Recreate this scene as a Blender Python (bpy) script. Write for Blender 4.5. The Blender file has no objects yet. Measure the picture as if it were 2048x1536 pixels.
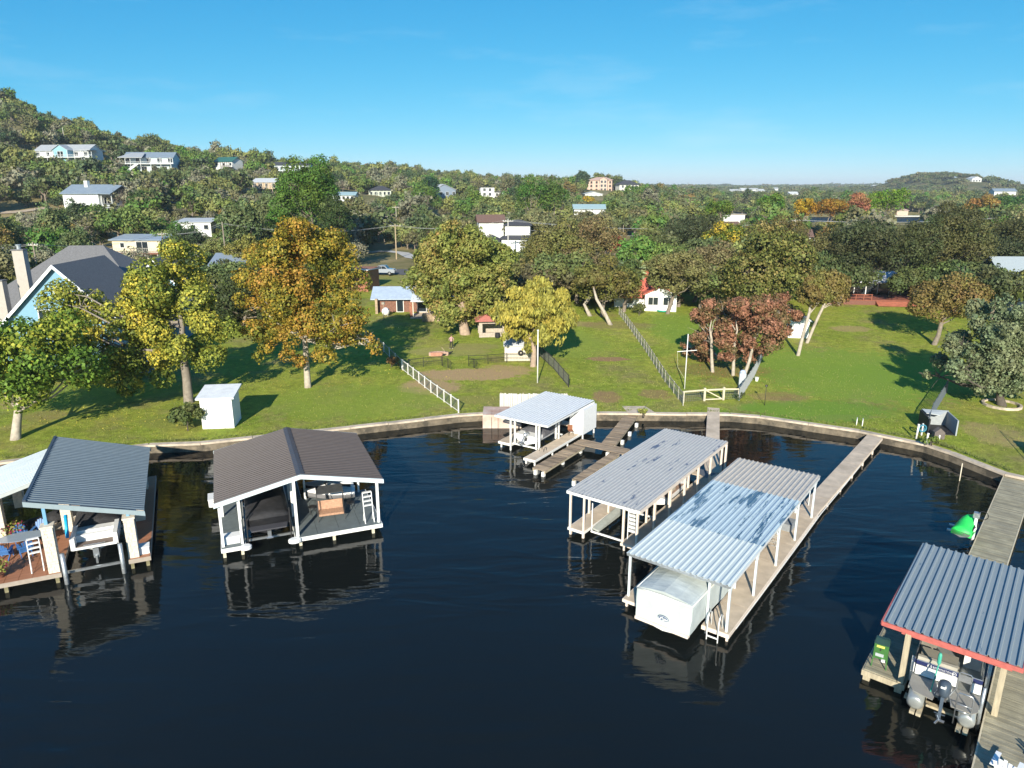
import bpy, bmesh, math, random
import numpy as np
from mathutils import Vector, Matrix, noise as mn
rad=math.radians
S=bpy.context.scene
COL=S.collection
random.seed(7); RNG=np.random.default_rng(7)

# ---------------------------------------------------------------- camera, sky, sun, exposure
FPX=1421.; PITCH=math.atan(393/FPX); CAMH=20.
cam=bpy.data.cameras.new('camera'); camo=bpy.data.objects.new('camera',cam); COL.objects.link(camo)
cam.sensor_width=36.; cam.lens=36.*FPX/2048.; cam.clip_start=.5; cam.clip_end=30000.
camo.location=(0,0,CAMH); camo.rotation_euler=(math.pi/2-PITCH,0,0)
S.camera=camo
SUN_EL=rad(23.5); SUN_AZ=rad(180+7.5)      # compass style: clockwise from +Y
w=bpy.data.worlds.new('World'); S.world=w; w.use_nodes=True
nt=w.node_tree; nt.nodes.clear()
sky=nt.nodes.new('ShaderNodeTexSky'); sky.sky_type='NISHITA'; sky.sun_disc=False
sky.sun_elevation=SUN_EL; sky.sun_rotation=SUN_AZ
sky.altitude=0.; sky.air_density=0.6; sky.dust_density=0.1; sky.ozone_density=1.5
# one even colour grade over the whole sky (phone-camera cyan): a power curve per channel
spc=nt.nodes.new('ShaderNodeSeparateColor'); nt.links.new(sky.outputs[0],spc.inputs[0])
def skm(op,a,b):
    q=nt.nodes.new('ShaderNodeMath'); q.operation=op
    for i,x in ((0,a),(1,b)):
        if isinstance(x,(int,float)): q.inputs[i].default_value=x
        else: nt.links.new(x,q.inputs[i])
    return q.outputs[0]
kg=skm('MULTIPLY',skm('POWER',spc.outputs[1],.68),1.43); kb=skm('MULTIPLY',skm('POWER',spc.outputs[2],.42),3.0)
kr=skm('MINIMUM',skm('ADD',skm('MULTIPLY',skm('POWER',spc.outputs[0],1.85),.080),skm('MULTIPLY',kg,.05)),kg)
cmb=nt.nodes.new('ShaderNodeCombineColor'); nt.links.new(kr,cmb.inputs[0]); nt.links.new(kg,cmb.inputs[1]); nt.links.new(kb,cmb.inputs[2])
bgn=nt.nodes.new('ShaderNodeBackground'); bgn.inputs['Strength'].default_value=.081
ow=nt.nodes.new('ShaderNodeOutputWorld')
# a few faint high wisps
wtc=nt.nodes.new('ShaderNodeTexCoord'); wmp=nt.nodes.new('ShaderNodeMapping'); wmp.inputs['Scale'].default_value=(1.6,1.6,9.); wmp.inputs['Rotation'].default_value=(.1,.06,.3); nt.links.new(wtc.outputs['Generated'],wmp.inputs[0])
wno=nt.nodes.new('ShaderNodeTexNoise'); wno.inputs['Scale'].default_value=2.1; wno.inputs['Detail'].default_value=7; wno.inputs['Roughness'].default_value=.62; nt.links.new(wmp.outputs[0],wno.inputs['Vector'])
wra=nt.nodes.new('ShaderNodeMapRange'); wra.inputs['From Min'].default_value=.54; wra.inputs['From Max'].default_value=.80; wra.inputs['To Max'].default_value=.2; nt.links.new(wno.outputs[0],wra.inputs[0])
wmx=nt.nodes.new('ShaderNodeMixRGB'); nt.links.new(wra.outputs[0],wmx.inputs[0]); nt.links.new(cmb.outputs[0],wmx.inputs[1]); wmx.inputs[2].default_value=(6.2,7.6,8.2,1)
nt.links.new(wmx.outputs[0],bgn.inputs[0]); nt.links.new(bgn.outputs[0],ow.inputs[0])
sl=bpy.data.lights.new('sun','SUN'); sl.energy=5.0; sl.angle=rad(.53); sl.color=(1.,.92,.77)
so=bpy.data.objects.new('sun',sl); COL.objects.link(so)
sdir=Vector((math.sin(SUN_AZ)*math.cos(SUN_EL),math.cos(SUN_AZ)*math.cos(SUN_EL),math.sin(SUN_EL)))  # towards the sun
so.rotation_euler=sdir.to_track_quat('Z','Y').to_euler(); so.location=(0,-40,60)
S.view_settings.view_transform='Standard'; S.view_settings.look='None'
S.view_settings.gamma=1.; S.view_settings.use_curve_mapping=False; S.view_settings.exposure=.70
S.render.engine='CYCLES'
try:
    S.cycles.max_bounces=6; S.cycles.diffuse_bounces=2; S.cycles.glossy_bounces=3; S.cycles.transmission_bounces=4
    S.cycles.volume_bounces=0; S.cycles.sample_clamp_indirect=6.; S.cycles.use_denoising=True
except Exception: pass

# ---------------------------------------------------------------- small helpers
def ray(u,v):
    c,s=math.cos(PITCH),math.sin(PITCH); a=(u-1024)/FPX; b=(768-v)/FPX
    return np.array([a,c+b*s,-s+b*c])
def G(u,v,z=0.):
    r=ray(u,v); t=(z-CAMH)/r[2]; return Vector((r[0]*t,r[1]*t,z))
def px(x,y,z):
    c,s=math.cos(PITCH),math.sin(PITCH); dz=z-CAMH
    fw=y*c-dz*s; up=y*s+dz*c
    return 1024+FPX*x/fw, 768-FPX*up/fw
def atY(u,y): return (u-1024)/1474.*y
MATS={}
def M(name,col,rough=.6,var=.12,scale=4.,bump=0.,bscale=25.,metal=0.,spec=.5,col2=None,c2=(.45,.6),stretch=(1,1,1),world=False,detail=4,coat=0.,rnd=0.):
    if name in MATS: return MATS[name]
    m=bpy.data.materials.new(name); m.use_nodes=True; n=m.node_tree; N=n.nodes; L=n.links
    b=N['Principled BSDF']; b.inputs['Roughness'].default_value=rough; b.inputs['Metallic'].default_value=metal
    b.inputs['Specular IOR Level'].default_value=spec; b.inputs['Coat Weight'].default_value=coat
    if world: src=N.new('ShaderNodeNewGeometry').outputs['Position']
    else: src=N.new('ShaderNodeTexCoord').outputs['Object']
    mp=N.new('ShaderNodeMapping'); mp.inputs['Scale'].default_value=stretch; L.new(src,mp.inputs[0])
    nz=N.new('ShaderNodeTexNoise'); nz.inputs['Scale'].default_value=scale; nz.inputs['Detail'].default_value=detail; L.new(mp.outputs[0],nz.inputs['Vector'])
    r=N.new('ShaderNodeValToRGB'); r.color_ramp.elements[0].position=.3; r.color_ramp.elements[1].position=.7
    r.color_ramp.elements[0].color=tuple(c*(1-var) for c in col)+(1,); r.color_ramp.elements[1].color=tuple(min(1,c*(1+var)) for c in col)+(1,)
    L.new(nz.outputs[0],r.inputs[0]); out=r.outputs[0]
    if col2:
        n2=N.new('ShaderNodeTexNoise'); n2.inputs['Scale'].default_value=scale*.35; n2.inputs['Detail'].default_value=5; n2.inputs['Roughness'].default_value=.65; L.new(mp.outputs[0],n2.inputs['Vector'])
        r2=N.new('ShaderNodeValToRGB'); r2.color_ramp.elements[0].position=c2[0]; r2.color_ramp.elements[1].position=c2[1]; L.new(n2.outputs[0],r2.inputs[0])
        mx=N.new('ShaderNodeMixRGB'); L.new(r2.outputs[0],mx.inputs[0]); L.new(out,mx.inputs[1]); mx.inputs[2].default_value=col2+(1,); out=mx.outputs[0]
    if rnd:   # board to board difference
        oi=N.new('ShaderNodeObjectInfo'); mr=N.new('ShaderNodeMapRange'); mr.inputs['To Min'].default_value=1-rnd; mr.inputs['To Max'].default_value=1+rnd*.8; L.new(oi.outputs['Random'],mr.inputs[0])
        hv=N.new('ShaderNodeHueSaturation'); L.new(out,hv.inputs['Color']); L.new(mr.outputs[0],hv.inputs['Value']); out=hv.outputs[0]
    L.new(out,b.inputs['Base Color'])
    if bump:
        n3=N.new('ShaderNodeTexNoise'); n3.inputs['Scale'].default_value=bscale; n3.inputs['Detail'].default_value=3; L.new(mp.outputs[0],n3.inputs['Vector'])
        bp=N.new('ShaderNodeBump'); bp.inputs['Strength'].default_value=bump; bp.inputs['Distance'].default_value=.02; L.new(n3.outputs[0],bp.inputs['Height']); L.new(bp.outputs[0],b.inputs['Normal'])
    MATS[name]=m; return m

class MB:
    def __init__(s): s.v=[]; s.f=[]; s.m=[]; s.cm=0
    def add(s,vs,fs):
        o=len(s.v); s.v+=[tuple(p) for p in vs]
        for f in fs: s.f.append(tuple(o+i for i in f)); s.m.append(s.cm)
        return s
    def box(s,x0,x1,y0,y1,z0,z1):
        return s.add([(x0,y0,z0),(x1,y0,z0),(x1,y1,z0),(x0,y1,z0),(x0,y0,z1),(x1,y0,z1),(x1,y1,z1),(x0,y1,z1)],
                     [(0,3,2,1),(4,5,6,7),(0,1,5,4),(1,2,6,5),(2,3,7,6),(3,0,4,7)])
    def cbox(s,c,d): return s.box(c[0]-d[0]/2,c[0]+d[0]/2,c[1]-d[1]/2,c[1]+d[1]/2,c[2]-d[2]/2,c[2]+d[2]/2)
    def beam(s,p,q,w,h=None,up=(0,0,1)):
        h=h or w; p=Vector(p); q=Vector(q); d=(q-p)
        if d.length<1e-6: return s
        d.normalize(); u=Vector(up)
        if abs(d.dot(u))>.97: u=Vector((1,0,0))
        a=d.cross(u).normalized()*(w/2); b=a.cross(d).normalized()*(h/2)
        vs=[p-a-b,p+a-b,p+a+b,p-a+b,q-a-b,q+a-b,q+a+b,q-a+b]
        return s.add(vs,[(0,1,2,3),(7,6,5,4),(0,4,5,1),(1,5,6,2),(2,6,7,3),(3,7,4,0)])
    def tube(s,pts,rs,n=6,cap=True):
        pts=[Vector(p) for p in pts]
        if not hasattr(rs,'__len__'): rs=[rs]*len(pts)
        rings=[]; vs=[]; fs=[]
        ref=Vector((.3,.9,.2)).normalized()
        for i,p in enumerate(pts):
            d=(pts[min(i+1,len(pts)-1)]-pts[max(i-1,0)]).normalized()
            if abs(d.dot(ref))>.95: rr=Vector((1,0,0))
            else: rr=ref
            a=d.cross(rr).normalized(); b=d.cross(a)
            for k in range(n):
                t=2*math.pi*k/n; vs.append(p+(a*math.cos(t)+b*math.sin(t))*rs[i])
        for i in range(len(pts)-1):
            for k in range(n):
                k2=(k+1)%n; fs.append((i*n+k,i*n+k2,(i+1)*n+k2,(i+1)*n+k))
        if cap: fs.append(tuple(range(n-1,-1,-1))); fs.append(tuple((len(pts)-1)*n+k for k in range(n)))
        return s.add(vs,fs)
    def poly(s,pts): return s.add(pts,[tuple(range(len(pts)))])
    def prism(s,pts,z0,z1):
        n=len(pts); vs=[(x,y,z0) for x,y in pts]+[(x,y,z1) for x,y in pts]
        fs=[tuple(range(n-1,-1,-1)),tuple(range(n,2*n))]+[(i,(i+1)%n,n+(i+1)%n,n+i) for i in range(n)]
        return s.add(vs,fs)
    def slab(s,a,b,c,d,t):
        """plate: four top corners (ccw from above) and a thickness straight down"""
        P=[Vector(p) for p in (a,b,c,d)]; Q=[p-Vector((0,0,t)) for p in P]
        return s.add(P+Q,[(0,1,2,3),(7,6,5,4),(0,4,5,1),(1,5,6,2),(2,6,7,3),(3,7,4,0)])
    def lathe(s,c,prof,n=12,sx=1.,sy=1.):
        vs=[];fs=[]
        for r,z in prof:
            for k in range(n): t=2*math.pi*k/n; vs.append((c[0]+r*math.cos(t)*sx,c[1]+r*math.sin(t)*sy,c[2]+z))
        for i in range(len(prof)-1):
            for k in range(n): k2=(k+1)%n; fs.append((i*n+k,i*n+k2,(i+1)*n+k2,(i+1)*n+k))
        fs.append(tuple(range(n-1,-1,-1))); fs.append(tuple((len(prof)-1)*n+k for k in range(n)))
        return s.add(vs,fs)
    def torus(s,c,R,r,axis='y',n=16,k=6):
        vs=[];fs=[]
        for i in range(n):
            a=2*math.pi*i/n
            for j in range(k):
                b=2*math.pi*j/k; x=(R+r*math.cos(b))*math.cos(a); y=(R+r*math.cos(b))*math.sin(a); z=r*math.sin(b)
                vs.append({'z':(c[0]+x,c[1]+y,c[2]+z),'y':(c[0]+x,c[1]+z,c[2]+y),'x':(c[0]+z,c[1]+x,c[2]+y)}[axis])
        for i in range(n):
            for j in range(k): fs.append((i*k+j,((i+1)%n)*k+j,((i+1)%n)*k+(j+1)%k,i*k+(j+1)%k))
        return s.add(vs,fs)
    def mesh(s,name,mat,smooth=False):
        me=bpy.data.meshes.new(name); me.from_pydata(s.v,[],s.f)
        for mm in (mat if isinstance(mat,(list,tuple)) else [mat]): me.materials.append(mm)
        if any(s.m): me.polygons.foreach_set('material_index',s.m)
        bm=bmesh.new(); bm.from_mesh(me); bmesh.ops.recalc_face_normals(bm,faces=bm.faces); bm.to_mesh(me); bm.free()
        if smooth: me.polygons.foreach_set('use_smooth',[True]*len(me.polygons))
        me.update(); return me
    def obj(s,name,mat,parent=None,smooth=False,**k):
        return put(s.mesh(name,mat,smooth),name,parent,**k)
def put(me,name,parent=None,loc=None,rz=None,mat4=None,scale=None):
    o=bpy.data.objects.new(name,me); COL.objects.link(o)
    if parent is not None: o.parent=parent
    if mat4 is not None: o.matrix_local=mat4
    else:
        if loc is not None: o.location=loc
        if rz is not None: o.rotation_euler=(0,0,rz)
        if scale is not None: o.scale=scale
    return o
def tag(o,label,cat,group=None):
    o['label']=label; o['category']=cat
    if group: o['group']=group
    return o
def thing(name,label,cat,loc=(0,0,0),rz=0.,group=None):
    o=bpy.data.objects.new(name,None); COL.objects.link(o); o.empty_display_size=.2
    o.location=loc; o.rotation_euler=(0,0,rz); return tag(o,label,cat,group)
def kind(o,k): o['kind']=k; return o
def box(name,b,mat,parent=None): return MB().box(*b).obj(name,mat,parent)
def kids(o): return [c for c in bpy.data.objects if c.parent is o]
def dup(root,loc,rz,label,group=None,scale=None):
    """copy of a thing with copies of its parts and their sub-parts"""
    r=root.copy(); COL.objects.link(r); r.location=loc; r.rotation_euler=(0,0,rz); r['label']=label
    if group: r['group']=group
    if scale: r.scale=scale
    for ch in root.children:
        c=ch.copy(); COL.objects.link(c); c.parent=r; c.matrix_parent_inverse=ch.matrix_parent_inverse
        for g in ch.children:
            d=g.copy(); COL.objects.link(d); d.parent=c
    return r
def frameM(o,e,d):
    """local matrix: x along e, y along d, origin o"""
    e=Vector(e).normalized(); d=Vector(d).normalized(); n=e.cross(d).normalized()
    m=Matrix((e,d,n)).transposed().to_4x4(); m.translation=Vector(o); return m

# ---------------------------------------------------------------- ground heights
UC=np.array([-600,0,150,300,450,600,750,900,1050,1200,1350,1500,1650,1870,2050,2700.]); KC=(UC-1024)/1474.
RR=np.array([0,40,60,85,110,150,200,250,320,400,470,600,800,1100,1600,3000,9000.])
HT=np.array([
 [.7,.7,1.2,1.8,3,6,11,19,36,60,75,85,70,45,30,22,20],
 [.7,.7,1.0,1.6,3,6,10,17,33,57,70,72,52,30,22,22,20],
 [.7,.7,.9,1.5,3,6,10.5,17,30,44,52,50,38,27,22,22,20],
 [.7,.7,.8,1.4,2.6,5,9,14,24,34,39,38,33,26,22,22,20],
 [.7,.7,.75,1.4,2.6,4.5,7,11,19,28,33,32,30,26,22,22,20],
 [.7,.7,.75,1.4,2.6,4,5.5,8.5,15,22,27,29,30,26,22,22,20],
 [.7,.7,.75,1.4,2.6,4,5,7,11,17,22,28,31,27,22,22,20],
 [.7,.7,.75,1.4,2.6,4,4.6,6,8,12,15,20,27,29,23,22,20],
 [.7,.7,.75,1.4,2.6,3.5,4.2,5,6.5,9,11,16,20,22,22,21,20],
 [.7,.7,.75,1.4,2.6,3.3,3.6,4,5.5,9,13,20,17,15,16,20,20],
 [.7,.7,.75,1.4,2.5,3,3,3.2,3.5,4,4,7,8,10,13,18,20],
 [.7,.7,.75,1.4,2.5,3,3,2.8,2.0,1.0,1.6,4,5,7,10,16,20],
 [.7,.7,.8,1.5,2.5,3,3,2.8,2.0,1.0,1.6,4,5,7,10,16,20],
 [.7,.7,.9,1.6,2.6,3,3,2.8,2.0,1.0,1.6,4,5,8,12,17,20],
 [.7,.8,1.0,1.7,2.6,3,3,2.8,2.0,1.0,1.6,4,6,9,12,17,20],
 [.7,.8,1.0,1.7,2.6,3,3,2.8,2.0,1.0,1.6,4,6,9,12,17,20.]])
SHORE=[(-140,20),(-80,32),(-60,40),(-37.3,48.3),(-28.3,52.0),(-24.4,52.4),(-13.5,56.2),(-4.6,59.55),(-1.1,60.3),(7.8,60.1),(19.3,59.8),(21.7,59.1),(28.6,55.3),(32.2,52.2),(33.1,50.4),(34.5,46.2),(38,43),(60,34),(120,10)]
SK=np.array([x/y for x,y in SHORE]); SY=np.array([y for x,y in SHORE])
def hgt(x,y,rough=True):
    x=np.asarray(x,float); y=np.asarray(y,float); yy=np.maximum(y,1.)
    k=np.clip(x/yy,KC[0],KC[-1]); ui=np.clip(np.searchsorted(KC,k)-1,0,len(KC)-2); ri=np.clip(np.searchsorted(RR,yy)-1,0,len(RR)-2)
    a=(k-KC[ui])/(KC[ui+1]-KC[ui]); b=np.clip((yy-RR[ri])/(RR[ri+1]-RR[ri]),0,1); a=a*a*(3-2*a)
    h=(HT[ui,ri]*(1-a)+HT[ui+1,ri]*a)*(1-b)+(HT[ui,ri+1]*(1-a)+HT[ui+1,ri+1]*a)*b
    # lake arm on the right, far off
    la=1/(1+np.exp(-(k-.25)/.02)); lb=1/(1+np.exp(-(yy-432)/4.))*1/(1+np.exp((yy-512)/4.))
    h=h*(1-la*lb)-2.5*la*lb
    # hill behind the lake arm
    X=x-(1878-1024)/1474.*1250
    h=h+33*np.exp(-(X/np.where(X<0,52,72.))**2/1.6-((y-1260)/170.)**2)
    if rough:
        f=np.clip((yy-125)/80.,0,1)
        h=h+f*np.where((k>.25)&(yy<520),.25,1.)*(1.1*np.sin(x*.035+y*.021)*np.sin(y*.03-x*.011)+.7*np.sin(x*.083+1.3)*np.sin(y*.071+.4))*(1-la*lb)
        ff=np.clip((yy-900)/2000.,0,1); h=h+ff*(5*np.sin(x*.0031+y*.0012)*np.sin(y*.0023+x*.0007)+3*np.sin(x*.0093+y*.002))
    return h
def hz(x,y): return float(hgt(x,y))
def T(u,v):
    """point on the terrain seen at photo pixel (u,v)"""
    r=ray(u,v); t=15.; last=None
    while t<9000:
        p=r*t; z=CAMH+p[2]
        if z<hz(p[0],p[1]): break
        t*=1.004
    return Vector((p[0],p[1],hz(p[0],p[1])))
def onY(u,y): x=atY(u,y); return Vector((x,y,hz(x,y)))

def ground_material():
    m=bpy.data.materials.new('grass_ground'); m.use_nodes=True; n=m.node_tree; N=n.nodes; L=n.links; b=N['Principled BSDF']
    b.inputs['Roughness'].default_value=.9; b.inputs['Specular IOR Level'].default_value=.15
    pos=N.new('ShaderNodeNewGeometry').outputs['Position']
    def noi(sc,det=4,ro=.55,vec=None):
        q=N.new('ShaderNodeTexNoise'); q.inputs['Scale'].default_value=sc; q.inputs['Detail'].default_value=det; q.inputs['Roughness'].default_value=ro; L.new(vec or pos,q.inputs['Vector']); return q.outputs[0]
    def rmp(x,*st):
        q=N.new('ShaderNodeValToRGB'); e=q.color_ramp.elements
        while len(e)<len(st): e.new(.5)
        for i,(p,c) in enumerate(st): e[i].position=p; e[i].color=(c+(1,)) if hasattr(c,'__len__') else (c,c,c,1)
        L.new(x,q.inputs[0]); return q.outputs[0]
    def mix(f,a,bb):
        q=N.new('ShaderNodeMixRGB'); 
        if isinstance(f,float): q.inputs[0].default_value=f
        else: L.new(f,q.inputs[0])
        for i,x in ((1,a),(2,bb)):
            if hasattr(x,'is_linked') or not hasattr(x,'__len__'): L.new(x,q.inputs[i])
            else: q.inputs[i].default_value=tuple(x)+(1,)
        return q.outputs[0]
    def mth(op,a,bb):
        q=N.new('ShaderNodeMath'); q.operation=op; q.use_clamp=(op!='SUBTRACT')
        for i,x in ((0,a),(1,bb)):
            if isinstance(x,(int,float)): q.inputs[i].default_value=x
            else: L.new(x,q.inputs[i])
        return q.outputs[0]
    green=rmp(noi(.16,7,.72),(.3,(.175,.245,.026)),(.5,(.255,.30,.038)),(.72,(.35,.33,.062)))
    tan=rmp(noi(.55,4),(.4,(.21,.20,.06)),(.7,(.31,.24,.11)))
    pat=rmp(noi(.20,5,.65),(.50,0.),(.64,1.))
    c=mix(mth('MULTIPLY',pat,.75),green,tan)
    fine=rmp(noi(1.4,8,.8),(.3,.52),(.7,1.42))
    mul=N.new('ShaderNodeMixRGB'); mul.blend_type='MULTIPLY'; mul.inputs[0].default_value=1.; L.new(c,mul.inputs[1]); L.new(fine,mul.inputs[2]); c=mul.outputs[0]
    grit=rmp(noi(9.,3,.7),(.3,.72),(.7,1.28))
    mu2=N.new('ShaderNodeMixRGB'); mu2.blend_type='MULTIPLY'; mu2.inputs[0].default_value=1.; L.new(c,mu2.inputs[1]); L.new(grit,mu2.inputs[2]); c=mu2.outputs[0]
    # worn patches with a place of their own: (x,y,rx,ry,colour)
    pn=noi(.9,7,.8)
    for (u,v,z,rx,ry,col,k) in PATCH:
        p=G(u,v,z)
        vs=N.new('ShaderNodeVectorMath'); vs.operation='SUBTRACT'; L.new(pos,vs.inputs[0]); vs.inputs[1].default_value=(p.x,p.y,0)
        vm=N.new('ShaderNodeVectorMath'); vm.operation='MULTIPLY'; L.new(vs.outputs[0],vm.inputs[0]); vm.inputs[1].default_value=(1/rx,1/ry,0)
        ln=N.new('ShaderNodeVectorMath'); ln.operation='LENGTH'; L.new(vm.outputs[0],ln.inputs[0])
        d=mth('SUBTRACT',1.35,ln.outputs['Value']); d=mth('MULTIPLY',d,pn); d=rmp(d,(.27,0.),(.36,1.)); d=mth('MULTIPLY',d,k)
        c=mix(d,c,mix(grit,tuple(x*.75 for x in col),tuple(x*1.15 for x in col)))
    # wild ground behind the gardens
    sx=N.new('ShaderNodeSeparateXYZ'); L.new(pos,sx.inputs[0])
    wy=N.new('ShaderNodeMapRange'); wy.inputs['From Min'].default_value=118; wy.inputs['From Max'].default_value=150; L.new(sx.outputs[1],wy.inputs[0])
    wild=rmp(noi(.05,6,.65),(.35,(.10,.115,.035)),(.5,(.20,.175,.075)),(.66,(.34,.27,.14)))
    c=mix(wy.outputs[0],c,wild)
    far=N.new('ShaderNodeMapRange'); far.inputs['From Min'].default_value=600; far.inputs['From Max'].default_value=1500; L.new(sx.outputs[1],far.inputs[0])
    wood=rmp(noi(.012,6,.7),(.35,(.030,.048,.018)),(.6,(.06,.068,.03)),(.75,(.12,.10,.055)))
    c=mix(far.outputs[0],c,wood)
    L.new(c,b.inputs['Base Color'])
    bp=N.new('ShaderNodeBump'); bp.inputs['Strength'].default_value=.8; bp.inputs['Distance'].default_value=.10; L.new(noi(6.,4,.8),bp.inputs['Height']); L.new(bp.outputs[0],b.inputs['Normal'])
    return m
TANC=(.36,.25,.13); RUST=(.27,.15,.09)
PATCH=[(935,752,.9,7.5,3.0,TANC,1.),(860,775,.9,4.2,3.4,TANC,.9),(1010,745,.9,4,3,TANC,.8),(900,705,1.2,7,3,(.28,.25,.09),.6),(1030,790,.8,2.,3.,(.24,.22,.06),.7),(960,800,.8,4,2,(.22,.2,.06),.7),(1215,722,1.,3.4,1.3,RUST,.85),(1215,795,.8,2.0,2.6,RUST,.7),
 (1310,790,.8,2.2,2.2,RUST,.6),(1150,650,1.8,5.,2.,TANC,.5),(1560,795,.8,4.,2.0,RUST,.5),(1700,660,1.7,3.6,2.5,TANC,.6),(1680,835,.8,5.,.9,RUST,.7),(55,800,1.,2.4,3.5,TANC,.6),(90,830,1.,2.6,2.,(.24,.2,.07),.6),
 (1700,745,1.2,15,15,(.17,.265,.032),.8),(1620,820,.9,10,4,(.13,.24,.028),.8),(1850,760,1.1,12,9,(.16,.255,.03),.6),(1390,660,1.8,8,14,(.16,.25,.03),.7),(700,800,.9,12,7,(.19,.26,.035),.6),(180,790,.9,10,5,(.16,.25,.03),.5),(1130,690,1.3,7,9,(.2,.26,.04),.6),(1440,740,1.1,7.,4.,(.20,.17,.05),.7),(1990,870,.9,3.,4.,TANC,.5),(940,690,1.6,5.,2.2,(.25,.22,.08),.7),(1230,650,1.9,7,3,(.2,.15,.07),.6),(350,840,.9,4,3,(.2,.2,.05),.5)]
def build_terrain():
    ks=np.unique(np.concatenate([np.linspace(SK[0],SK[-1],330),SK]))
    ys=np.interp(ks,SK,SY)
    t=np.concatenate([[0],np.cumsum(1.032**np.arange(150))]); t=t/t[-1]
    rows=[]
    YY=ys[None,:]+(9000-ys[None,:])*t[:,None]; XX=YY*ks[None,:]
    ZZ=hgt(XX,YY); ZZ[0]=.66
    nr,nc=YY.shape; V=np.stack([XX,YY,ZZ],-1).reshape(-1,3)
    i=np.arange(nr-1)[:,None]*nc+np.arange(nc-1)[None,:]; F=np.stack([i,i+1,i+nc+1,i+nc],-1).reshape(-1,4)
    me=bpy.data.meshes.new('ground'); npmesh(me,V,F); me.materials.append(ground_material())
    me.polygons.foreach_set('use_smooth',np.ones(len(F),bool))
    kind(put(me,'ground'),'structure')
def npmesh(me,V,F):
    n=len(F); k=F.shape[1]
    me.vertices.add(len(V)); me.vertices.foreach_set('co',np.ascontiguousarray(V,np.float32).ravel())
    me.loops.add(n*k); me.loops.foreach_set('vertex_index',np.ascontiguousarray(F,np.int32).ravel())
    me.polygons.add(n); me.polygons.foreach_set('loop_start',np.arange(0,n*k,k,dtype=np.int32))
    me.update(calc_edges=True)
build_terrain()
# ---- lake
def water_material():
    m=bpy.data.materials.new('lake_water'); m.use_nodes=True; n=m.node_tree; N=n.nodes; L=n.links; b=N['Principled BSDF']
    b.inputs['Base Color'].default_value=(.0064,.0085,.0080,1); b.inputs['Roughness'].default_value=.035; b.inputs['IOR'].default_value=1.333
    pos=N.new('ShaderNodeNewGeometry').outputs['Position']
    mp=N.new('ShaderNodeMapping'); mp.inputs['Rotation'].default_value=(0,0,rad(-22)); mp.inputs['Scale'].default_value=(.30,1.,1.); L.new(pos,mp.inputs[0])
    a=N.new('ShaderNodeTexNoise'); a.inputs['Scale'].default_value=.75; a.inputs['Detail'].default_value=2.5; a.inputs['Roughness'].default_value=.5; a.inputs['Distortion'].default_value=.5; L.new(mp.outputs[0],a.inputs['Vector'])
    c=N.new('ShaderNodeTexNoise'); c.inputs['Scale'].default_value=4.2; c.inputs['Detail'].default_value=3.; L.new(mp.outputs[0],c.inputs['Vector'])
    # calmer inside the bay, behind the docks
    sx=N.new('ShaderNodeSeparateXYZ'); L.new(pos,sx.inputs[0])
    mr=N.new('ShaderNodeMapRange'); mr.inputs['From Min'].default_value=34; mr.inputs['From Max'].default_value=50; mr.inputs['To Min'].default_value=1.; mr.inputs['To Max'].default_value=.42; L.new(sx.outputs[1],mr.inputs[0])
    wn=N.new('ShaderNodeTexNoise'); wn.inputs['Scale'].default_value=.07; wn.inputs['Detail'].default_value=2.; L.new(mp.outputs[0],wn.inputs['Vector'])
    wr=N.new('ShaderNodeMapRange'); wr.inputs['From Min'].default_value=.35; wr.inputs['From Max'].default_value=.65; wr.inputs['To Min'].default_value=.45; wr.inputs['To Max'].default_value=1.8; L.new(wn.outputs[0],wr.inputs[0])
    wm_=N.new('ShaderNodeMath'); wm_.operation='MULTIPLY'; L.new(mr.outputs[0],wm_.inputs[0]); L.new(wr.outputs[0],wm_.inputs[1])
    b1=N.new('ShaderNodeBump'); b1.inputs['Distance'].default_value=.081; L.new(wm_.outputs[0],b1.inputs['Strength']); L.new(a.outputs[0],b1.inputs['Height'])
    b2=N.new('ShaderNodeBump'); b2.inputs['Distance'].default_value=.009; L.new(mr.outputs[0],b2.inputs['Strength']); L.new(c.outputs[0],b2.inputs['Height']); L.new(b1.outputs[0],b2.inputs['Normal'])
    L.new(b2.outputs[0],b.inputs['Normal'])
    fr=N.new('ShaderNodeMapRange'); fr.inputs['From Min'].default_value=120; fr.inputs['From Max'].default_value=400; fr.inputs['To Min'].default_value=.035; fr.inputs['To Max'].default_value=.5; L.new(sx.outputs[1],fr.inputs[0]); L.new(fr.outputs[0],b.inputs['Roughness'])
    f2=N.new('ShaderNodeMapRange'); f2.inputs['From Min'].default_value=120; f2.inputs['From Max'].default_value=400; f2.inputs['To Min'].default_value=.009; f2.inputs['To Max'].default_value=.6; L.new(sx.outputs[1],f2.inputs[0]); L.new(f2.outputs[0],b2.inputs['Distance'])
    return m
wm=MB(); wm.poly([(-9000,-300,0),(9000,-300,0),(9000,9500,0),(-9000,9500,0)])
kind(wm.obj('lake_water',water_material()),'structure')
# ---- sea wall: a cast cap in lengths on a wall face
conc=M('seawall_concrete',(.55,.46,.36),.85,.18,2.,.5,14,col2=(.28,.25,.20),c2=(.5,.72),world=True)
stone=M('seawall_stone',(.17,.14,.10),.8,.3,2.5,.8,6,col2=(.07,.06,.045),world=True)
wall=thing('seawall','low concrete seawall edging the lawns along the water','wall',(0,0,0))
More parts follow.
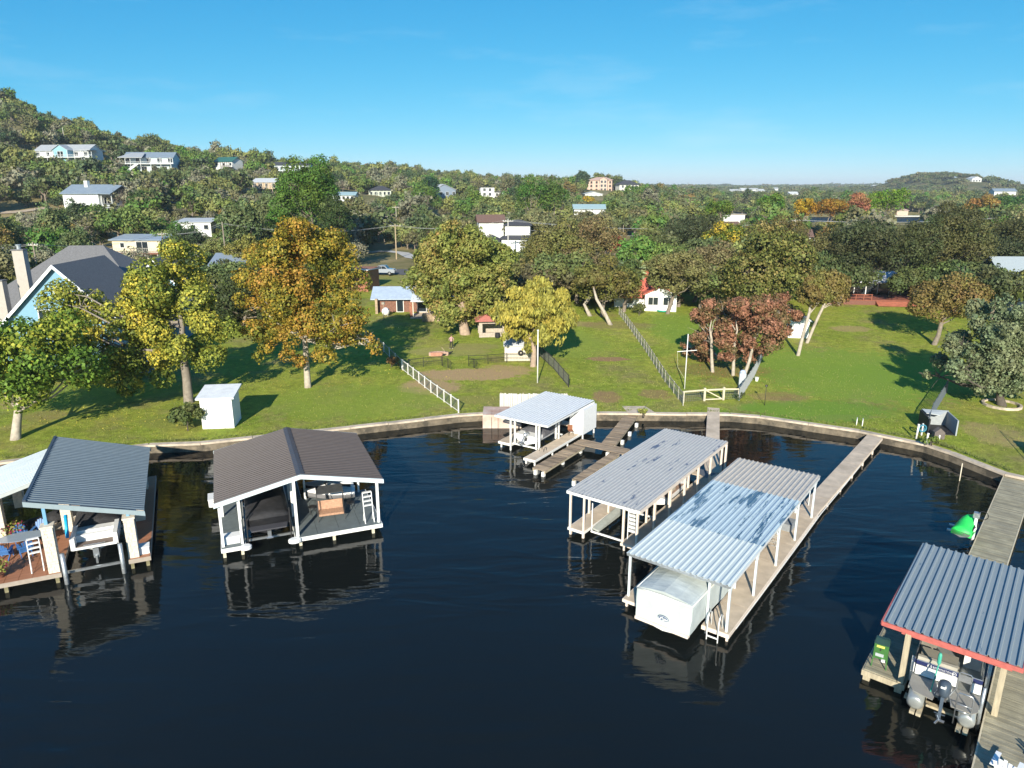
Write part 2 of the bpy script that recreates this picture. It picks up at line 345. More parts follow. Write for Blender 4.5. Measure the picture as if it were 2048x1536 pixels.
# parts in world coordinates
def seawall():
    P=[Vector((x,y,0)) for x,y in SHORE[1:-1]]; j=0
    MB_f=MB(); top=.72
    for a,b in zip(P[:-1],P[1:]):
        d=(b-a); L_=d.length; d.normalize(); nrm=Vector((d.y,-d.x,0)) # towards the water
        n=max(1,round(L_/3.4)); 
        for i in range(n):
            p=a+d*(L_*i/n+(.02 if i else 0)); q=a+d*(L_*(i+1)/n-.02)
            o1=nrm*.10; o2=nrm*-.42; jz=random.uniform(-.015,.015)
            m=MB(); t=top+jz
            m.add([p+o1+Vector((0,0,t-.16)),q+o1+Vector((0,0,t-.16)),q+o2+Vector((0,0,t-.16)),p+o2+Vector((0,0,t-.16)),
                   p+o1+Vector((0,0,t)),q+o1+Vector((0,0,t)),q+o2+Vector((0,0,t)),p+o2+Vector((0,0,t))],
                  [(0,3,2,1),(4,5,6,7),(0,1,5,4),(1,2,6,5),(2,3,7,6),(3,0,4,7)])
            m.obj('cap_stone',conc,wall)
        MB_f.add([a+Vector((0,0,-1)),b+Vector((0,0,-1)),b-nrm*.3+Vector((0,0,-1)),a-nrm*.3+Vector((0,0,-1)),a+Vector((0,0,.575)),b+Vector((0,0,.575)),b-nrm*.3+Vector((0,0,.575)),a-nrm*.3+Vector((0,0,.575))],
                  [(0,1,5,4),(1,2,6,5),(2,3,7,6),(3,0,4,7),(4,5,6,7)])
    MB_f.obj('wall_face',stone,wall)
seawall()
# ================================================================ DOCKS AND BOATS
def sheet_mesh(name,width,length,pitch,h,mat,top=.22):
    m=MB(); P=[(0.,0.)]; n=max(1,round(width/pitch)); p=width/n
    for i in range(n):
        a=i*p
        P+=[(a+p*(.5-top/2-.07),0.),(a+p*(.5-top/2),h),(a+p*(.5+top/2),h),(a+p*(.5+top/2+.07),0.)]
    P.append((width,0.)); t=.006
    k=len(P); vs=[(x,0,z) for x,z in P]+[(x,length,z) for x,z in P]+[(x,0,z-t) for x,z in P]+[(x,length,z-t) for x,z in P]
    fs=[]
    for i in range(k-1): fs+=[(i,i+1,k+i+1,k+i),(2*k+i,3*k+i,3*k+i+1,2*k+i+1),(i,2*k+i,2*k+i+1,i+1),(k+i,k+i+1,3*k+i+1,3*k+i)]
    m.add(vs,fs); return m.mesh(name,mat)
def roof_sheets(parent,o,e,d,total,length,sheetw,pitch,h,mat,lift=.0):
    """ribbed sheets laid side by side along e, ribs along d"""
    e=Vector(e).normalized(); d=Vector(d).normalized(); n=max(1,round(total/sheetw)); w_=total/n
    me=sheet_mesh('roof_sheet',w_+.015,length,pitch,h,mat); nn=e.cross(d).normalized()
    for i in range(n):
        put(me,'roof_sheet',parent,mat4=frameM(Vector(o)+e*(w_*i)+nn*(lift+.004*(i%2)+random.uniform(0,.003)),e,d))
white=M('white_paint',(.80,.80,.77),.5,.05,3,.1)
whitem=M('white_metal',(.78,.79,.78),.35,.06,5)
creamw=M('cream_post_paint',(.76,.66,.56),.55,.08,4)
alu=M('aluminium',(.55,.57,.58),.3,.1,6,metal=.8)
galv=M('galvanised_steel',(.42,.45,.47),.4,.2,8,metal=.6)
dark=M('dark_void',(.02,.02,.022),.6,.2)
blackm=M('black_metal',(.02,.02,.022),.45,.2)
def roofmat(name,col,wet,rough,amt,dirt,scale=1.6,st=(1,1,1)):
    """sheet metal with wet and stained patches that have a shape of their own"""
    m=bpy.data.materials.new(name); m.use_nodes=True; n=m.node_tree; N=n.nodes; L=n.links; b=N['Principled BSDF']
    pos=N.new('ShaderNodeNewGeometry').outputs['Position']
    def nz(sc,de,ro,s=(1,1,1)):
        mp=N.new('ShaderNodeMapping'); mp.vector_type='TEXTURE'; mp.inputs['Scale'].default_value=s; mp.inputs['Rotation'].default_value=(0,0,rad(53.5)); L.new(pos,mp.inputs[0])
        q=N.new('ShaderNodeTexNoise'); q.inputs['Scale'].default_value=sc; q.inputs['Detail'].default_value=de; q.inputs['Roughness'].default_value=ro; L.new(mp.outputs[0],q.inputs['Vector']); return q.outputs[0]
    def rp(x,a,c):
        q=N.new('ShaderNodeMapRange'); q.inputs['From Min'].default_value=a; q.inputs['From Max'].default_value=c; L.new(x,q.inputs[0]); return q.outputs[0]
    f=rp(nz(scale,6,.7,st),amt,amt+.03)
    g=rp(nz(3.,5,.7),.35,.75)
    m1=N.new('ShaderNodeMixRGB'); L.new(g,m1.inputs[0]); m1.inputs[1].default_value=col+(1,); m1.inputs[2].default_value=dirt+(1,)
    m2=N.new('ShaderNodeMixRGB'); L.new(f,m2.inputs[0]); L.new(m1.outputs[0],m2.inputs[1]); m2.inputs[2].default_value=wet+(1,)
    L.new(m2.outputs[0],b.inputs['Base Color'])
    r=N.new('ShaderNodeMapRange'); r.inputs['To Min'].default_value=rough; r.inputs['To Max'].default_value=.18; L.new(f,r.inputs[0]); L.new(r.outputs[0],b.inputs['Roughness'])
    return m
blue_roof=roofmat('blue_grey_roof_metal',(.10,.14,.18),(.10,.14,.19),.42,.9,(.08,.115,.15))
pale_roof=roofmat('pale_grey_roof_metal',(.36,.44,.48),(.2,.3,.35),.4,.9,(.30,.38,.42))
brown_roof=roofmat('brown_grey_roof_metal',(.074,.063,.064),(.1,.1,.1),.5,.9,(.062,.050,.048))
boat_white_roof=roofmat('white_roof_metal',(.66,.68,.69),(.22,.25,.30),.4,.68,(.56,.58,.60),1.4,(1,1,1))
grey_roof=roofmat('weathered_grey_roof',(.46,.46,.45),(.11,.13,.19),.6,.605,(.38,.38,.38),.8,(2.2,.55,1))
front_roof=roofmat('pale_green_white_roof',(.62,.68,.67),(.3,.36,.38),.35,.74,(.56,.62,.62))
mid_roof=roofmat('wet_blue_white_roof',(.46,.57,.63),(.105,.18,.25),.4,.545,(.42,.51,.55),.9,(2.6,.4,1))
tan_roof=roofmat('tan_grey_roof',(.54,.50,.44),(.25,.25,.24),.5,.78,(.40,.37,.33))
slate_roof=roofmat('slate_blue_roof_metal',(.235,.285,.31),(.17,.22,.26),.5,.66,(.26,.30,.32),2.2,(3,.6,1))
redtrim=M('coral_red_trim',(.46,.12,.10),.6,.15,5)
deckbrown=M('brown_composite_deck',(.33,.145,.075),.7,.14,1.2,.2,30,stretch=(.6,6,1))
deckgrey=M('slate_grey_deck',(.125,.150,.155),.75,.12,3,.2,40)
decktan=M('sandy_concrete_deck',(.55,.45,.34),.85,.14,1.6,.3,20,col2=(.42,.34,.25),c2=(.5,.75),rnd=.08)
wood1=M('weathered_plank',(.33,.25,.17),.85,.25,2.,.5,20,stretch=(.6,5,1),col2=(.16,.125,.095),c2=(.45,.7),world=True,rnd=.34)
wood2=M('grey_plank',(.32,.29,.20),.85,.22,2.,.5,20,world=True,col2=(.24,.22,.16),c2=(.4,.7),rnd=.2)
timber=M('pale_timber',(.42,.36,.25),.8,.18,3,.4,20,stretch=(4,4,.6))
pilem=M('wet_pile',(.20,.18,.10),.6,.3,3,.3,10)
creamstone=M('cream_limestone',(.66,.60,.50),.85,.14,7,.6,18)
grout=M('grey_mortar',(.50,.46,.40),.9,.1)
def square_post(parent,x,y,z0,z1,s,mat,name='post',rz=0): 
    return MB().box(-s/2,s/2,-s/2,s/2,z0,z1).obj(name,mat,parent,loc=(x,y,0),rz=rz)
def piles(parent,pts,s=.16,mat=None,z1=.45):
    me=MB().box(-s/2,s/2,-s/2,s/2,-1.6,z1).mesh('pile',mat or creamw)
    for x,y in pts: put(me,'pile',parent,loc=(x,y,0))
def deck(parent,x0,x1,y0,y1,mat,z=.6,t=.07,seg=2.4,fmat=None,fh=.24,name='deck_panel',along='y'):
    a0,a1=(y0,y1) if along=='y' else (x0,x1); n=max(1,round((a1-a0)/seg)); w_=(a1-a0)/n
    for i in range(n):
        p=a0+w_*i+.008; q=a0+w_*(i+1)-.008
        b=(x0,x1,p,q,z-t,z) if along=='y' else (p,q,y0,y1,z-t,z); box(name,b,mat,parent)
    if fmat:
        e=.035; m=MB(); zz=z-.012
        m.box(x0-e,x1+e,y0-e,y0,zz-fh,zz); m.box(x0-e,x1+e,y1,y1+e,zz-fh,zz); m.box(x0-e,x0,y0,y1,zz-fh,zz); m.box(x1,x1+e,y0,y1,zz-fh,zz); m.obj('fascia',fmat,parent)
def stone_column(parent,x,y,z0,z1,s=.52,cap=True):
    m=MB(); m.box(-s/2+.012,s/2-.012,-s/2+.012,s/2-.012,z0,z1-.06); core=m.obj('column',grout,parent,loc=(x,y,0))
    z=z0; k=0
    while z<z1-.1:
        h=min(random.choice((.14,.18,.22)),z1-.06-z); off=(k%2)*.11; xs=[-s/2]
        while xs[-1]<s/2-.12: xs.append(min(s/2,xs[-1]+random.uniform(.16,.30)-(off if len(xs)==1 else 0)))
        xs[-1]=s/2
        for i in range(len(xs)-1):
            pr=random.uniform(.0,.012)
            MB().box(xs[i]+.006,xs[i+1]-.006,-s/2-pr,-s/2+.05,z+.005,z+h-.005).obj('stone',creamstone,core)
        for sx in (-1,1):
            ys=[-s/2+.06,random.uniform(-.05,.1),s/2]
            for i in range(2):
                a,b_=ys[i]+.005,ys[i+1]-.005; x0,x1=(s/2-.05,s/2+random.uniform(0,.012)) if sx>0 else (-s/2-random.uniform(0,.012),-s/2+.05)
                MB().box(x0,x1,a,b_,z+.005,z+h-.005).obj('stone',creamstone,core)
        z+=h; k+=1
    if cap: MB().box(-s/2-.05,s/2+.05,-s/2-.05,s/2+.05,z1-.06,z1+.03).obj('cap_stone',creamstone,core)
def ladder(parent,x,y,z0,z1,w=.55,steps=4,rz=0.,mat=None,tread=.13,name='dock_ladder',top=0.,lean=0.):
    m=MB(); mat=mat or whitem
    for s in (-1,1): m.tube([(s*w/2,0,z0),(s*w/2,lean,z1)],.028,6)
    o=m.obj(name,mat,parent,loc=(x,y,0),rz=rz)
    for i in range(steps):
        f=(i+.6)/steps; zz=z0+(z1-z0)*f
        if top: zz=z1-(z1-z0)*top*(i/(steps-1))
        ly=lean*(zz-z0)/(z1-z0); MB().box(-w/2,w/2,ly-.02,ly+.02,zz-tread/2,zz+tread/2).obj('tread',mat,o)
    return o
def rope(m,a,b,sag=.3,n=6,r=.012):
    a=Vector(a);b=Vector(b); m.tube([a.lerp(b,i/n)-Vector((0,0,sag*4*(i/n)*(1-i/n))) for i in range(n+1)],r,4)

# ---------------------------------------------------------------- boats
gelwhite=M('white_gelcoat',(.78,.79,.79),.22,.03,2,spec=.6)
coverblack=M('black_boat_cover',(.022,.022,.025),.75,.35,3,.8,9)
covergrey=M('charcoal_boat_cover',(.085,.085,.095),.8,.2,3,.8,8)
covergrey2=M('light_grey_boat_cover',(.24,.26,.28),.8,.15,3,.8,8)
navy=M('navy_panel',(.02,.028,.10),.3,.1)
beige=M('beige_vinyl',(.42,.39,.32),.55,.08,4,.2,12)
rubber=M('black_rubber',(.018,.018,.02),.7,.2)
cowlm=M('dark_blue_cowling',(.055,.075,.10),.28,.1)
def hull_sections(L_,W,H,n=14,bow=2.3,rake=.5):
    out=[]
    for i in range(n):
        t=i/(n-1); w_=W/2*(1-max(0,(t-.38)/.62)**bow)*.98+.02; zk=.02+rake*max(0,(t-.55)/.45)**2; zg=H+.22*t*t; y=L_*t
        out.append((y,w_,zk,zg))
    return out
def hull_mesh(sec,name,mat):
    m=MB(); vs=[];fs=[]
    for y,w_,zk,zg in sec:
        zc=zk+(zg-zk)*.38; vs+=[(-w_,y,zg),(-w_*.97,y,(zc+zg)/2),(-w_*.86,y,zc),(0,y,zk),(w_*.86,y,zc),(w_*.97,y,(zc+zg)/2),(w_,y,zg)]
    for i in range(len(sec)-1):
        for k in range(6): fs.append((i*7+k,i*7+k+1,(i+1)*7+k+1,(i+1)*7+k))
    fs.append(tuple(range(7))); e=(len(sec)-1)*7; fs.append(tuple(e+k for k in range(6,-1,-1)))
    fs+= [(i*7,(i+1)*7,(i+1)*7+6,i*7+6) for i in range(len(sec)-1)]
    m.add(vs,fs); return m.mesh(name,mat)
def cover_mesh(sec,name,mat,prof,skirt=.16,y0=.0,y1=1.):
    m=MB(); vs=[];fs=[]; n=len(sec); S_=[s for i,s in enumerate(sec) if y0<=i/(n-1)<=y1]
    for i,(y,w_,zk,zg) in enumerate(S_):
        t=i/(len(S_)-1); h=prof(t); w2=w_+.025
        wob=.02*math.sin(i*2.1)
        vs+=[(-w2,y,zg-skirt),(-w2*.99,y,zg+.03),(-w2*.72,y,zg+h*.62+wob),(-w2*.3,y,zg+h*.94),(0,y,zg+h),(w2*.3,y,zg+h*.94),(w2*.72,y,zg+h*.62-wob),(w2*.99,y,zg+.03),(w2,y,zg-skirt)]
    for i in range(len(S_)-1):
        for k in range(8): fs.append((i*9+k,i*9+k+1,(i+1)*9+k+1,(i+1)*9+k))
    fs.append(tuple(range(9))); e=(len(S_)-1)*9; fs.append(tuple(e+k for k in range(8,-1,-1)))
    m.add(vs,fs); return m.mesh(name,mat,True)
def outboard(parent,x,y,z,mat,s=1.,tilt=.5):
    m=MB(); m.lathe((0,0,0),[(.10,0),(.17,.10),(.20,.25),(.20,.42),(.16,.54),(.08,.58)],12,1.,1.35)
    o=m.obj('outboard_motor',mat,parent,True,mat4=Matrix.Translation((x,y,z))@Matrix.Rotation(-tilt,4,'X')@Matrix.Scale(s,4))
    MB().box(-.05,.05,-.12,.12,-.75,.02).box(-.16,.16,-.17,.10,-.55,-.53).obj('leg',mat,o)
    MB().lathe((0,0,0),[(.02,-.2),(.06,-.1),(.06,.16),(.03,.2)],8).obj('gearcase',mat,o,True,mat4=Matrix.Translation((0,-.02,-.72))@Matrix.Rotation(math.pi/2,4,'X'))
    p=MB()
    for k in range(3):
        a=2*math.pi*k/3; p.beam((0,-.24,-.72),(math.cos(a)*.17,-.26,-.72+math.sin(a)*.17),.10,.02,up=(math.sin(a),.6,-math.cos(a)))
    p.obj('propeller',alu,o)
    MB().box(-.12,.12,.1,.3,-.15,.12).obj('mounting_bracket',blackm,o)
    MB().box(-.207,-.197,-.16,.02,.28,.36).obj('stripe',whitem,o); MB().box(.197,.207,-.16,.02,.28,.36).obj('stripe',whitem,o); MB().box(-.10,.02,-.278,-.268,.30,.36).obj('stripe',whitem,o)
    return o
# ================= A: stone-column boathouse at the left edge
A=thing('boathouse','blue-grey ribbed roof boathouse with cream stone columns and brown deck at the left edge','boathouse',(-19.83,34.9,0),rad(24.5))
for x0,x1,y0,y1 in ((-16.,-4.15,0,5.6),(-.98,.05,0,12.3)): deck(A,x0,x1,y0,y1,deckbrown,.6,seg=.62 if x0<-10 else 2.4,along='x' if x0<-10 else 'y',fmat=M('taupe_fascia',(.34,.29,.24),.7,.1))
deck(A,-5.4,-4.15,5.65,12.3,decktan,.6,fmat=None)
piles(A,[(x,.15) for x in (-15,-12,-9,-6.6,-4.35,-.85,-.1)]+[(x,5.3) for x in (-12,-9,-6.6)]+[(-.1,4),(-.1,8),(-.1,12),(-.85,4),(-.85,8)]+[(-4.4,8),(-4.4,12)],.17,pilem)
for x,y,z1 in ((-4.42,.33,3.22),(-4.35,5.3,4.35),(-7.6,5.35,3.5),(-7.6,10.4,3.4),(-.72,.36,2.95),(-.6,5.2,3.3),(-4.35,10.2,4.4),(-.6,10.2,3.3)): stone_column(A,x,y,.6,z1,cap=z1<3.3)
bluep=M('sky_blue_steel',(.16,.36,.55),.45,.08)
square_post(A,-4.45,.4,3.2,4.55,.15,bluep,'steel_post'); square_post(A,-.74,.42,2.9,3.45,.15,bluep,'steel_post')
sl_=(4.8-3.3)/5.1
roof_sheets(A,(-5.12,10.6,4.8),(0,-1,0),(5.2,0,-5.2*sl_),10.5,5.2/math.cos(math.atan(sl_)),.78,.262,.065,blue_roof)
fa=M('pale_blue_grey_trim',(.27,.34,.37),.4,.05)
MB().slab((-5.2,.05,4.80),(-5.2,.0,4.80),(.12,.0,4.80-5.3*sl_),(.12,.05,4.80-5.3*sl_),.27).obj('fascia',fa,A)
MB().slab((-5.2,10.65,4.86),(-5.2,0.06,4.86),(-5.05,.06,4.86),(-5.05,10.65,4.86),.3).obj('rake_trim',M('dark_slate_trim',(.05,.065,.09),.4,.05),A)
MB().slab((-5.1,10.62,4.8),(-5.1,10.58,4.8),(.1,10.58,3.27),(.1,10.62,3.27),.25).obj('fascia',fa,A)
bm_=MB()
for y in (1.2,3.6,6,8.4,10.2): bm_.beam((-5.1,y,4.62),(.05,y,3.13),.1,.14)
bm_.obj('rafters',fa,A)
kind(A.children[-1],'stuff')
roof_sheets(A,(-4.9,10.2,4.42),(0,-1,0),(-6.6,0,-2.0),5.8,6.9,.95,.24,.035,pale_roof)
MB().slab((-11.4,4.38,2.44),(-11.4,4.33,2.44),(-4.9,4.33,4.44),(-4.9,4.38,4.44),.22).obj('fascia',M('pale_trim',(.42,.46,.46),.4,.05),A)
for x in (-3.9,-1.25):  # lift guide tubes
    MB().tube([(x,-.25,-.9),(x,-.25,1.75)],.11,10).obj('lift_tube',galv,A,True)
MB().beam((-3.9,.2,.45),(-1.2,.2,.45),.12).beam((-3.9,5,.45),(-1.2,5,.45),.12).obj('lift_beam',alu,A)
def boat_cov(name,label,parent_frame,loc,rz,L_,W,H,cover,prof,z,engine=None,platform=False,skirt=.16,y0=0.,hullm=None,cat='boat'):
    b=thing(name,label,cat,loc,rz); sec=hull_sections(L_,W,H)
    h=put(hull_mesh(sec,'hull',hullm or gelwhite),'hull',b); h.location=(0,0,z)
    c=put(cover_mesh(sec,'cover',cover,prof,skirt,y0),'cover',b); c.location=(0,0,z)
    return b
def loc2w(fr,x,y,z=0):
    c,s=math.cos(fr.rotation_euler.z),math.sin(fr.rotation_euler.z); return (fr.location.x+c*x-s*y,fr.location.y+s*x+c*y,z)
bA=boat_cov('motorboat','white motorboat with black cover and brown swim platform on a lift between stone columns',A,loc2w(A,-2.55,1.55),rad(24.5),7.2,2.35,1.05,coverblack,lambda t:.18+.55*math.exp(-((t-.42)/.3)**2),.75,y0=.12)
pl=MB(); pl.slab((-1.05,.02,1.42),(-1.05,-.75,1.42),(1.05,-.75,1.42),(1.05,.02,1.42),.12); pl.obj('swim_platform',gelwhite,bA)
MB().box(-.9,.9,-.66,-.06,1.425,1.44).obj('platform_pad',M('brown_pad',(.16,.12,.10),.8,.1),bA)
MB().box(-1.12,-.9,-.7,1.1,1.3,1.95).obj('side_coaming',gelwhite,bA); MB().box(.9,1.12,-.7,1.1,1.3,1.95).obj('side_coaming',gelwhite,bA)
MB().box(-.92,.92,.35,.55,1.45,1.9).obj('stern_backrest',gelwhite,bA); MB().tube([(-.5,-.8,1.55),(-.3,-.95,1.6),(.3,-.95,1.6),(.5,-.8,1.55)],.025).obj('grab_rail',alu,bA)
MB().box(-.14,.14,-.65,.05,.65,1.2).box(-.05,.05,-.75,-.3,.35,.8).obj('stern_drive',alu,bA)
MB().tube([(-1.33,.2,1.7),(-1.36,.9,2.75)],.09,8).obj('fender_pole',M('bright_blue_foam',(.01,.38,.72),.5,.05),bA,True)
# adirondack chairs
bluech=M('denim_blue_plastic',(.055,.17,.42),.5,.08)
def adirondack(name,label,loc,rz,mat,group=None):
    t=thing(name,label,'chair',loc,rz,group)
    MB().slab((-.27,.18,.30),(-.27,-.30,.40),(.27,-.30,.40),(.27,.18,.30),.03).obj('seat',mat,t)
    for i in range(5):
        x=-.22+.11*i; hh=[.80,.93,.98,.93,.80][i]; MB().beam((x*.85,.16,.28),(x*1.12,.42,hh),.095,.02,up=(0,1,0)).obj('slat',mat,t)
    MB().beam((-.27,.33,.60),(.27,.33,.60),.05,.03).obj('back_rail',mat,t)
    for s in (-1,1):
        MB().slab((s*.30-.07,.34,.58),(s*.30-.07,-.38,.58),(s*.30+.07,-.38,.58),(s*.30+.07,.34,.58),.025).obj('armrest',mat,t)
        MB().box(s*.27-.02,s*.27+.02,-.32,-.24,0,.56).obj('leg',mat,t); MB().beam((s*.25,.42,0.03),(s*.25,-.30,.38),.04,.09).obj('leg',mat,t)
    return t
ch=[(-6.62,4.75,rad(24.5+12),'blue slatted chair behind the table, left of its twin'),(-5.75,5.0,rad(24.5-12),'blue slatted chair beside the stone column, behind the table'),(-7.05,2.95,rad(24.5+172),'blue chair at the front left of the glass table'),(-6.1,2.9,rad(24.5+195),'blue chair behind the white swim ladder'),(-8.3,3.9,rad(24.5+90),'blue chair at the left end of the table')]
for i,(x,y,r,l) in enumerate(ch):
    if i==0: c0=adirondack('adirondack_chair',l,loc2w(A,x,y,.605),r,bluech,'blue chairs round the dock table')
    else: dup(c0,loc2w(A,x,y,.605),r,l)
tb=thing('dining_table','glass-topped grey patio table among blue chairs on the brown deck','table',loc2w(A,-6.35,3.85,.605),rad(24.5))
MB().lathe((0,0,.70),[(.95,0),(1.,.015),(.95,.03)],24,1.25,.62).obj('tabletop',M('grey_glass_top',(.30,.36,.42),.15,.05,spec=.7),tb)
for sx in (-1,1):
    for sy in (-1,1): MB().tube([(sx*.8,sy*.35,0),(sx*.7,sy*.28,.71)],.025).obj('leg',blackm,tb)
ld=thing('swim_ladder','white flip-up swim ladder standing on the brown deck by the stone column','ladder',loc2w(A,-5.25,.75,.6),rad(24.5+8))
for s in (-1,1):
    MB().tube([(s*.27,-.25,0),(s*.27,.0,.75),(s*.27,.1,1.75)],.03).tube([(s*.27,.25,0),(s*.27,.0,.75)],.022).obj('rail',whitem,ld)
for i in range(4): MB().box(-.27,.27,.0+i*.03,.16+i*.03,.98+i*.25,1.03+i*.25).obj('tread',whitem,ld)
def plant_pot(name,label,loc,r,h,flower,fcol,group=None):
    t=thing(name,label,'planter',loc,random.random()*6,group)
    MB().lathe((0,0,0),[(r*.35,0),(r*.5,h*.4),(r*.5,h*.42)],12).obj('pot',M('terracotta',(.28,.12,.07),.8),t)
    V,F=leafcloud(260,(r,r,r*.7),.11,11); me=bpy.data.meshes.new('foliage'); npmesh(me,V+np.array([0,0,h*.4+r*.55]),F); me.materials.append(M('pot_leaf',(.22,.24,.04),.6,.4,6)); put(me,'foliage',t)
    V,F=leafcloud(70,(r*1.1,r*1.1,r*.75),.13,5); me=bpy.data.meshes.new('blossom'); npmesh(me,V+np.array([r*.15,0,h*.4+r*.6]),F); me.materials.append(M(flower,fcol,.6,.3,6)); put(me,'blossom',t)
    return t
def leafcloud(n,R,size,seed):
    g=np.random.default_rng(seed); d=g.normal(size=(n,3)); d/=np.linalg.norm(d,axis=1)[:,None]
    p=d*np.array(R)*(g.random((n,1))**.4); return leafquads(p,d+g.normal(size=(n,3))*.7,size*(.6+.8*g.random(n)),g)
def leafquads(p,nrm,size,g,asp=1.,droop=None):
    n=len(p); nrm=nrm/np.maximum(np.linalg.norm(nrm,axis=1),1e-6)[:,None]
    r=g.normal(size=(n,3)) if droop is None else np.tile(np.array(droop,float),(n,1))+g.normal(size=(n,3))*.25
    b=r-nrm*(r*nrm).sum(1)[:,None]; b/=np.maximum(np.linalg.norm(b,axis=1),1e-6)[:,None]; a=np.cross(nrm,b)
    s=size[:,None]*.5; A_=a*s; B_=b*s*asp; k=nrm*s*.25
    V=np.stack([p-B_,p+A_*.9-B_*.1+k,p+B_,p-A_*.9-B_*.1+k],1).reshape(-1,3)
    return V,np.arange(4*n).reshape(-1,4)
plant_pot('flower_planter','yellow-green planter with crimson flowers at the front left of the brown deck',loc2w(A,-6.95,.75,.6),.55,.6,'crimson_petal',(.42,.02,.08))
plant_pot('flower_planter','bushy planter with pink flowers behind the blue chairs',loc2w(A,-7.0,5.15,.6),.62,.9,'magenta_petal',(.42,.03,.12))
dbx=thing('dock_box','white dock storage box at the front of the narrow brown walkway','dock box',loc2w(A,-.28,.55,.605),rad(24.5))
def dockbox(t,w_,d,h,mat=None):
    MB().box(-w_/2,w_/2,-d/2,d/2,0,h).obj('body',mat or gelwhite,t); MB().slab((-w_/2-.03,d/2+.03,h+.06),(-w_/2-.03,-d/2-.03,h+.03),(w_/2+.03,-d/2-.03,h+.03),(w_/2+.03,d/2+.03,h+.06),.05).obj('lid',mat or gelwhite,t)
dockbox(dbx,.62,.45,.4)
def jetski(name,label,loc,rz,cover,stripe,z=0.,scale=1.):
    t=thing(name,label,'jet ski',loc,rz); t.scale=(scale,)*3; sec=hull_sections(3.1,1.15,.52,12,1.8,.3)
    h=put(hull_mesh(sec,'hull',stripe),'hull',t); h.location=(0,0,z)
    c=put(cover_mesh(sec,'deck_shell',cover,lambda q:.12+.42*math.exp(-((q-.55)/.2)**2)+.22*math.exp(-((q-.2)/.2)**2),.05),'deck_shell',t); c.location=(0,0,z)
    MB().tube([(-.38,1.72,z+1.08),(0,1.85,z+1.14),(.38,1.72,z+1.08)],.035).obj('handlebar',blackm,t)
    MB().slab((-.17,1.5,z+.98),(-.17,.25,z+.86),(.17,.25,z+.86),(.17,1.5,z+.98),.16).obj('seat',rubber,t)
    return t
jetski('jet_ski','dark covered jet ski afloat behind the planter under the pale roof',loc2w(A,-6.9,7.0,.05),rad(24.5-80),coverblack,gelwhite)
# ================= B: gabled boathouse
B=thing('boathouse','gabled boathouse with brown-grey ribbed roof, white posts and slate grey deck','boathouse',(-12.03,37.5,0),rad(22))
deck(B,-4.52,-3.28,-.15,8.5,deckgrey,.6,fmat=white); deck(B,-.55,4.42,-.35,5.0,deckgrey,.6,seg=1.25,along='x',fmat=white); deck(B,-.55,.3,5.05,8.5,deckgrey,.6,fmat=white); deck(B,-4.5,4.4,8.55,9.3,deckgrey,.6,seg=2.2,along='x')
piles(B,[(-4.4,.0),(-3.45,0),(-4.4,4),(-4.4,8),(-3.4,4),(-.3,-.15),(1.6,-.2),(3.9,-.2),(-.4,4),(4.2,2.4),(4.2,4.8),(2,4.8),(4.2,8.8),(0,8.8)],.16,M('pale_pile',(.55,.52,.40),.7,.2,2))
for x,y,s in ((-4.42,.1,.14),(-4.42,4.2,.14),(-4.42,8.3,.14),(-3.42,.1,.13),(-3.42,3.4,.11),(-.42,-.15,.16),(-.42,2.6,.12),(-.42,5.2,.13),(-.42,8.3,.13),(.55,4.85,.12),(4.28,-.1,.15),(3.95,4.75,.12),(4.28,8.3,.14)):
    zt=4.22-abs(x)*.21; square_post(B,x,y,.6,zt,s,whitem)
for s in (-1,1):
    sl2=1.0/4.6; ln=4.62/math.cos(math.atan(sl2))
    if s>0: roof_sheets(B,(0.02,8.55,4.34),(0,-1,0),(4.6,0,-1.),8.75,ln,.875,.29,.07,brown_roof)
    else: roof_sheets(B,(-.02,-.2,4.34),(0,1,0),(-4.6,0,-1.),8.75,ln,.875,.29,.07,brown_roof)
    MB().slab((0,-.18,4.37),(0,-.24,4.37),(s*4.68,-.24,3.36),(s*4.68,-.18,3.36),.26).obj('fascia',M('pale_blue_white_trim',(.62,.70,.72),.4,.04),B)
    MB().slab((0,8.6,4.37),(0,8.55,4.37),(s*4.68,8.55,3.36),(s*4.68,8.6,3.36),.26).obj('fascia',M('pale_blue_white_trim',(.62,.70,.72)),B)
    MB().slab((s*.0,-.18,4.415),(s*.22,-.18,4.37),(s*.22,8.55,4.37),(0,8.55,4.415),.03).obj('ridge_cap',M('dark_ridge_cap',(.07,.075,.09),.4,.1),B)
    MB().beam((s*4.5,-.15,3.25),(s*4.5,8.5,3.25),.1,.18).obj('eave_beam',whitem,B)
MB().beam((-.42,-.15,4.1),(-.42,8.5,4.1),.1,.18).obj('eave_beam',whitem,B)
MB().lathe((0,0,0),[(.2,0),(.26,.03),(.26,.2),(.2,.24)],12,1.4,1).obj('corner_bumper',gelwhite,B,loc=(-.62,-.42,.38)); MB().lathe((0,0,0),[(.2,0),(.26,.03),(.26,.2),(.2,.24)],12,1.2,1).obj('corner_bumper',gelwhite,B,loc=(-3.25,-.22,.38))
MB().beam((-3.2,.6,.5),(-.6,.6,.5),.12).beam((-3.2,5.4,.5),(-.6,5.4,.5),.12).obj('lift_beam',alu,B)
for x in (-3.1,-.75): MB().tube([(x,.25,.2),(x,.25,2.3)],.035).obj('guide_pole',blackm,B)
bB=boat_cov('motorboat','wakeboard boat under a taut black cover inside the gabled boathouse',B,loc2w(B,-1.93,.45),rad(22),7.2,2.35,1.0,coverblack,lambda t:.22+.5*math.exp(-((t-.5)/.28)**2),.75,skirt=.55,hullm=M('black_hull',(.02,.02,.024),.3,.1))
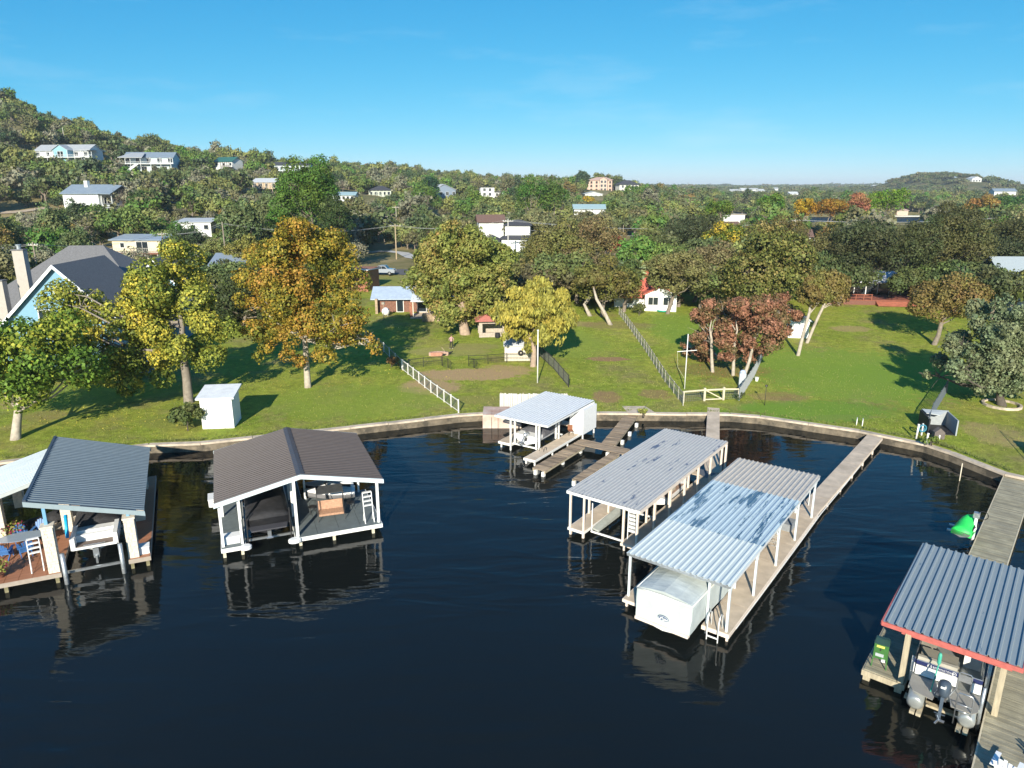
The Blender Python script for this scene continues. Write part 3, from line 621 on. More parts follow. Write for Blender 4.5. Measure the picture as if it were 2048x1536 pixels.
MB().slab((-1.05,.0,1.35),(-.95,-.6,1.35),(.95,-.6,1.35),(1.05,.0,1.35),.07).obj('swim_platform',M('dark_grey_platform',(.06,.06,.07),.6,.1),bB)
MB().box(-.1,.1,-.45,.05,.7,1.15).tube([(-.18,-.5,.75),(.18,-.5,.75)],.06).obj('propeller_guard',alu,bB)
for s in (-1,1):
    tw=MB(); tw.tube([(s*1.12,2.9,1.8),(s*1.0,3.3,2.75),(0,3.35,2.85)],.035).obj('tower_frame',blackm,bB)
    r_=MB()
    for k in range(3): r_.torus((s*1.0,3.1-.12*k,2.55),.13,.028,'x' if k%2 else 'y',12,5)
    r_.obj('board_rack',whitem,bB)
pb=thing('porch_swing','brown cushioned swing bench with dark canopy on the slate grey deck','swing seat',loc2w(B,1.75,1.75,.605),rad(22-4))
cush=M('tan_cushion',(.42,.24,.15),.75,.2,8,.3,12)
MB().slab((-.72,.0,.52),(-.72,-.62,.48),(.72,-.62,.48),(.72,0,.52),.13).obj('seat',cush,pb); MB().slab((-.72,.22,1.0),(-.72,.02,.5),(.72,.02,.5),(.72,.22,1.0),.1).obj('backrest',cush,pb)
MB().slab((-.8,.75,1.75),(-.8,-.15,1.62),(.8,-.15,1.62),(.8,.75,1.75),.05).obj('canopy',M('charcoal_canopy',(.05,.055,.06),.8,.2),pb)
for s in (-1,1): MB().tube([(s*.78,-.65,0),(s*.78,.1,1.66)],.022).tube([(s*.78,.75,0),(s*.78,.3,1.7)],.022).tube([(s*.74,-.55,.5),(s*.78,.1,1.6)],.012).obj('frame',blackm,pb)
for (x,y,l) in ((3.05,2.35,'black metal dock chair beside the swing bench'),(.75,2.6,'black metal dock chair left of the swing bench')):
    t=thing('metal_chair',l,'chair',loc2w(B,x,y,.605),rad(22+(25 if x>2 else 190)),'black metal chairs on the grey deck')
    MB().lathe((0,0,.42),[(.24,0),(.26,.02),(.24,.04)],14).obj('seat',blackm,t)
    for a in range(4): MB().tube([(.2*math.cos(a*1.57+.78),.2*math.sin(a*1.57+.78),.42),(.26*math.cos(a*1.57+.78),.26*math.sin(a*1.57+.78),0)],.015).obj('leg',blackm,t)
    m=MB(); m.torus((0,.24,.72),.24,.015,'y',14,5)
    for k in range(-2,3): m.tube([(k*.08,.24,.44),(k*.08,.24,.94-abs(k)*.04)],.008,4)
    m.obj('backrest',blackm,t)
jg=M('silver_white_shell',(.70,.71,.72),.35,.05)
jetski('jet_ski','white jet ski with black stripe on the grey deck, nearer the swing bench',loc2w(B,3.6,4.0,.62),rad(22+80),jg,M('grey_hull',(.2,.2,.21),.4,.1))
jetski('jet_ski','white jet ski with dark bands on the grey deck, further back',loc2w(B,3.8,5.9,.35),rad(22+84),jg,rubber)
lb=thing('swim_ladder','white swim ladder at the right front corner of the slate grey deck','ladder',loc2w(B,3.75,.25,.6),rad(22+4))
for s in (-1,1): MB().tube([(s*.27,-.3,0),(s*.27,-.08,.55),(s*.27,.1,1.85)],.03).tube([(s*.27,.2,0),(s*.27,-.02,.6)],.02).obj('rail',whitem,lb)
for i in range(4): MB().box(-.27,.27,-.04+i*.03,.12+i*.03,1.0+i*.27,1.05+i*.27).obj('tread',whitem,lb)
dbx=thing('dock_box','white dock box at the front of the left grey walkway','dock box',loc2w(B,-3.95,.5,.605),rad(22)); dockbox(dbx,.85,.5,.42)
dbx=thing('dock_box','white dock box beside the left posts of the gabled boathouse','dock box',loc2w(B,-4.95,6.3,.605),rad(22)); dockbox(dbx,.5,1.0,.5)
# ================= C: small white boathouse
C=thing('boathouse','small white boathouse with white ribbed roof and storage closet near the seawall','boathouse',(-1.34,53.4,0),rad(-33.5))
roof_sheets(C,(0,0,2.72),(1,0,-.01),(0,1,.01),4.8,7.7,.8,.267,.04,boat_white_roof)
MB().box(0,4.8,-.05,0,2.56,2.70).obj('fascia',white,C); MB().box(4.8,4.85,0,7.7,2.54,2.66).obj('fascia',white,C); MB().box(-.05,0,0,7.7,2.56,2.7).obj('fascia',white,C)
deck(C,.2,1.4,.2,7.6,decktan,.5,fmat=white,fh=.18); deck(C,3.85,4.8,-1.75,7.6,decktan,.5,fmat=white,fh=.18); deck(C,1.4,3.85,6.6,7.6,decktan,.5,seg=1.2,along='x')
for x,y in ((1.42,.1),(1.62,.4),(1.42,3.6),(3.72,.2),(3.9,.35),(3.72,3.2),(3.9,3.35),(1.42,7.2),(.2,7.2)): square_post(C,x,y,.5,2.6,.11,white)
piles(C,[(1.42,.1),(.4,.3),(3.95,-1.6),(4.7,-1.6),(4.7,1),(4.7,3.4),(5.0,5.4),(5.0,7.4),(.4,4),(.4,7.4)],.1,white)
st=MB(); st.box(3.9,5.15,5.15,7.5,.5,2.58).obj('closet_wall',M('white_siding',(.80,.80,.78),.6,.04,bump=.2),C)
for k in range(5): MB().box(3.9+.25*k+.235,3.9+.25*k+.25,5.135,5.15,.55,2.55).obj('batten',white,C)
for x in (1.5,3.6): MB().beam((x,.7,2.45),(x,.7,.55),.03).obj('lift_cable',galv,C)
MB().beam((1.5,.3,.55),(3.75,.3,.55),.12,.1).beam((1.5,4.2,.55),(3.75,4.2,.55),.12,.1).obj('lift_beam',white,C)
for x in (4.05,4.45): MB().tube([(x,.1,.5),(x,.1,.72),(x,.3,.82),(x,.5,.72),(x,.5,.5)],.018).obj('grab_rail',blackm,C)
bC=boat_cov('motorboat','fishing boat with charcoal cover and white stern inside the small white boathouse',C,loc2w(C,2.62,.5),rad(-33.5),5.6,2.0,.8,covergrey,lambda t:.2+.42*math.exp(-((t-.45)/.35)**2),.55,skirt=.25,y0=.08)
outboard(bC,0,-.25,1.25,alu,.95,.9)
bb=thing('patio_chair','small brown folding chair in front of the white closet','chair',loc2w(C,4.3,4.6,.505),rad(10))
MB().box(-.2,.2,-.2,.2,.38,.42).obj('seat',M('rust_brown',(.25,.10,.05)),bb); MB().box(-.2,.2,.18,.21,.42,.8).obj('backrest',M('rust_brown',(.25,.10,.05)),bb)
for sx in (-1,1):
    for sy in (-1,1): MB().box(sx*.17-.015,sx*.17+.015,sy*.17-.015,sy*.17+.015,0,.38).obj('leg',blackm,bb)
# upright board wall behind C
R_=thing('board_wall','weathered white upright board wall on the shore behind the small white boathouse','wall',(0,61.1,0),rad(-1))
wb=M('chalky_white_board',(.50,.50,.48),.8,.10,2.6,.4,20,stretch=(2,2,.6),col2=(.26,.24,.22),c2=(.52,.66))
for i in range(31):
    h_=2.2+random.uniform(-.05,.05); o=MB().box(-.09,.09,-.012,.012,.6,h_).obj('board',wb,R_,loc=(-1.02+i*.197,random.uniform(-.006,.006),0)); o.rotation_euler=(0,random.uniform(-.006,.006),0)
MB().box(-1.1,5.0,.02,.08,.9,1.0).box(-1.1,5.0,.02,.08,2.0,2.1).obj('cross_rail',timber,R_)
kind(R_.children[-1],'stuff')
for x in (-1.0,1.0,3.0,4.9): square_post(R_,x,.13,.3,2.25,.1,timber)
K_=thing('concrete_pier','whitewashed concrete block pier stained rust-brown at the waterline','pier',(0,0,0))
pierm=M('pink_white_concrete',(.58,.47,.40),.85,.14,1.5,.5,10,col2=(.36,.16,.10),c2=(.42,.75),world=True)
for x0,x1,zt in ((-2.52,-1.75,1.22),(-1.74,-1.05,1.20),(-1.04,-.2,1.22),(-.19,.8,1.1)): box('block',(x0,x1,58.0,60.4,-.8,zt),pierm,K_)
MB().tube([(-1.75,57.97,-.2),(-1.75,57.97,1.0)],.02).tube([(-1.2,57.97,-.2),(-1.2,57.97,1.0)],.02).obj('mooring_rod',blackm,K_)
# ================= D: plank dock
D=thing('wooden_dock','weathered brown plank dock with two fingers and white piles in front of the lawn','dock',(0,0,0),rad(-33.5))
def plank_run(parent,p,q,width,pitch,z,mat,name='plank',t=.045,stringer=True):
    p=Vector(p);q=Vector(q);d=(q-p);L_=d.length;d.normalize();s=Vector((-d.y,d.x,0)); n=round(L_/pitch); w_=L_/n; me=MB().box(-width/2,width/2,-w_/2+.016,w_/2-.016,-t,0).mesh(name,mat)
    a=math.atan2(d.y,d.x)-math.pi/2
    for i in range(n):
        c=p+d*(w_*(i+.5)); o=put(me,name,parent,loc=(c.x+random.uniform(-.015,.015),c.y,z+random.uniform(-.012,.012)),rz=a+random.uniform(-.008,.008))
        o.scale=(random.uniform(.985,1.02),1,1)
    if stringer:
        for k in (-1,1):
            o=s*(width/2-.08)*k; MB().beam((p+o)+Vector((0,0,z-.14)),(q+o)+Vector((0,0,z-.14)),.07,.18).obj('stringer',timber,parent)
plank_run(D,(-24.63,40.7,0),(-24.63,46.75,0),1.12,.19,.5,wood1)
plank_run(D,(-23.0,46.8,0),(-23.0,48.1,0),4.3,.185,.5,wood1)
plank_run(D,(-21.45,40.5,0),(-21.45,46.7,0),.75,.19,.5,wood1)
plank_run(D,(-22.75,48.15,0),(-24.45,56.6,0),1.15,.205,.52,wood1)
for a,b in ((-24.95,40.8),(-24.3,40.8),(-24.95,43.6),(-24.3,43.6),(-24.3,46.4),(-22.2,46.9),(-21.7,40.6),(-21.2,43.5),(-21.2,47.8),(-22.4,50),(-22.75,52.2),(-23.2,54.6),(-25.0,47.9)):
    MB().box(-.11,.11,-.11,.11,-1.5,.34).obj('pile',white,D,loc=(a,b,0))
MB().slab((4.9-.3,61.0,.76),(4.9,60.2,.745),(0,0,0),(0,0,0),.01) if False else None
ap=thing('ramp_slab','pale concrete slab on the lawn at the head of the plank dock','slab',(0,0,0))
q=[G(1243,811,.78),G(1288,811,.78),G(1312,826,.76),G(1258,827,.76)]
MB().slab(q[0],q[3],q[2],q[1],.1).obj('slab',conc,ap)
# ================= E: long grey roof dock
E_=thing('boathouse','long boathouse with weathered light grey ribbed roof and cream posts','boathouse',(3.25,38.57,0),rad(-36))
roof_sheets(E_,(0,0,2.84),(1,0,0),(0,1,0.),4.66,13.75,.93,.233,.04,grey_roof)
MB().box(0,4.66,-.05,0,2.68,2.83).obj('fascia',white,E_); MB().box(4.66,4.71,0,13.75,2.62,2.81).obj('fascia',creamw,E_); MB().box(-.05,0,0,13.75,2.66,2.83).obj('fascia',white,E_)
deck(E_,.1,1.15,.05,13.2,decktan,.5,fmat=white,fh=.16); deck(E_,3.55,4.55,.15,13.2,decktan,.5,fmat=creamw,fh=.16); deck(E_,1.15,3.55,12.2,13.2,decktan,.5,seg=1.2,along='x')
for y in (.15,2.4,4.6,6.8,9.,11.2,13.3): square_post(E_,.16,y,.5,2.78,.11,creamw); square_post(E_,4.5,y,.5,2.78,.12,creamw)
for y in (.15,3.2,6.4,9.6): square_post(E_,1.08,y,.5,2.78,.10,creamw); square_post(E_,3.6,y+.1,.5,2.78,.11,creamw)
square_post(E_,4.75,13.4,-1,2.7,.12,creamw,'pile')
piles(E_,[(.18,.2),(1.05,.2),(.18,4),(1.05,4),(.18,8),(1.05,8),(3.7,.3),(4.4,.3),(4.4,4),(4.4,8),(4.4,12)],.12,creamw,.35)
MB().beam((1.25,.75,.28),(3.5,.75,.28),.09).beam((1.25,4.6,.28),(3.5,4.6,.28),.09).obj('lift_beam',white,E_)
MB().tube([(1.3,.75,.3),(1.3,.75,2.1)],.035).obj('guide_pole',whitem,E_); MB().tube([(1.3,4.6,.3),(1.3,4.6,2.1)],.035).obj('guide_pole',whitem,E_)
MB().add([(1.35,.8,.40),(1.75,.8,.34),(1.75,4.9,.34),(1.35,4.9,.40),(1.35,.8,.52),(1.75,.8,.44),(1.75,4.9,.72),(1.35,4.9,.80)],[(0,3,2,1),(4,5,6,7),(0,1,5,4),(1,2,6,5),(2,3,7,6),(3,0,4,7)]).obj('lift_bunk',M('grey_carpet',(.36,.38,.35),.9,.1),E_)
lE=thing('step_ladder','white aluminium step ladder standing on the front right corner under the long grey roof','ladder',loc2w(E_,3.95,.75,.505),rad(-36+2))
for s in (-1,1): MB().tube([(s*.3,0,0),(s*.3,.0,1.75)],.03).obj('rail',whitem,lE)
for i in range(6): MB().box(-.3,.3,-.03,.12,.5+i*.24,.62+i*.24).obj('tread',whitem,lE)
bE=thing('fishing_boat','tan-decked fishing boat with white seat moored under the long grey roof','boat',loc2w(E_,2.55,6.6,.12),rad(-36))
sec=hull_sections(5.6,1.9,.6); put(hull_mesh(sec,'hull',gelwhite),'hull',bE)
MB().prism([(-.85,.3),(.85,.3),(.85,3.2),(.4,4.8),(-.4,4.8),(-.85,3.2)],.63,.66).obj('deck_carpet',M('tan_carpet',(.30,.20,.15),.9,.15),bE)
MB().box(-.7,.7,1.3,1.8,.66,1.1).obj('seat',beige,bE); MB().box(-.7,.7,1.75,1.88,1.05,1.5).obj('backrest',beige,bE); MB().box(.1,.65,2.6,3.0,.66,1.25).obj('console',gelwhite,bE)
outboard(bE,0,-.25,.75,blackm,.85,.2)
bE2=thing('rowing_boat','grey dinghy floating behind the long grey roof dock','boat',loc2w(E_,5.6,12.2,.02),rad(-36+75))
sec=hull_sections(2.9,1.2,.42,10); put(hull_mesh(sec,'hull',M('dark_grey_hull',(.10,.11,.13),.5,.1)),'hull',bE2); MB().box(-.45,.45,.9,1.15,.43,.47).obj('thwart',timber,bE2); MB().tube([(0,1.6,.45),(0,1.6,1.9)],.02).obj('mast',alu,bE2)
# walkway from E to the shore
def walk(name,label,p,q,w_,mat,z0,z1,group=None,seg=2.4,stringm=None,pil=True):
    t=thing(name,label,'walkway',(p.x,p.y,0),0,group); d=Vector((q.x-p.x,q.y-p.y,0)); L_=d.length; t.rotation_euler=(0,0,math.atan2(d.y,d.x)-math.pi/2)
    n=max(1,round(L_/seg))
    for i in range(n):
        a=L_*i/n+.01; b=L_*(i+1)/n-.01; za=z0+(z1-z0)*i/n; zb=z0+(z1-z0)*(i+1)/n
        MB().slab((-w_/2,b,zb),(-w_/2,a,za),(w_/2,a,za),(w_/2,b,zb),.1).obj('deck_panel',mat,t)
    for s in (-1,1): MB().beam((s*(w_/2-.02),0,z0-.16),(s*(w_/2-.02),L_,z1-.16),.06,.14).obj('stringer',stringm or creamw,t)
    if pil:
        for i in range(1,int(L_/3)+1):
            for s in (-1,1): MB().box(-.05,.05,-.05,.05,-1.2,z0-.2).obj('pile',creamw,t,loc=(s*(w_/2-.06),i*3-.5,0))
    return t
walk('walkway','narrow pale concrete walkway from the timber gate to the long grey roof dock',Vector(loc2w(E_,3.9,13.25)),G(1427,817,.7),1.05,decktan,.5,.78)
# ================= F: big three-tone roof dock
F_=thing('boathouse','large boathouse with pale ribbed roof in three tones, wet blue in the middle','boathouse',(5.55,31.0,0),rad(-36.5))
for y0,y1,mt,lf in ((-.02,4.62,front_roof,.0),(4.5,11.1,mid_roof,.012),(11.0,15.5,tan_roof,.024)): roof_sheets(F_,(0,y0,2.95),(1,0,0),(0,1,0),5.12,y1-y0,.853,.2844,.055,mt,lf)
MB().box(0,5.12,.05,.1,2.78,2.93).obj('fascia',galv,F_); MB().box(5.06,5.12,.1,15.4,2.78,2.93).obj('fascia',whitem,F_); MB().box(0,.06,.1,15.4,2.78,2.93).obj('fascia',whitem,F_)
deck(F_,0,.8,-.12,15.3,decktan,.5,fmat=creamw,fh=.16); deck(F_,3.98,5.22,.1,15.6,decktan,.5,fmat=creamw,fh=.2); deck(F_,.8,3.98,14.4,15.4,decktan,.5,seg=1.1,along='x')
pw=M('pale_blue_white_post',(.66,.73,.76),.4,.05)
for y in (.25,3.95,7.55,11.1,14.7):
    square_post(F_,5.06,y,.5,2.9,.10,pw); square_post(F_,.1,y,.5,2.9,.10,pw); square_post(F_,4.08,y+.1,.5,2.9,.09,pw)
    MB().beam((5.06,y,2.4),(5.06,y+.5,2.88),.05).beam((5.06,y,2.4),(5.06,y-.5 if y>1 else y,2.88),.05).obj('brace',pw,F_)
piles(F_,[(4.1,.3),(5.1,.3)]+[(5.1,y) for y in (2.5,5,7.5,10,12.5,15)]+[(.1,.1),(.7,.1),(.1,4),(.1,8)],.10,creamw,.35)
box('storage_bench',(3.99,4.6,11.9,12.9,.505,.95),covergrey2,F_)
pl_=thing('pool_ladder','white hooped pool ladder at the front end of the sandy dock','ladder',loc2w(F_,4.55,-.02,0),rad(-36.5))
for s in (-1,1): MB().tube([(s*.26,-.1,-.9),(s*.26,-.1,1.0),(s*.26,-.02,1.25),(s*.26,.18,1.32),(s*.26,.36,1.2),(s*.26,.40,.5)],.03,8).obj('handrail',whitem,pl_,True)
for z in (-.45,-.1,.2): MB().box(-.26,.26,-.13,-.06,z-.02,z+.02).obj('tread',whitem,pl_)
hl=thing('hoop_rail','pale blue and white hooped rail standing beside the back corner of the three-tone roof','rail',loc2w(F_,4.3,16.4,0),rad(-36.5))
for s in (-1,1): MB().tube([(s*.14,0,-.8),(s*.14,0,1.5),(s*.09,.0,1.62),(0,0,1.66)],.03,8).obj('rail',pw,hl,True)
MB().tube([(-.13,0,1.6),(.13,0,1.6)],.07,8).obj('grip',M('pale_cyan_grip',(.2,.5,.58),.5,.05),hl,True)
# white fabric boat cover
cvm=M('white_canvas_cover',(.47,.52,.51),.8,.10,1.6,1.,3.5,stretch=(1,1,.5))
bF=thing('covered_boat','large boat shrouded in a boxy white canvas cover with an oval badge','boat',loc2w(F_,2.6,-1.25,.62),rad(-36.5-1))
def canvas():
    V=[];Fc=[]; nx,ny=14,26; L_=7.6; W=2.75
    # cross sections along y; profile across
    prof=[]
    for j in range(ny):
        t=j/(ny-1); y=L_*t; w_=W/2*(1-max(0,(t-.7)/.3)**2*.75); top=1.72+.05*math.sin(t*9)-.25*max(0,t-.7)
        row=[]
        lo=.06+.05*math.sin(t*7)
        pts=[(-w_*.97,lo),(-w_*.985,.45),(-w_,.9),(-w_*1.0,1.35),(-w_*.99,1.52)]
        pts+=[(-w_*.9,1.58),(-w_*.5,top-.02),(0,top+.07),(w_*.5,top-.02),(w_*.9,1.58)]
        pts+=[(w_*.99,1.52),(w_,1.35),(w_,.9),(w_*.985,.45),(w_*.97,lo)]
        for k,(x,z) in enumerate(pts): row.append((x+.012*math.sin(k*2.3+j*1.1),y+(0 if j else (-.06*math.cos(x*1.6/w_)+ -.09*max(0,1-z))),z+.01*math.sin(j*1.7+k)))
        prof.append(row)
    m=MB(); k=len(prof[0]); vs=[p for r in prof for p in r]; fs=[(i*k+a,i*k+a+1,(i+1)*k+a+1,(i+1)*k+a) for i in range(ny-1) for a in range(k-1)]
    fs.append(tuple(range(k))); e=(ny-1)*k; fs.append(tuple(e+a for a in range(k-1,-1,-1))); m.add(vs,fs); return m
canvas().obj('canvas_cover',cvm,bF)
MB().tube([(-1.36,-.05,1.52),(-.7,-.12,1.6),(0,-.14,1.64),(.7,-.12,1.6),(1.36,-.05,1.52)],.035,6).tube([(1.36,-.05,1.52),(1.38,3,1.52),(1.36,5.3,1.5)],.03,6).tube([(-1.36,-.05,1.52),(-1.38,3,1.52)],.03,6).obj('seam_piping',M('cream_white_piping',(.66,.66,.62),.6,.04),bF,True)
MB().box(-1.32,1.32,-.20,.02,-.03,.10).obj('hull_rim',creamw,bF)
MB().prism([(1.36*math.cos(a*.4)*.97,3.6-3.7*abs(math.sin(a*.4))*0) for a in range(3)],-.1,.0) if False else None
sec=hull_sections(7.4,2.5,.4); hh=put(hull_mesh(sec,'hull',gelwhite),'hull',bF); hh.location=(0,.05,-.3)
bd=MB(); n=20
bd.add([(.27*math.cos(2*math.pi*i/n)+.12,-.005,.155*math.sin(2*math.pi*i/n)) for i in range(n)]+[(.27*math.cos(2*math.pi*i/n)+.12,.012,.155*math.sin(2*math.pi*i/n)) for i in range(n)],[tuple(range(n))]+[(i,(i+1)%n,n+(i+1)%n,n+i) for i in range(n)])
ob=bd.obj('badge',M('badge_blue',(.06,.11,.20),.5,.1),bF,loc=(-.05,-.125,.48)); ob.rotation_euler=(rad(7),0,0)
sw=MB()
for x,z,l in ((-.03,.045,.15),(.06,.0,.2),(.2,-.03,.14),(.10,-.07,.12),(-.05,-.03,.07)): sw.beam((x,-.02,z-.02),(x+l,-.02,z+.03),.012,.035,up=(0,0,1))
sw.torus((.12,-.01,0),.0,.0,'y',3,3) if False else None
m=MB(); 
for i in range(24):
    a=2*math.pi*i/24; b=2*math.pi*(i+1)/24; m.beam((.12+.24*math.cos(a),-.012,.13*math.sin(a)),(.12+.24*math.cos(b),-.012,.13*math.sin(b)),.012,.012)
m.obj('badge_ring',whitem,ob); sw.obj('badge_emblem',whitem,ob)
bF2=boat_cov('motorboat','small boat with light grey fitted cover beside the white posts near the dock elbow',F_,loc2w(F_,2.6,9.0),rad(-36.5),4.6,1.9,.7,covergrey2,lambda t:.25+.5*math.exp(-((t-.5)/.25)**2),.55,skirt=.35)
wr=thing('wire_rack','thin wire plant rack on the sandy dock under the wet blue roof edge','rack',loc2w(F_,4.35,9.3,.5),rad(-30))
m=MB()
for x in (-.3,.3):
    for y in (-.2,.2): m.tube([(x,y,0),(x,y,1.0)],.01,4)
m.obj('frame',galv,wr)
for z in (.3,.6,.9): MB().tube([(-.3,-.2,z),(.3,-.2,z),(.3,.2,z),(-.3,.2,z),(-.3,-.2,z)],.01,4).obj('shelf',galv,wr)
walk('walkway','long sandy concrete walkway from the seawall to the three-tone roof dock',Vector(loc2w(F_,4.62,15.6)),G(1750,872,.6),1.15,decktan,.5,.6)
m=MB(); a=Vector(loc2w(F_,5.25,1.0,.32)); b=Vector(loc2w(F_,5.3,16,.3)); c=G(1764,877,.45); rope(m,a,b,.05,14,.03); rope(m,b,c,.06,14,.03)
tag(m.obj('dock_hose',whitem),'white hose running along the water edge of the sandy walkway','hose')
lS=thing('dock_ladder','white and black ladder hanging on the seawall left of the long sandy walkway','ladder',G(1716,868,.0),rad(-30))
for s in (-1,1): MB().tube([(s*.22,0,-.6),(s*.22,0,1.2),(s*.22,.25,1.35),(s*.22,.4,1.2),(s*.22,.4,.7)],.035,8).obj('rail',whitem,lS,True)
for z in (-.3,0,.3): MB().box(-.22,.22,-.03,.03,z-.02,z+.02).obj('tread',whitem,lS)
# ================= G: right dock with slate blue roof
Gd=thing('boathouse','slate blue ribbed roof boathouse with coral red trim and timber posts at the lower right','boathouse',(15.08,25.26,0),rad(-39))
roof_sheets(Gd,(0,0,3.02),(1,0,0),(0,1,.02),4.68,8.1,.936,.312,.06,slate_roof)
MB().box(-.03,4.72,-.06,0,2.84,3.02).obj('fascia',redtrim,Gd); MB().box(-.06,-.0,-.03,8.1,2.86,3.04).obj('fascia',redtrim,Gd); MB().box(4.68,4.73,0,8.1,2.86,3.04).obj('fascia',redtrim,Gd)
for y in (.12,4,7.8):
    square_post(Gd,.95,y,.5,2.88,.2,timber); square_post(Gd,4.15,y+.2,.5,2.88,.2,timber)
    MB().box(.7,4.4,y-.05,y+.05,2.70,2.86).obj('cross_beam',redtrim if y<1 else timber,Gd)
def planks_stuff(parent,x0,x1,y0,y1,pitch,z,mat):
    n=round((y1-y0)/pitch); w_=(y1-y0)/n
    for i in range(n):
        zz=z+random.uniform(-.006,.006); MB().box(x0+random.uniform(-.01,.01),x1+random.uniform(-.01,.01),y0+w_*i+.006,y0+w_*(i+1)-.006,zz-.04,zz).obj('plank',mat,parent)
planks_stuff(Gd,-.44,1.06,.1,8.,.15,.5,wood2)
planks_stuff(Gd,3.9,8.2,-7.5,9.2,.15,.5,wood2)
MB().box(-.5,1.12,.02,.1,.22,.47).obj('fascia',timber,Gd); MB().box(-.5,-.44,.1,8,.22,.47).obj('fascia',timber,Gd); MB().box(1.06,1.12,.1,8,.22,.47).obj('fascia',timber,Gd); MB().box(3.84,3.9,-7.5,9.2,.2,.50).obj('fascia',M('pale_edge_timber',(.55,.48,.34),.8,.15),Gd)
for x,y in ((-.3,.2),(.9,.2),(-.3,4),(.9,4),(4.0,-3),(4.0,3),(4,8),(-.3,7.8)): MB().box(-.13,.13,-.13,.13,-1.5,.35).obj('pile',timber,Gd,loc=(x,y,0))
for x in (1.75,3.3):
    for k in (-.11,.11): MB().box(x+k-.085,x+k+.085,-1.35,6,.30,.42).obj('lift_bunk',timber,Gd)
MB().box(1.2,3.8,-.35,-.1,.18,.28).obj('lift_beam',timber,Gd)
MB().tube([(3.72,-.5,.2),(3.72,-.5,2.0)],.06,10).tube([(3.72,.9,.2),(3.72,.9,2.6)],.07,10).obj('guide_tube',galv,Gd,True); MB().tube([(1.22,.35,.6),(1.22,.35,1.75)],.05,10).obj('guide_tube',whitem,Gd,True)
# pontoon boat
P_=thing('pontoon_boat','pontoon boat with navy and white sides and dark outboard under the slate blue roof','boat',loc2w(Gd,2.5,-.75,.45),rad(-39+3))
pont=M('dull_aluminium',(.42,.44,.42),.35,.1,3,metal=.5)
for s in (-1,1):
    m=MB(); m.tube([(s*.85,-.45,.28),(s*.85,-.4,.28),(s*.85,6.2,.28),(s*.85,7.0,.42)],[.18,.29,.29,.06],12); m.obj('pontoon_tube',pont,P_,True)
MB().box(-1.18,1.18,0,6.9,.56,.66).obj('deck_frame',pont,P_)
padm=M('ribbed_grey_pad',(.28,.27,.24),.8,.1,2,.4,60)
MB().prism([(-1.16,.85),(-1.16,.1),(-1.0,-.25),(-.3,-.42),(-.22,.25),(.22,.25),(.3,-.42),(1.0,-.42),(1.16,-.2),(1.16,.85)],.66,.69).obj('stern_deck',padm,P_)
ribw=M('white_ribbed_panel',(.75,.76,.75),.3,.03)
def fence(x0,y0,x1,y1,name='side_panel'):
    d=Vector((x1-x0,y1-y0,0)); L_=d.length; o=MB()
    for k in range(5): o.beam((x0,y0,.76+k*.085),(x1,y1,.76+k*.085),.035,.078)
    a=o.obj(name,ribw,P_); MB().beam((x0,y0,1.26),(x1,y1,1.26),.04,.17).obj('navy_band',navy,a); MB().tube([(x0,y0,1.36),(x1,y1,1.36)],.022,6).obj('top_rail',alu,a); return a
tr=fence(-1.08,.9,.35,.9,'stern_panel'); fence(.82,.9,1.12,.9,'stern_panel'); fence(1.14,.9,1.14,6.6); fence(-1.14,.95,-1.14,6.6)
gt=thing if False else None
m=MB(); m.tube([(.38,.86,.68),(.38,.86,1.38),(.44,.86,1.45),(.76,.86,1.45),(.82,.86,1.38),(.82,.86,.68)],.022,6); m.beam((.4,.88,1.2),(.8,.88,1.2),.02,.3); m.obj('gate',alu,P_)
m=MB(); m.tube([(.45,-.4,.0),(.45,-.42,1.3),(.5,-.42,1.38),(.9,-.42,1.38),(.95,-.42,1.3),(.95,-.4,0)],.022,6)
for z in (.35,.62,.9): m.tube([(.45,-.42,z),(.95,-.42,z)],.018,6)
m.obj('boarding_ladder',alu,P_,True)
m=MB(); m.tube([(.38,.86,.7),(.2,.2,.7),(.30,-.38,.7)],.02,6); m.tube([(-.3,.0,.7),(-.22,.3,.72),(.2,.3,.72)],.02,6); m.obj('stern_rail',alu,P_)
MB().box(-1.05,.35,.98,1.5,.66,1.25).box(-1.06,.30,.95,1.12,1.2,1.5).obj('lounge_seat',beige,P_); MB().box(-1.0,-.4,1.2,1.9,1.25,1.42).box(-.3,.28,1.2,1.9,1.25,1.42).obj('cushion',M('taupe_cushion',(.27,.25,.20),.7,.1),P_)
MB().box(-1.1,-.55,2.1,5.2,.66,1.1).obj('side_seat',beige,P_); MB().box(.45,1.05,2.6,3.2,.66,1.5).obj('console',ribw,P_); MB().box(.1,1.0,3.6,4.2,.66,1.3).obj('captain_seat',beige,P_)
outboard(P_,0,-.42,.95,cowlm,1.12,.45)
m=MB(); m.tube([(-.42,.05,.7),(-.32,.45,1.8)],.025).tube([(-.32,.45,1.8),(-.32,.45,2.25)],.012); m.lathe((-.33,.42,1.75),[(.04,0),(.07,.05),(.07,.4),(.04,.5)],8); m.obj('green_paddle',M('sea_green_plastic',(.06,.38,.27),.5,.05),P_)
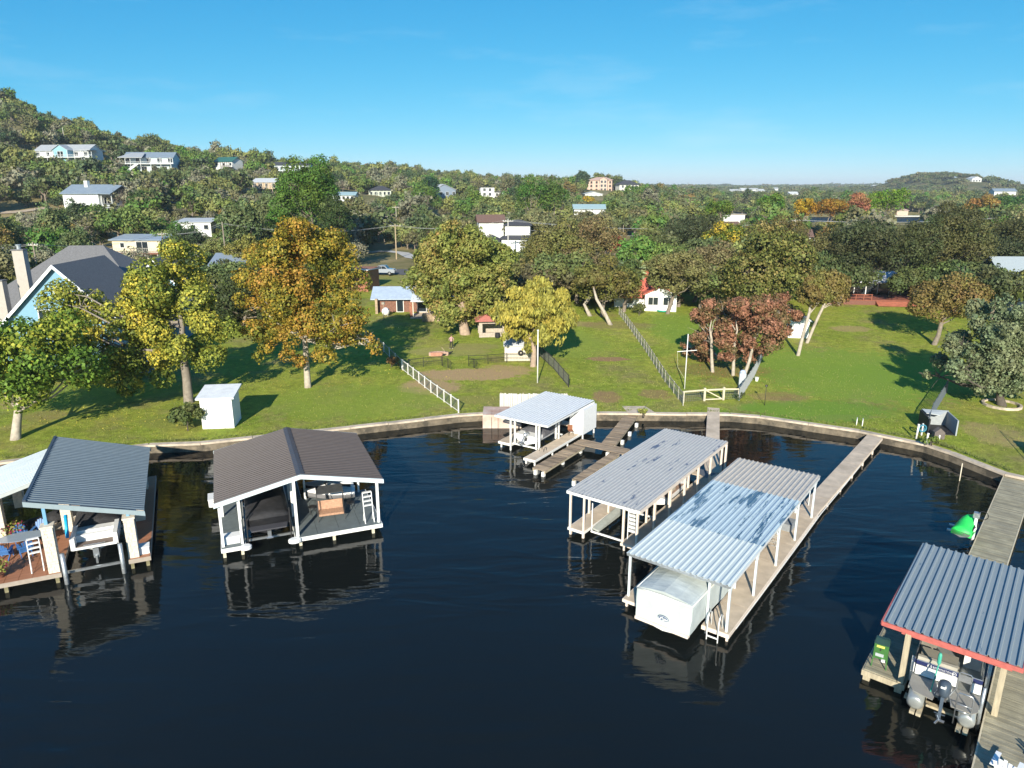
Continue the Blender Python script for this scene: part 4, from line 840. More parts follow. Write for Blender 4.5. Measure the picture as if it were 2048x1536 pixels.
# script on the navy band: ring badges and a word of white strokes
m=MB()
for cx in (-.62,.22):
    for i in range(14):
        a=2*math.pi*i/14; b=2*math.pi*(i+1)/14; m.beam((cx+.075*math.cos(a),.872,1.25+.075*math.sin(a)),(cx+.075*math.cos(b),.872,1.25+.075*math.sin(b)),.012,.014)
    m.beam((cx-.045,.872,1.25),(cx+.045,.872,1.25),.01,.014); m.beam((cx-.04,.872,1.21),(cx-.04,.872,1.29),.012,.02)
cur=bpy.data.curves.new('lettering','FONT'); cur.body='BENNINGTON'; cur.size=.105; cur.extrude=.004; cur.space_character=1.25
lo=bpy.data.objects.new('lettering',cur); COL.objects.link(lo); bpy.context.view_layer.update(); dg=bpy.context.evaluated_depsgraph_get(); lm=bpy.data.meshes.new_from_object(lo.evaluated_get(dg)); bpy.data.objects.remove(lo); lm.materials.clear(); lm.materials.append(whitem)
put(lm,'lettering',tr,mat4=Matrix.Translation((-.51,.872,1.225))@Matrix.Rotation(math.pi/2,4,'X')@Matrix.Scale(.78,4,(1,0,0)))
for i in range(22): m.beam((-.5+i*.028,.872,1.19),(-.49+i*.028,.872,1.19),.01,.012)
m.obj('badge_ring',whitem,tr)
# green feeder
fd=thing('fish_feeder','green box feeder on legs with yellow label on the small plank deck','feeder',loc2w(Gd,.0,.75,.5),rad(-39+6))
gr_=M('hunter_green_paint',(.045,.15,.035),.5,.15,6); MB().box(-.27,.27,-.22,.22,.42,1.12).obj('hopper',gr_,fd); MB().add([(-.29,-.25,1.12),(.29,-.25,1.12),(.29,.25,1.12),(-.29,.25,1.12),(-.25,.05,1.24),(.25,.05,1.24),(.25,.22,1.24),(-.25,.22,1.24)],[(0,3,2,1),(4,5,6,7),(0,1,5,4),(1,2,6,5),(2,3,7,6),(3,0,4,7)]).obj('lid',M('dark_green_paint',(.03,.07,.06),.4,.1),fd)
for sx in (-1,1):
    for sy in (-1,1): MB().beam((sx*.25,sy*.2,.45),(sx*.28,sy*.24,0),.04).obj('leg',gr_,fd)
MB().box(-.18,.12,-.232,-.22,.96,1.06).obj('label_plate',M('yellow_label',(.62,.56,.12),.6,.1),fd); MB().box(-.19,.12,-.235,-.22,.54,.68).obj('control_panel',M('pale_panel',(.4,.44,.45),.4,.1),fd); MB().box(-.05,.0,-.232,-.22,.82,.93).obj('slot',rubber,fd); MB().box(.06,.2,-.30,-.2,.36,.46).obj('spreader',whitem,fd)
for x,y,r,l in ((6.15,-4.4,190,'white slatted chair on the plank dock in the bottom right corner'),):
    adirondack('adirondack_chair',l,loc2w(Gd,4.78,-3.2,.505),rad(-39+172),M('white_plastic',(.82,.83,.82),.4,.02)).scale=(1.15,1.15,1.15)
t2=adirondack('adirondack_chair','white slatted chair beyond the right edge of the plank dock',loc2w(Gd,6.45,-2.3,.505),rad(-39+170),MATS['white_plastic']); t2.scale=(1.15,1.15,1.15)
# upper walkway
U=thing('walkway','grey plank walkway leading from the right shore steps down to the slate blue roof dock','walkway',loc2w(Gd,1.95,8.3,0),rad(-39-1.))
planks_stuff(U,-.45,1.25,.8,20.6,.16,.5,wood2)
MB().box(-.50,-.45,.8,20.6,.28,.51).obj('edge_board',M('pale_edge_timber',(.55,.48,.34)),U); MB().box(1.25,1.3,.8,20.6,.28,.51).obj('edge_board',MATS['pale_edge_timber'],U)
for y in (2,5,8,11,14,17,20): 
    for x in (-.35,1.15): MB().box(-.08,.08,-.08,.08,-1.2,.3).obj('pile',timber,U,loc=(x,y,0))
planks_stuff(Gd,1.1,3.88,7.3,9.1,.15,.5,wood2)
# lime green covered jet ski on a cantilever lift
J=thing('jet_ski','jet ski under a lime green cover with black side panel on a white lift','jet ski',G(1920,1075,.75),rad(-46)); J.scale=(.82,.82,.82)
sec=hull_sections(2.9,1.15,.45,12,1.7,.3); lime=M('lime_green_cover',(.03,.62,.10),.5,.06,3,.4,6)
h=put(hull_mesh(sec,'hull',M('grey_hull',(.2,.2,.21))),'hull',J)
c=put(cover_mesh(sec,'cover',lime,lambda q:.12+.55*math.exp(-((q-.55)/.26)**2)+.2*math.exp(-((q-.15)/.2)**2),.3),'cover',J)
m=MB(); m.add([(.60,.25,.3),(.60,2.0,.38),(.57,1.9,.62),(.50,1.3,.78),(.55,.5,.62)],[(0,1,2,3,4)]); m.add([(.62,.25,.3),(.62,2.0,.38),(.59,1.9,.62),(.52,1.3,.80),(.57,.5,.62)],[(0,1,2,3,4)]); m.obj('side_panel',rubber,J)
m=MB()
for i,(a,b) in enumerate((((0,0),(0,.2)),((0,.2),(.12,.2)),((.0,.1),(.1,.1)),((.18,0),(.22,.2)),((.22,.2),(.28,.0)),((.34,.2),(.38,.0)),((.38,0),(.44,.2)),((.52,0),(.52,.2)))): m.beam((.625,.65+a[0],.40+a[1]),(.615,.65+b[0],.40+b[1]),.02,.045)
m.obj('lettering',whitem,J)
JL=thing('jet_ski_lift','white cantilever lift bolted to the grey plank walkway','boat lift',G(1945,1076,.5),rad(-39))
MB().tube([(0,0,-.4),(0,0,1.35)],.09,10).obj('column',whitem,JL,True); MB().beam((0,0,.2),(-1.3,-.1,.2),.10).beam((-.0,.8,.2),(-1.3,.7,.2),.08).obj('arm',whitem,JL); MB().box(-.15,.15,-.15,.15,1.3,1.6).obj('winch',galv,JL); MB().torus((.3,0,1.5),.25,.02,'y').obj('wheel',blackm,JL)
# bunch of reeds pole standing in the water near the right shore
pp=MB(); pp.tube([(0,0,-.8),(.05,.1,1.3)],.035,8); tag(pp.obj('mooring_pole',M('pale_pole',(.62,.55,.42),.6,.1),None,True,loc=G(1919,962,0)),'lone pale pole standing in the water near the right seawall','pole')
# ================================================================ HOUSES, FENCES AND GARDEN THINGS
glass=M('window_glass',(.02,.028,.035),.08,.1,2,spec=.9)
frame_w=M('white_window_frame',(.72,.72,.70),.5,.04)
PROT=[]      # sight lines kept free of scattered trees: (u0,v0,u1,v1,y of the thing)
def win(t,face,x,z,w_,h,fw=.09,mat=None,W=0,Dp=0,name='window'):
    m=MB(); mat=mat or frame_w
    m.box(-w_/2-fw,w_/2+fw,-.05,.04,-fw,0).box(-w_/2-fw,w_/2+fw,-.05,.04,h,h+fw).box(-w_/2-fw,-w_/2,-.05,.04,0,h).box(w_/2,w_/2+fw,-.05,.04,0,h)
    if w_>1.3: m.box(-.03,.03,-.04,.03,0,h)
    o=m.obj(name,mat,t); p=MB().box(-w_/2,w_/2,-.02,.03,0,h).obj('pane',glass,o)
    if face=='f': o.location=(x,-.01,z)
    elif face=='l': o.location=(-W/2-.01,x,z); o.rotation_euler=(0,0,-math.pi/2)
    elif face=='r': o.location=(W/2+.01,x,z); o.rotation_euler=(0,0,math.pi/2)
    elif face=='b': o.location=(x,Dp+.01,z); o.rotation_euler=(0,0,math.pi)
    return o
def body(t,w_,d,h,wallm,roofm,rt='x',rise=1.5,ov=.5,z0=0.,ox=0.,oy=0.,trim=None,base=2.,rname='roof',wname='wall'):
    x0,x1,y0,y1=ox-w_/2,ox+w_/2,oy,oy+d; z1=z0+h; m=MB(); m.box(x0,x1,y0,y1,z0-base,z1)
    th=.14
    if rt=='x':
        ym=(y0+y1)/2
        m.add([(x0,y0,z1),(x0,y1,z1),(x0,ym,z1+rise-.05)],[(0,1,2)]); m.add([(x1,y0,z1),(x1,y1,z1),(x1,ym,z1+rise-.05)],[(2,1,0)])
        m.obj(wname,wallm,t); s=rise/((y1-y0)/2); r=MB()
        for (ya,sg) in ((y0-ov,1),(y1+ov,-1)): r.slab((x0-ov,ya,z1-ov*s+th),(x1+ov,ya,z1-ov*s+th),(x1+ov,ym,z1+rise+th),(x0-ov,ym,z1+rise+th),th)
    elif rt=='y':
        xm=(x0+x1)/2
        m.add([(x0,y0,z1),(x1,y0,z1),(xm,y0,z1+rise-.05)],[(0,1,2)]); m.add([(x0,y1,z1),(x1,y1,z1),(xm,y1,z1+rise-.05)],[(2,1,0)])
        m.obj(wname,wallm,t); s=rise/((x1-x0)/2); r=MB()
        for xa in (x0-ov,x1+ov): r.slab((xa,y0-ov,z1-ov*s+th),(xa,y1+ov,z1-ov*s+th),(xm,y1+ov,z1+rise+th),(xm,y0-ov,z1+rise+th),th)
        if trim:
            q=MB()
            for xa in (x0-ov,x1+ov): q.slab((xa,y0-ov-.06,z1-ov*s+th+.03),(xa,y0-ov-.002,z1-ov*s+th+.03),(xm,y0-ov-.002,z1+rise+th+.03),(xm,y0-ov-.06,z1+rise+th+.03),.38)
            q.obj('rake_trim',trim,t)
    elif rt=='hip':
        m.obj(wname,wallm,t); r=MB(); e=min(w_,d)/2+ov; s=rise/e; zb=z1+.02
        if w_>=d: a=(x0-ov+e,(y0+y1)/2,zb+rise); b=(x1+ov-e,(y0+y1)/2,zb+rise)
        else: a=((x0+x1)/2,y0-ov+e,zb+rise); b=((x0+x1)/2,y1+ov-e,zb+rise)
        P=[(x0-ov,y0-ov,zb),(x1+ov,y0-ov,zb),(x1+ov,y1+ov,zb),(x0-ov,y1+ov,zb)]
        Q=[(p[0],p[1],p[2]-.16) for p in P]
        F=[(0,1,5,4),(1,2,5),(2,3,4,5),(3,0,4)] if w_>=d else [(0,1,4),(1,2,5,4),(2,3,5),(3,0,4,5)]
        r.add(P+[a,b]+Q,F+[(6,7,1,0),(7,8,2,1),(8,9,3,2),(9,6,0,3),(9,8,7,6)])
    elif rt=='flat':
        m.obj(wname,wallm,t); r=MB(); r.box(x0-ov,x1+ov,y0-ov,y1+ov,z1,z1+.22)
    elif rt=='shed':
        m.obj(wname,wallm,t); r=MB(); r.slab((x0-ov,y0-ov,z1+.1),(x1+ov,y0-ov,z1+.1),(x1+ov,y1+ov,z1+rise+.1),(x0-ov,y1+ov,z1+rise+.1),.14)
        MB().add([(x0,y0,z1-.02),(x0,y1,z1-.02),(x0,y1,z1+rise-.03)],[(0,1,2)]).add([(x1,y0,z1-.02),(x1,y1,z1-.02),(x1,y1,z1+rise-.03)],[(2,1,0)]).obj('side_wall',wallm,t)
    return r.obj(rname,roofm,t)
def porch(t,x0,x1,y0,y1,z,mat,posts=4,ph=2.5,rail=True,down=4.,pm=None,roofz=None):
    pm=pm or mat; MB().box(x0,x1,y0,y1,z-.22,z).obj('deck',mat,t)
    me=MB().box(-.1,.1,-.1,.1,z-down,z+ph).mesh('post',pm)
    for i in range(posts): put(me,'post',t,loc=(x0+.15+(x1-x0-.3)*i/(posts-1),y0+.15,0))
    if rail:
        r=MB(); r.box(x0,x1,y0+.12,y0+.17,z+.95,z+1.02).box(x0,x1,y0+.12,y0+.17,z+.1,z+.16)
        for i in range(int((x1-x0)/.35)): r.box(x0+.35*i,x0+.35*i+.05,y0+.12,y0+.17,z+.1,z+.98)
        r.obj('railing',pm,t)
W1=M('white_siding_far',(.58,.60,.59),.7,.05,1.); W2=M('pale_blue_white_wall',(.50,.60,.62),.7,.06,1.); CR=M('cream_wall',(.66,.58,.42),.7,.06,1.)
TW=M('tan_wall',(.46,.36,.25),.8,.1,1.); PK=M('pink_tan_stucco',(.52,.38,.30),.8,.08,1.)
RG=M('light_grey_metal_roof',(.36,.38,.39),.5,.08,1.); RB=M('blue_grey_metal_roof_far',(.20,.25,.30),.5,.08,1.); RD=M('dark_shingle_roof',(.045,.048,.058),.85,.15,6.); RW=M('white_metal_roof_far',(.50,.52,.53),.5,.05,1.)
RN=M('green_metal_roof',(.03,.12,.10),.5,.1,1.); RBR=M('brown_shingle_roof',(.15,.09,.07),.8,.15,4.); RC=M('pale_cyan_metal_roof',(.30,.42,.44),.5,.06,1.); RT=M('terracotta_red_roof',(.50,.13,.09),.75,.25,5.,.6,8)
SH=M('grey_shingles',(.15,.15,.155),.9,.18,7.,.5,20)
def H(name,label,u,v,y,w_,d,h,wm,rm,rt,rise,rz=0,ov=.6,prot=True,group=None,base=3.,cat='house',top=None):
    """house whose front middle stands at photo column u, distance y; v gives the floor line"""
    x=atY(u,y); z=20-(v-375)/1474.*y
    t=thing(name,label,cat,(x,y,z),rad(rz),group); body(t,w_,d,h,wm,rm,rt,rise,ov,base=base)
    if prot:
        p=w_/2/y*1474; PROT.append((u-p-2,v-(h+rise)/y*1474-2,u+p+2,v-(.25*h)/y*1474,y))
    return t
def rowwin(t,W,z,n,w_,h,x0=None,x1=None,face='f'):
    x0=-W/2+1.2 if x0 is None else x0; x1=W/2-1.2 if x1 is None else x1
    for i in range(n): win(t,face,x0+(x1-x0)*i/max(1,n-1),z,w_,h,W=W)
t=H('hillside_house','long white hillside house with light grey roof and pale blue cross gable, highest up',135,318,320,25,9,3.0,W1,RG,'x',2.4,-8); rowwin(t,25,.7,6,1.6,1.5)
body(t,7,4,3.0,M('light_blue_gable',(.22,.42,.50),.6,.05),RG,'y',2.0,.5,ox=2.,oy=-3.4,wname='gable_wall',rname='gable_roof'); win(t,'f',2,.4,2.6,2.0).location=(2,-3.45,.4)
porch(t,-13,13,-5,-0.1,0,W1,9,2.6,down=3,pm=M('pale_post',(.6,.6,.58)))
porch(t,13,17,-4,0,0,W1,3,2.6,down=3)
MB().slab((12.5,-5.2,3.),(17.5,-5.2,2.9),(17.5,5,2.9),(12.5,5,3.3),.2).obj('porch_roof',RG,t)
t=H('hillside_house','two-storey blue-white hillside house with slate roof and an outside stair',305,330,340,21,9,3.0,W2,RB,'x',2.2,6); rowwin(t,21,.6,5,2.0,1.8)
MB().box(-9,10.4,-2.4,8,-5,-.3).obj('lower_storey',W2,t); 
for i in range(4): win(t,'f',-6+4.4*i,-3.1,2.4,1.9).location=(-6+4.4*i,-2.45,-3.1)
porch(t,-11,11,-4.5,-.1,0,W1,6,2.7,down=5); MB().slab((-9.5,-8.5,-4.6),(-8.0,-8.5,-4.6),(-3,-4.6,0),(-4.5,-4.6,0),.3).obj('outside_stair',W1,t)
MB().slab((-11.5,-5.2,2.7),(-1,-5.2,2.7),(-2,2,4.9),(-8,2,4.9),.2).obj('porch_roof',RG,t)
t=H('hillside_house','white-sided house on stilts with blue-grey gable roof and shaded porch above the shed cabin',158,409,215,12.5,9,3.4,M('bright_white_wall',(.68,.70,.69),.6,.04,1.),RB,'x',2.3,-14,base=4.5); 
MB().box(6.25,10.5,.4,8.6,-.2,0).obj('porch_floor',W1,t); 
MB().slab((6.7,-.6,3.3),(11,-.6,3.2),(11,4.5,5.6),(6.7,4.5,5.84),.15).slab((6.7,9.6,3.3),(11,9.6,3.2),(11,4.5,5.6),(6.7,4.5,5.84),.15).obj('porch_roof',RB,t)
for x,y_ in ((10.3,.6),(10.3,8.4),(6.8,.6),(8.5,8.4)): square_post(t,x,y_,-4,3.2,.22,W1)
for i in range(6): win(t,'r',1.2+i*1.25,.4,.8,1.7,W=12.5)
MB().box(-1,.2,3,4,5,6.9).obj('chimney',W1,t); MB().box(6.3,10.4,.8,8,-4,-.3).obj('undercroft',M('grey_lattice',(.25,.27,.29),.8,.1),t)
t=H('hillside_house','small green-roofed white house with a dark porch on the ridge',452,336,400,12,8,3,W1,RN,'x',2.2,-22); porch(t,1,7,-3.5,0,0,M('dark_wood',(.07,.05,.04)),5,2.6,down=4); rowwin(t,12,.8,3,1.3,1.3)
t=H('hillside_house','long low dark-roofed house on the skyline behind the tall green tree',588,343,425,20,8,3.2,W2,RD,'x',1.6,4); rowwin(t,20,.6,7,1.6,1.8); porch(t,-10,10,-3,0,0,W1,9,2.8,down=2,rail=False)
t=H('hillside_house','tan two-storey house with white roof and post galleries on the mid slope',528,377,330,11.5,9,2.8,TW,RW,'x',1.6,-12,base=1.); MB().box(-3,5.7,0,8,-4.5,-.2).obj('lower_storey',TW,t); porch(t,-5.7,5.7,-2.6,0,0,TW,6,2.7,down=4.2); rowwin(t,11.5,.4,4,1.4,1.8)
for i in range(3): win(t,'f',-1.5+2.6*i,-2.9,1.6,1.8)
MB().box(-.5,7,-4,-2.7,-6,-4.1).obj('retaining_wall',M('cream_rock',(.5,.45,.36),.9,.15),t)
t=H('cabin','cream cabin with pale blue metal roof and red-brown deck behind the blue house',257,503,150,10.2,5.5,2.5,CR,M('pale_blue_metal_roof',(.30,.36,.43),.45,.06,1.),'shed',.8,-2,.5,base=2.2); porch(t,-5.4,5.4,-2.,0,0,M('red_brown_deck',(.22,.09,.06),.8,.15,4),5,.0,down=1.2,pm=M('grey_rail',(.4,.38,.35))); win(t,'f',-3.0,1.,.8,.9); win(t,'f',1.2,.25,2.4,1.9,name='sliding_door')
t=H('long_building','low white flat-roofed building half hidden by trees above the yellow sycamore',377,464,190,9,9,2.7,W1,RW,'shed',.7,6,.4); rowwin(t,9,.9,3,1.1,1.1)
t=H('hillside_house','low house with pale blue roof and white windows left of the green-roofed pair',686,401,330,10,8,2.6,W1,RC,'x',1.2,0); rowwin(t,10,.6,5,1.1,1.4)
t=H('hillside_house','two-storey grey-green house with dark hip roof and galleries in mid valley',760,392,375,11,9,3,M('pale_sage_wall',(.42,.46,.38),.7,.06),RD,'hip',2.2,6,base=.5); MB().box(-5.4,5.4,0,9,-3.2,-.1).obj('lower_storey',W1,t); porch(t,-5.6,5.6,-2.4,0,0,M('sage_post',(.4,.45,.37)),7,2.8,down=3); rowwin(t,11,.4,5,1.2,1.8)
t=H('hillside_house','white-gabled dark-roofed house beside the dark green cedar',888,392,420,14,9,3.6,M('shaded_blue_wall',(.20,.25,.32),.7,.1),RW,'y',3,24,base=2.); rowwin(t,14,.6,4,1.6,1.8)
t=H('modern_house','modern white box house with flat dark roofs right of centre',975,394,480,9,8,6.2,W1,RD,'flat',.2,8,.3,base=2.); MB().box(4.5,12.5,-1,6,-1,3.4).obj('wing_wall',W1,t); MB().box(4.3,13.2,-2,6.3,3.4,3.7).obj('wing_roof',RD,t); MB().box(-9,-4.5,1,6,-1,3.6).obj('wing_wall',W1,t); MB().box(-9.5,-4.5,.5,6.3,3.6,3.9).obj('wing_roof',RD,t)
for x,z in ((-2,1),(1.6,1),(-2,3.9),(1.6,3.9)): win(t,'f',x,z,1.6,1.8)
for x in (6,8.5,11): win(t,'f',x,.6,1.6,2).location=(x,-1.04,.6)
t=H('hip_roof_house','white two-tier house with black hip roofs behind the big cypress',1040,508,162,8.2,7,3.6,M('bright_white_wall',(.8,.82,.8)),RD,'hip',1.5,-4,.5,base=1.5); body(t,5.6,4.2,2.1,MATS['bright_white_wall'],RD,'hip',1.1,.45,z0=4.4,ox=-.6,oy=1.2,base=.5,wname='upper_wall',rname='upper_roof'); body(t,4,5,2.8,MATS['bright_white_wall'],RD,'hip',1.3,.4,ox=-6.6,oy=1.5,base=1.,wname='wing_wall',rname='wing_roof'); win(t,'f',-2.6,.8,1.1,1.1)
t=H('cottage','small brown-roofed cottage peeping over the big cypress',982,458,205,7,6,2.4,W1,RBR,'x',1.6,8)
t=H('hilltop_mansion','sand-pink three-storey mansion with arcaded balconies on the knoll',1200,383,590,19,12,9.,PK,M('pink_tile_roof',(.46,.32,.27),.8,.1),'hip',2.2,-14,.7,base=2.)
for z in (.4,3.4,6.2):
    for x in (-7,-2.8,.2,2.8,5.4,8): win(t,'f',x,z,1.5,1.9,fw=.25,mat=PK)
body(t,6,4,9.4,PK,MATS['pink_tile_roof'],'y',1.8,.5,ox=3,oy=-2.6,wname='bay_wall',rname='bay_roof')
for z in (.6,3.6,6.6):
    for x in (1.6,4.4): win(t,'f',x,z,1.6,2).location=(x,-2.65,z)
MB().box(-20,-9.5,2,9,-1,3.2).obj('wing_wall',PK,t); MB().box(-20.3,-9.5,1.7,9.3,3.2,3.5).obj('wing_roof',MATS['pink_tile_roof'],t)
t=H('hilltop_house','white hilltop house with black hip roof right of the pink mansion',1258,384,560,15,10,5.6,CR if False else M('warm_white_wall',(.62,.60,.54),.7,.05),RD,'hip',3.2,10,.8,base=4.)
for z in (.2,3.2):
    for x in (-5,-1,3,5.6): win(t,'f',x,z,1.6,1.8)
MB().box(4,9,-3,0,-7,1.5).obj('terrace_wall',MATS['warm_white_wall'],t); MB().box(9,16,-2,3,-6,-1).obj('grey_annex',M('slate_wall',(.12,.14,.17)),t)
t=H('hilltop_house','low white house with swept roof and long gallery below the pink mansion',1188,402,500,12,9,5.,W1,RW,'y',1.4,6,.6,base=2.); MB().slab((-14,-1,2.2),(-5.8,-1,3.2),(-5.8,6,3.6),(-14,6,2.6),.4).obj('wing_roof',RW,t); MB().box(-13.5,-5.8,0,5.5,-1,2.4).obj('wing_wall',W1,t); MB().box(-6.3,6.3,-2.4,0,1.5,1.9).obj('gallery_floor',RD,t); rowwin(t,12,2.4,4,1.6,1.5); rowwin(t,12,-.6,5,1.3,1.4)
t=H('low_house','long low house with pale cyan metal roof among the trees below the mansion',1180,427,300,12.5,8,2.3,W1,RC,'x',1.5,-3)
t=H('low_house','brown-roofed cream house beside the far strip of water',1470,470,215,6,6,2.6,CR,RBR,'x',1.3,12)
t=H('low_house','small white-walled house with flat tan roof near the far shore, left of the orange tree',1472,437,400,12,7,2.6,W1,M('tan_flat_roof',(.42,.36,.28)),'flat',.2,-6)
t=H('boat_shelter','pinkish boat shelter on the far shore of the lake arm',1812,428,517,8,6,3,PK,M('pink_tile_roof',(.46,.32,.27)),'hip',1.5,0,base=1.); MB().box(-14,12,-3,-.2,-1.5,-.6).obj('landing',W1,t)
t=H('hilltop_house','white house on the shoulder of the right-hand hill',1951,366,1150,17,12,6.5,W1,RW,'y',3,10,base=4.); body(t,22,9,4,PK,RBR,'x',3,.8,z0=-9,ox=13,oy=-8,base=4,wname='lower_wall',rname='lower_roof')
for x in (-5,0,5): win(t,'f',x,2,2.4,2.6,fw=.3)
t=H('far_house','pale grey-roofed house at the far right above the green tree',2012,389,620,17,9,3,W1,RB,'x',2,-8)
for i,(u,v,y,w_,l) in enumerate(((1468,386,1500,16,'tiny tan house far off, leftmost of the white specks on the plain'),(1489,384,1500,14,'tiny white house far off, second from the left on the plain'),(1509,383,1700,24,'tiny flat white house far off, third on the plain'),(1525,386,1500,16,'tiny white house far off beside the flat one'),(1551,382,1700,12,'tiny lone white house far off on the plain'),(1589,393,1200,15,'tiny white house far off above the orange round tree'),(1757,378,1500,22,'tiny white house far off above the bright green tree'))):
    H('far_house',l,u,v,y,w_,10,5,W1,RW if i%2 else RG,'x',3,(-20,15,0,30,-10,8,4)[i],group='white houses scattered on the far plain')
t=H('garage','grey metal-roofed outbuilding glimpsed behind the orange sycamore',445,562,122,7,6,2.6,M('grey_siding',(.3,.33,.36)),M('blue_grey_sheet',(.24,.29,.35),.5,.06),'shed',1.6,8,.3)
t=H('low_house','dark red roof piece and white wall among the oaks at the right',1610,490,170,5,5,2.4,W1,RBR,'x',1.2,-10)
t=H('low_house','small white roof showing between the dark oaks at the right',1640,512,150,4,5,2.2,W1,RG,'x',1.,10)
# --- blue house
BH=thing('blue_house','big light blue house with steep gables, grey shingle hip roof and two stone chimneys','house',(-46,72,1.2),rad(4))
bl=M('light_blue_siding',(.17,.34,.47),.65,.05,2,stretch=(1,1,6)); rk=M('white_rake',(.8,.82,.84),.5,.03)
body(BH,15.4,10,3.6,bl,SH,'y',7.6,.5,trim=rk,base=1.5,wname='gable_wall',rname='gable_roof')
body(BH,21,17,4.6,bl,SH,'hip',7.4,.6,ox=-4.6,oy=7.5,base=1.5,wname='main_wall',rname='main_roof')
body(BH,4.6,6,2.8,bl,SH,'y',2.7,.35,ox=1.8,oy=19,z0=4.4,trim=rk,base=4.,wname='dormer_wall',rname='dormer_roof')
chs=M('pale_stucco',(.40,.37,.33),.85,.06,3,.3,10)
for (u,v,y,w_,z0) in ((60,498,78,1.15,2),(6,560,76,1.3,0)):
    x=(u-1024)*(y*.9638+2.4)/FPX+46; z=20-(v-375)/1474*y-1.2
    c=MB().box(x-w_/2,x+w_/2,y-72-.4,y-72+.4,z0,z).obj('chimney',chs,BH); MB().box(x-w_/2-.08,x+w_/2+.08,y-72-.48,y-72+.48,z,z+.12).obj('cap',MATS['grey_shingles'],c); MB().lathe((x,y-72,z+.12),[(.22,0),(.22,.35),(.3,.38),(.3,.5)],10).obj('flue',galv,c)
for x,z in ((-1.6,5.6),(1.6,5.6),(-4,1.),(0,1.),(4,1.)): win(BH,'f',x,z,1.4,1.6 if z<3 else 1.1)
MB().lathe((0,0,0),[(.5,0),(.5,.06)],14).obj('round_vent',rk,BH,mat4=Matrix.Translation((0,-.02,8.7))@Matrix.Rotation(math.pi/2,4,'X'))
for x in (-2.4,-1.2,0): MB().lathe((x,-.25,6.9),[(.06,0),(.08,.06),(.05,.14)],8).obj('string_bulb',white,BH)
PROT.append((0,495,330,640,72))
tw_=thing('planter_wall','low white curved planter wall on the lawn in front of the blue house','wall',tuple(T(135,748)),rad(10))
for i in range(7): MB().slab((-3.6+i*1.02,.5+.05*i*i*.4,.55),(-3.6+i*1.02,0+.05*i*i*.4,.55),(-2.62+i*1.02,.05*(i+1)**2*.4,.55),(-2.62+i*1.02,.5+.05*(i+1)**2*.4,.55),.75).obj('wall_section',W1,tw_)
# --- brick building, cottage
brick=M('red_brown_brick_mass',(.30,.13,.08),.9,.35,7,.5,20)
x,y=-26.3,121; z=hz(x,y)
t=thing('brick_building','red brick building with pale roof corner beside the silver pickup','building',(x-3.5,y,z),rad(-8)); body(t,11,6,3.6,brick,M('pale_roof_sheet',(.48,.49,.50)),'shed',-.3,.25,base=1); 
PROT.append((685,548,745,592,120))
kk=MB()
for r_ in range(9):
    for c_ in range(26): kk.box(-5.5+c_*.423+(.21 if r_%2 else 0)-.19,-5.5+c_*.423+(.21 if r_%2 else 0)+.19,-.035,0,.1+r_*.38,.44+r_*.38)
kind(kk.obj('stone_facing',M('brick_face',(.36,.15,.09),.85,.4,1.2),t),'stuff')
t=thing('cottage','low cottage with pale metal roofs and a shaded glass porch behind the lawn','cottage',(-12.5,102,hz(-12.5,102)),rad(2))
ZB=hz(-12.5,102)
stone2=M('tan_rubble',(.36,.27,.18),.9,.3,3,.5,6)
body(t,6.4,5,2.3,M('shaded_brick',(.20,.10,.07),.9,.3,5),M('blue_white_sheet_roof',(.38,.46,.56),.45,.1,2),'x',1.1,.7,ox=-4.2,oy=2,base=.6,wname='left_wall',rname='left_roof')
body(t,8.2,9,2.4,stone2,M('white_sheet_roof',(.70,.72,.73),.45,.06,2),'x',1.5,.8,ox=3.,oy=1,base=.6,wname='right_wall',rname='right_roof')
MB().slab((-1.9,-2.2,2.35),(7.4,-2.2,2.35),(7.4,1.4,3.1),(-1.9,1.4,3.1),.14).obj('porch_roof',MATS['white_sheet_roof'],t)
for x_ in (-1.6,.4,2.6,4.6,6.8): square_post(t,x_,-2.0,0,2.3,.14,M('cream_trim',(.6,.55,.45)))
for x_ in (-.6,1.2,3.6,5.4): win(t,'f',x_,.3,1.2,1.7).location=(x_,.96,.3)
square_post(t,-7.2,1.0,0,2.2,.35,stone2,'pillar'); square_post(t,-1.9,-1.9,0,2.2,.4,brick,'pillar')
o=win(t,'f',-3.9,.15,.9,1.9,name='door'); o.location=(-3.9,1.95,.15); MB().box(-2,7.6,-2.6,1,-.3,.06).obj('patio',conc,t)
PROT.append((752,570,1000,640,101))
tk=thing('stone_ledge','cream-topped rubble ledge beside the cottage porch','ledge',(-10.3,98.2,hz(-10.3,98.2)+.0),0); MB().box(-2.2,2.2,-.6,.6,0,1.).obj('stone_base',stone2,tk)
t=thing('propane_tank','round white tank by the cottage door','tank',(-18.2,101.5,hz(-18,101))); MB().lathe((0,0,.6),[(.15,-.58),(.5,-.35),(.6,0),(.5,.35),(.15,.58)],14).obj('shell',white,t,True)
for k in (-1,1): MB().box(k*.3-.05,k*.3+.05,-.2,.2,0,.25).obj('leg',galv,t)
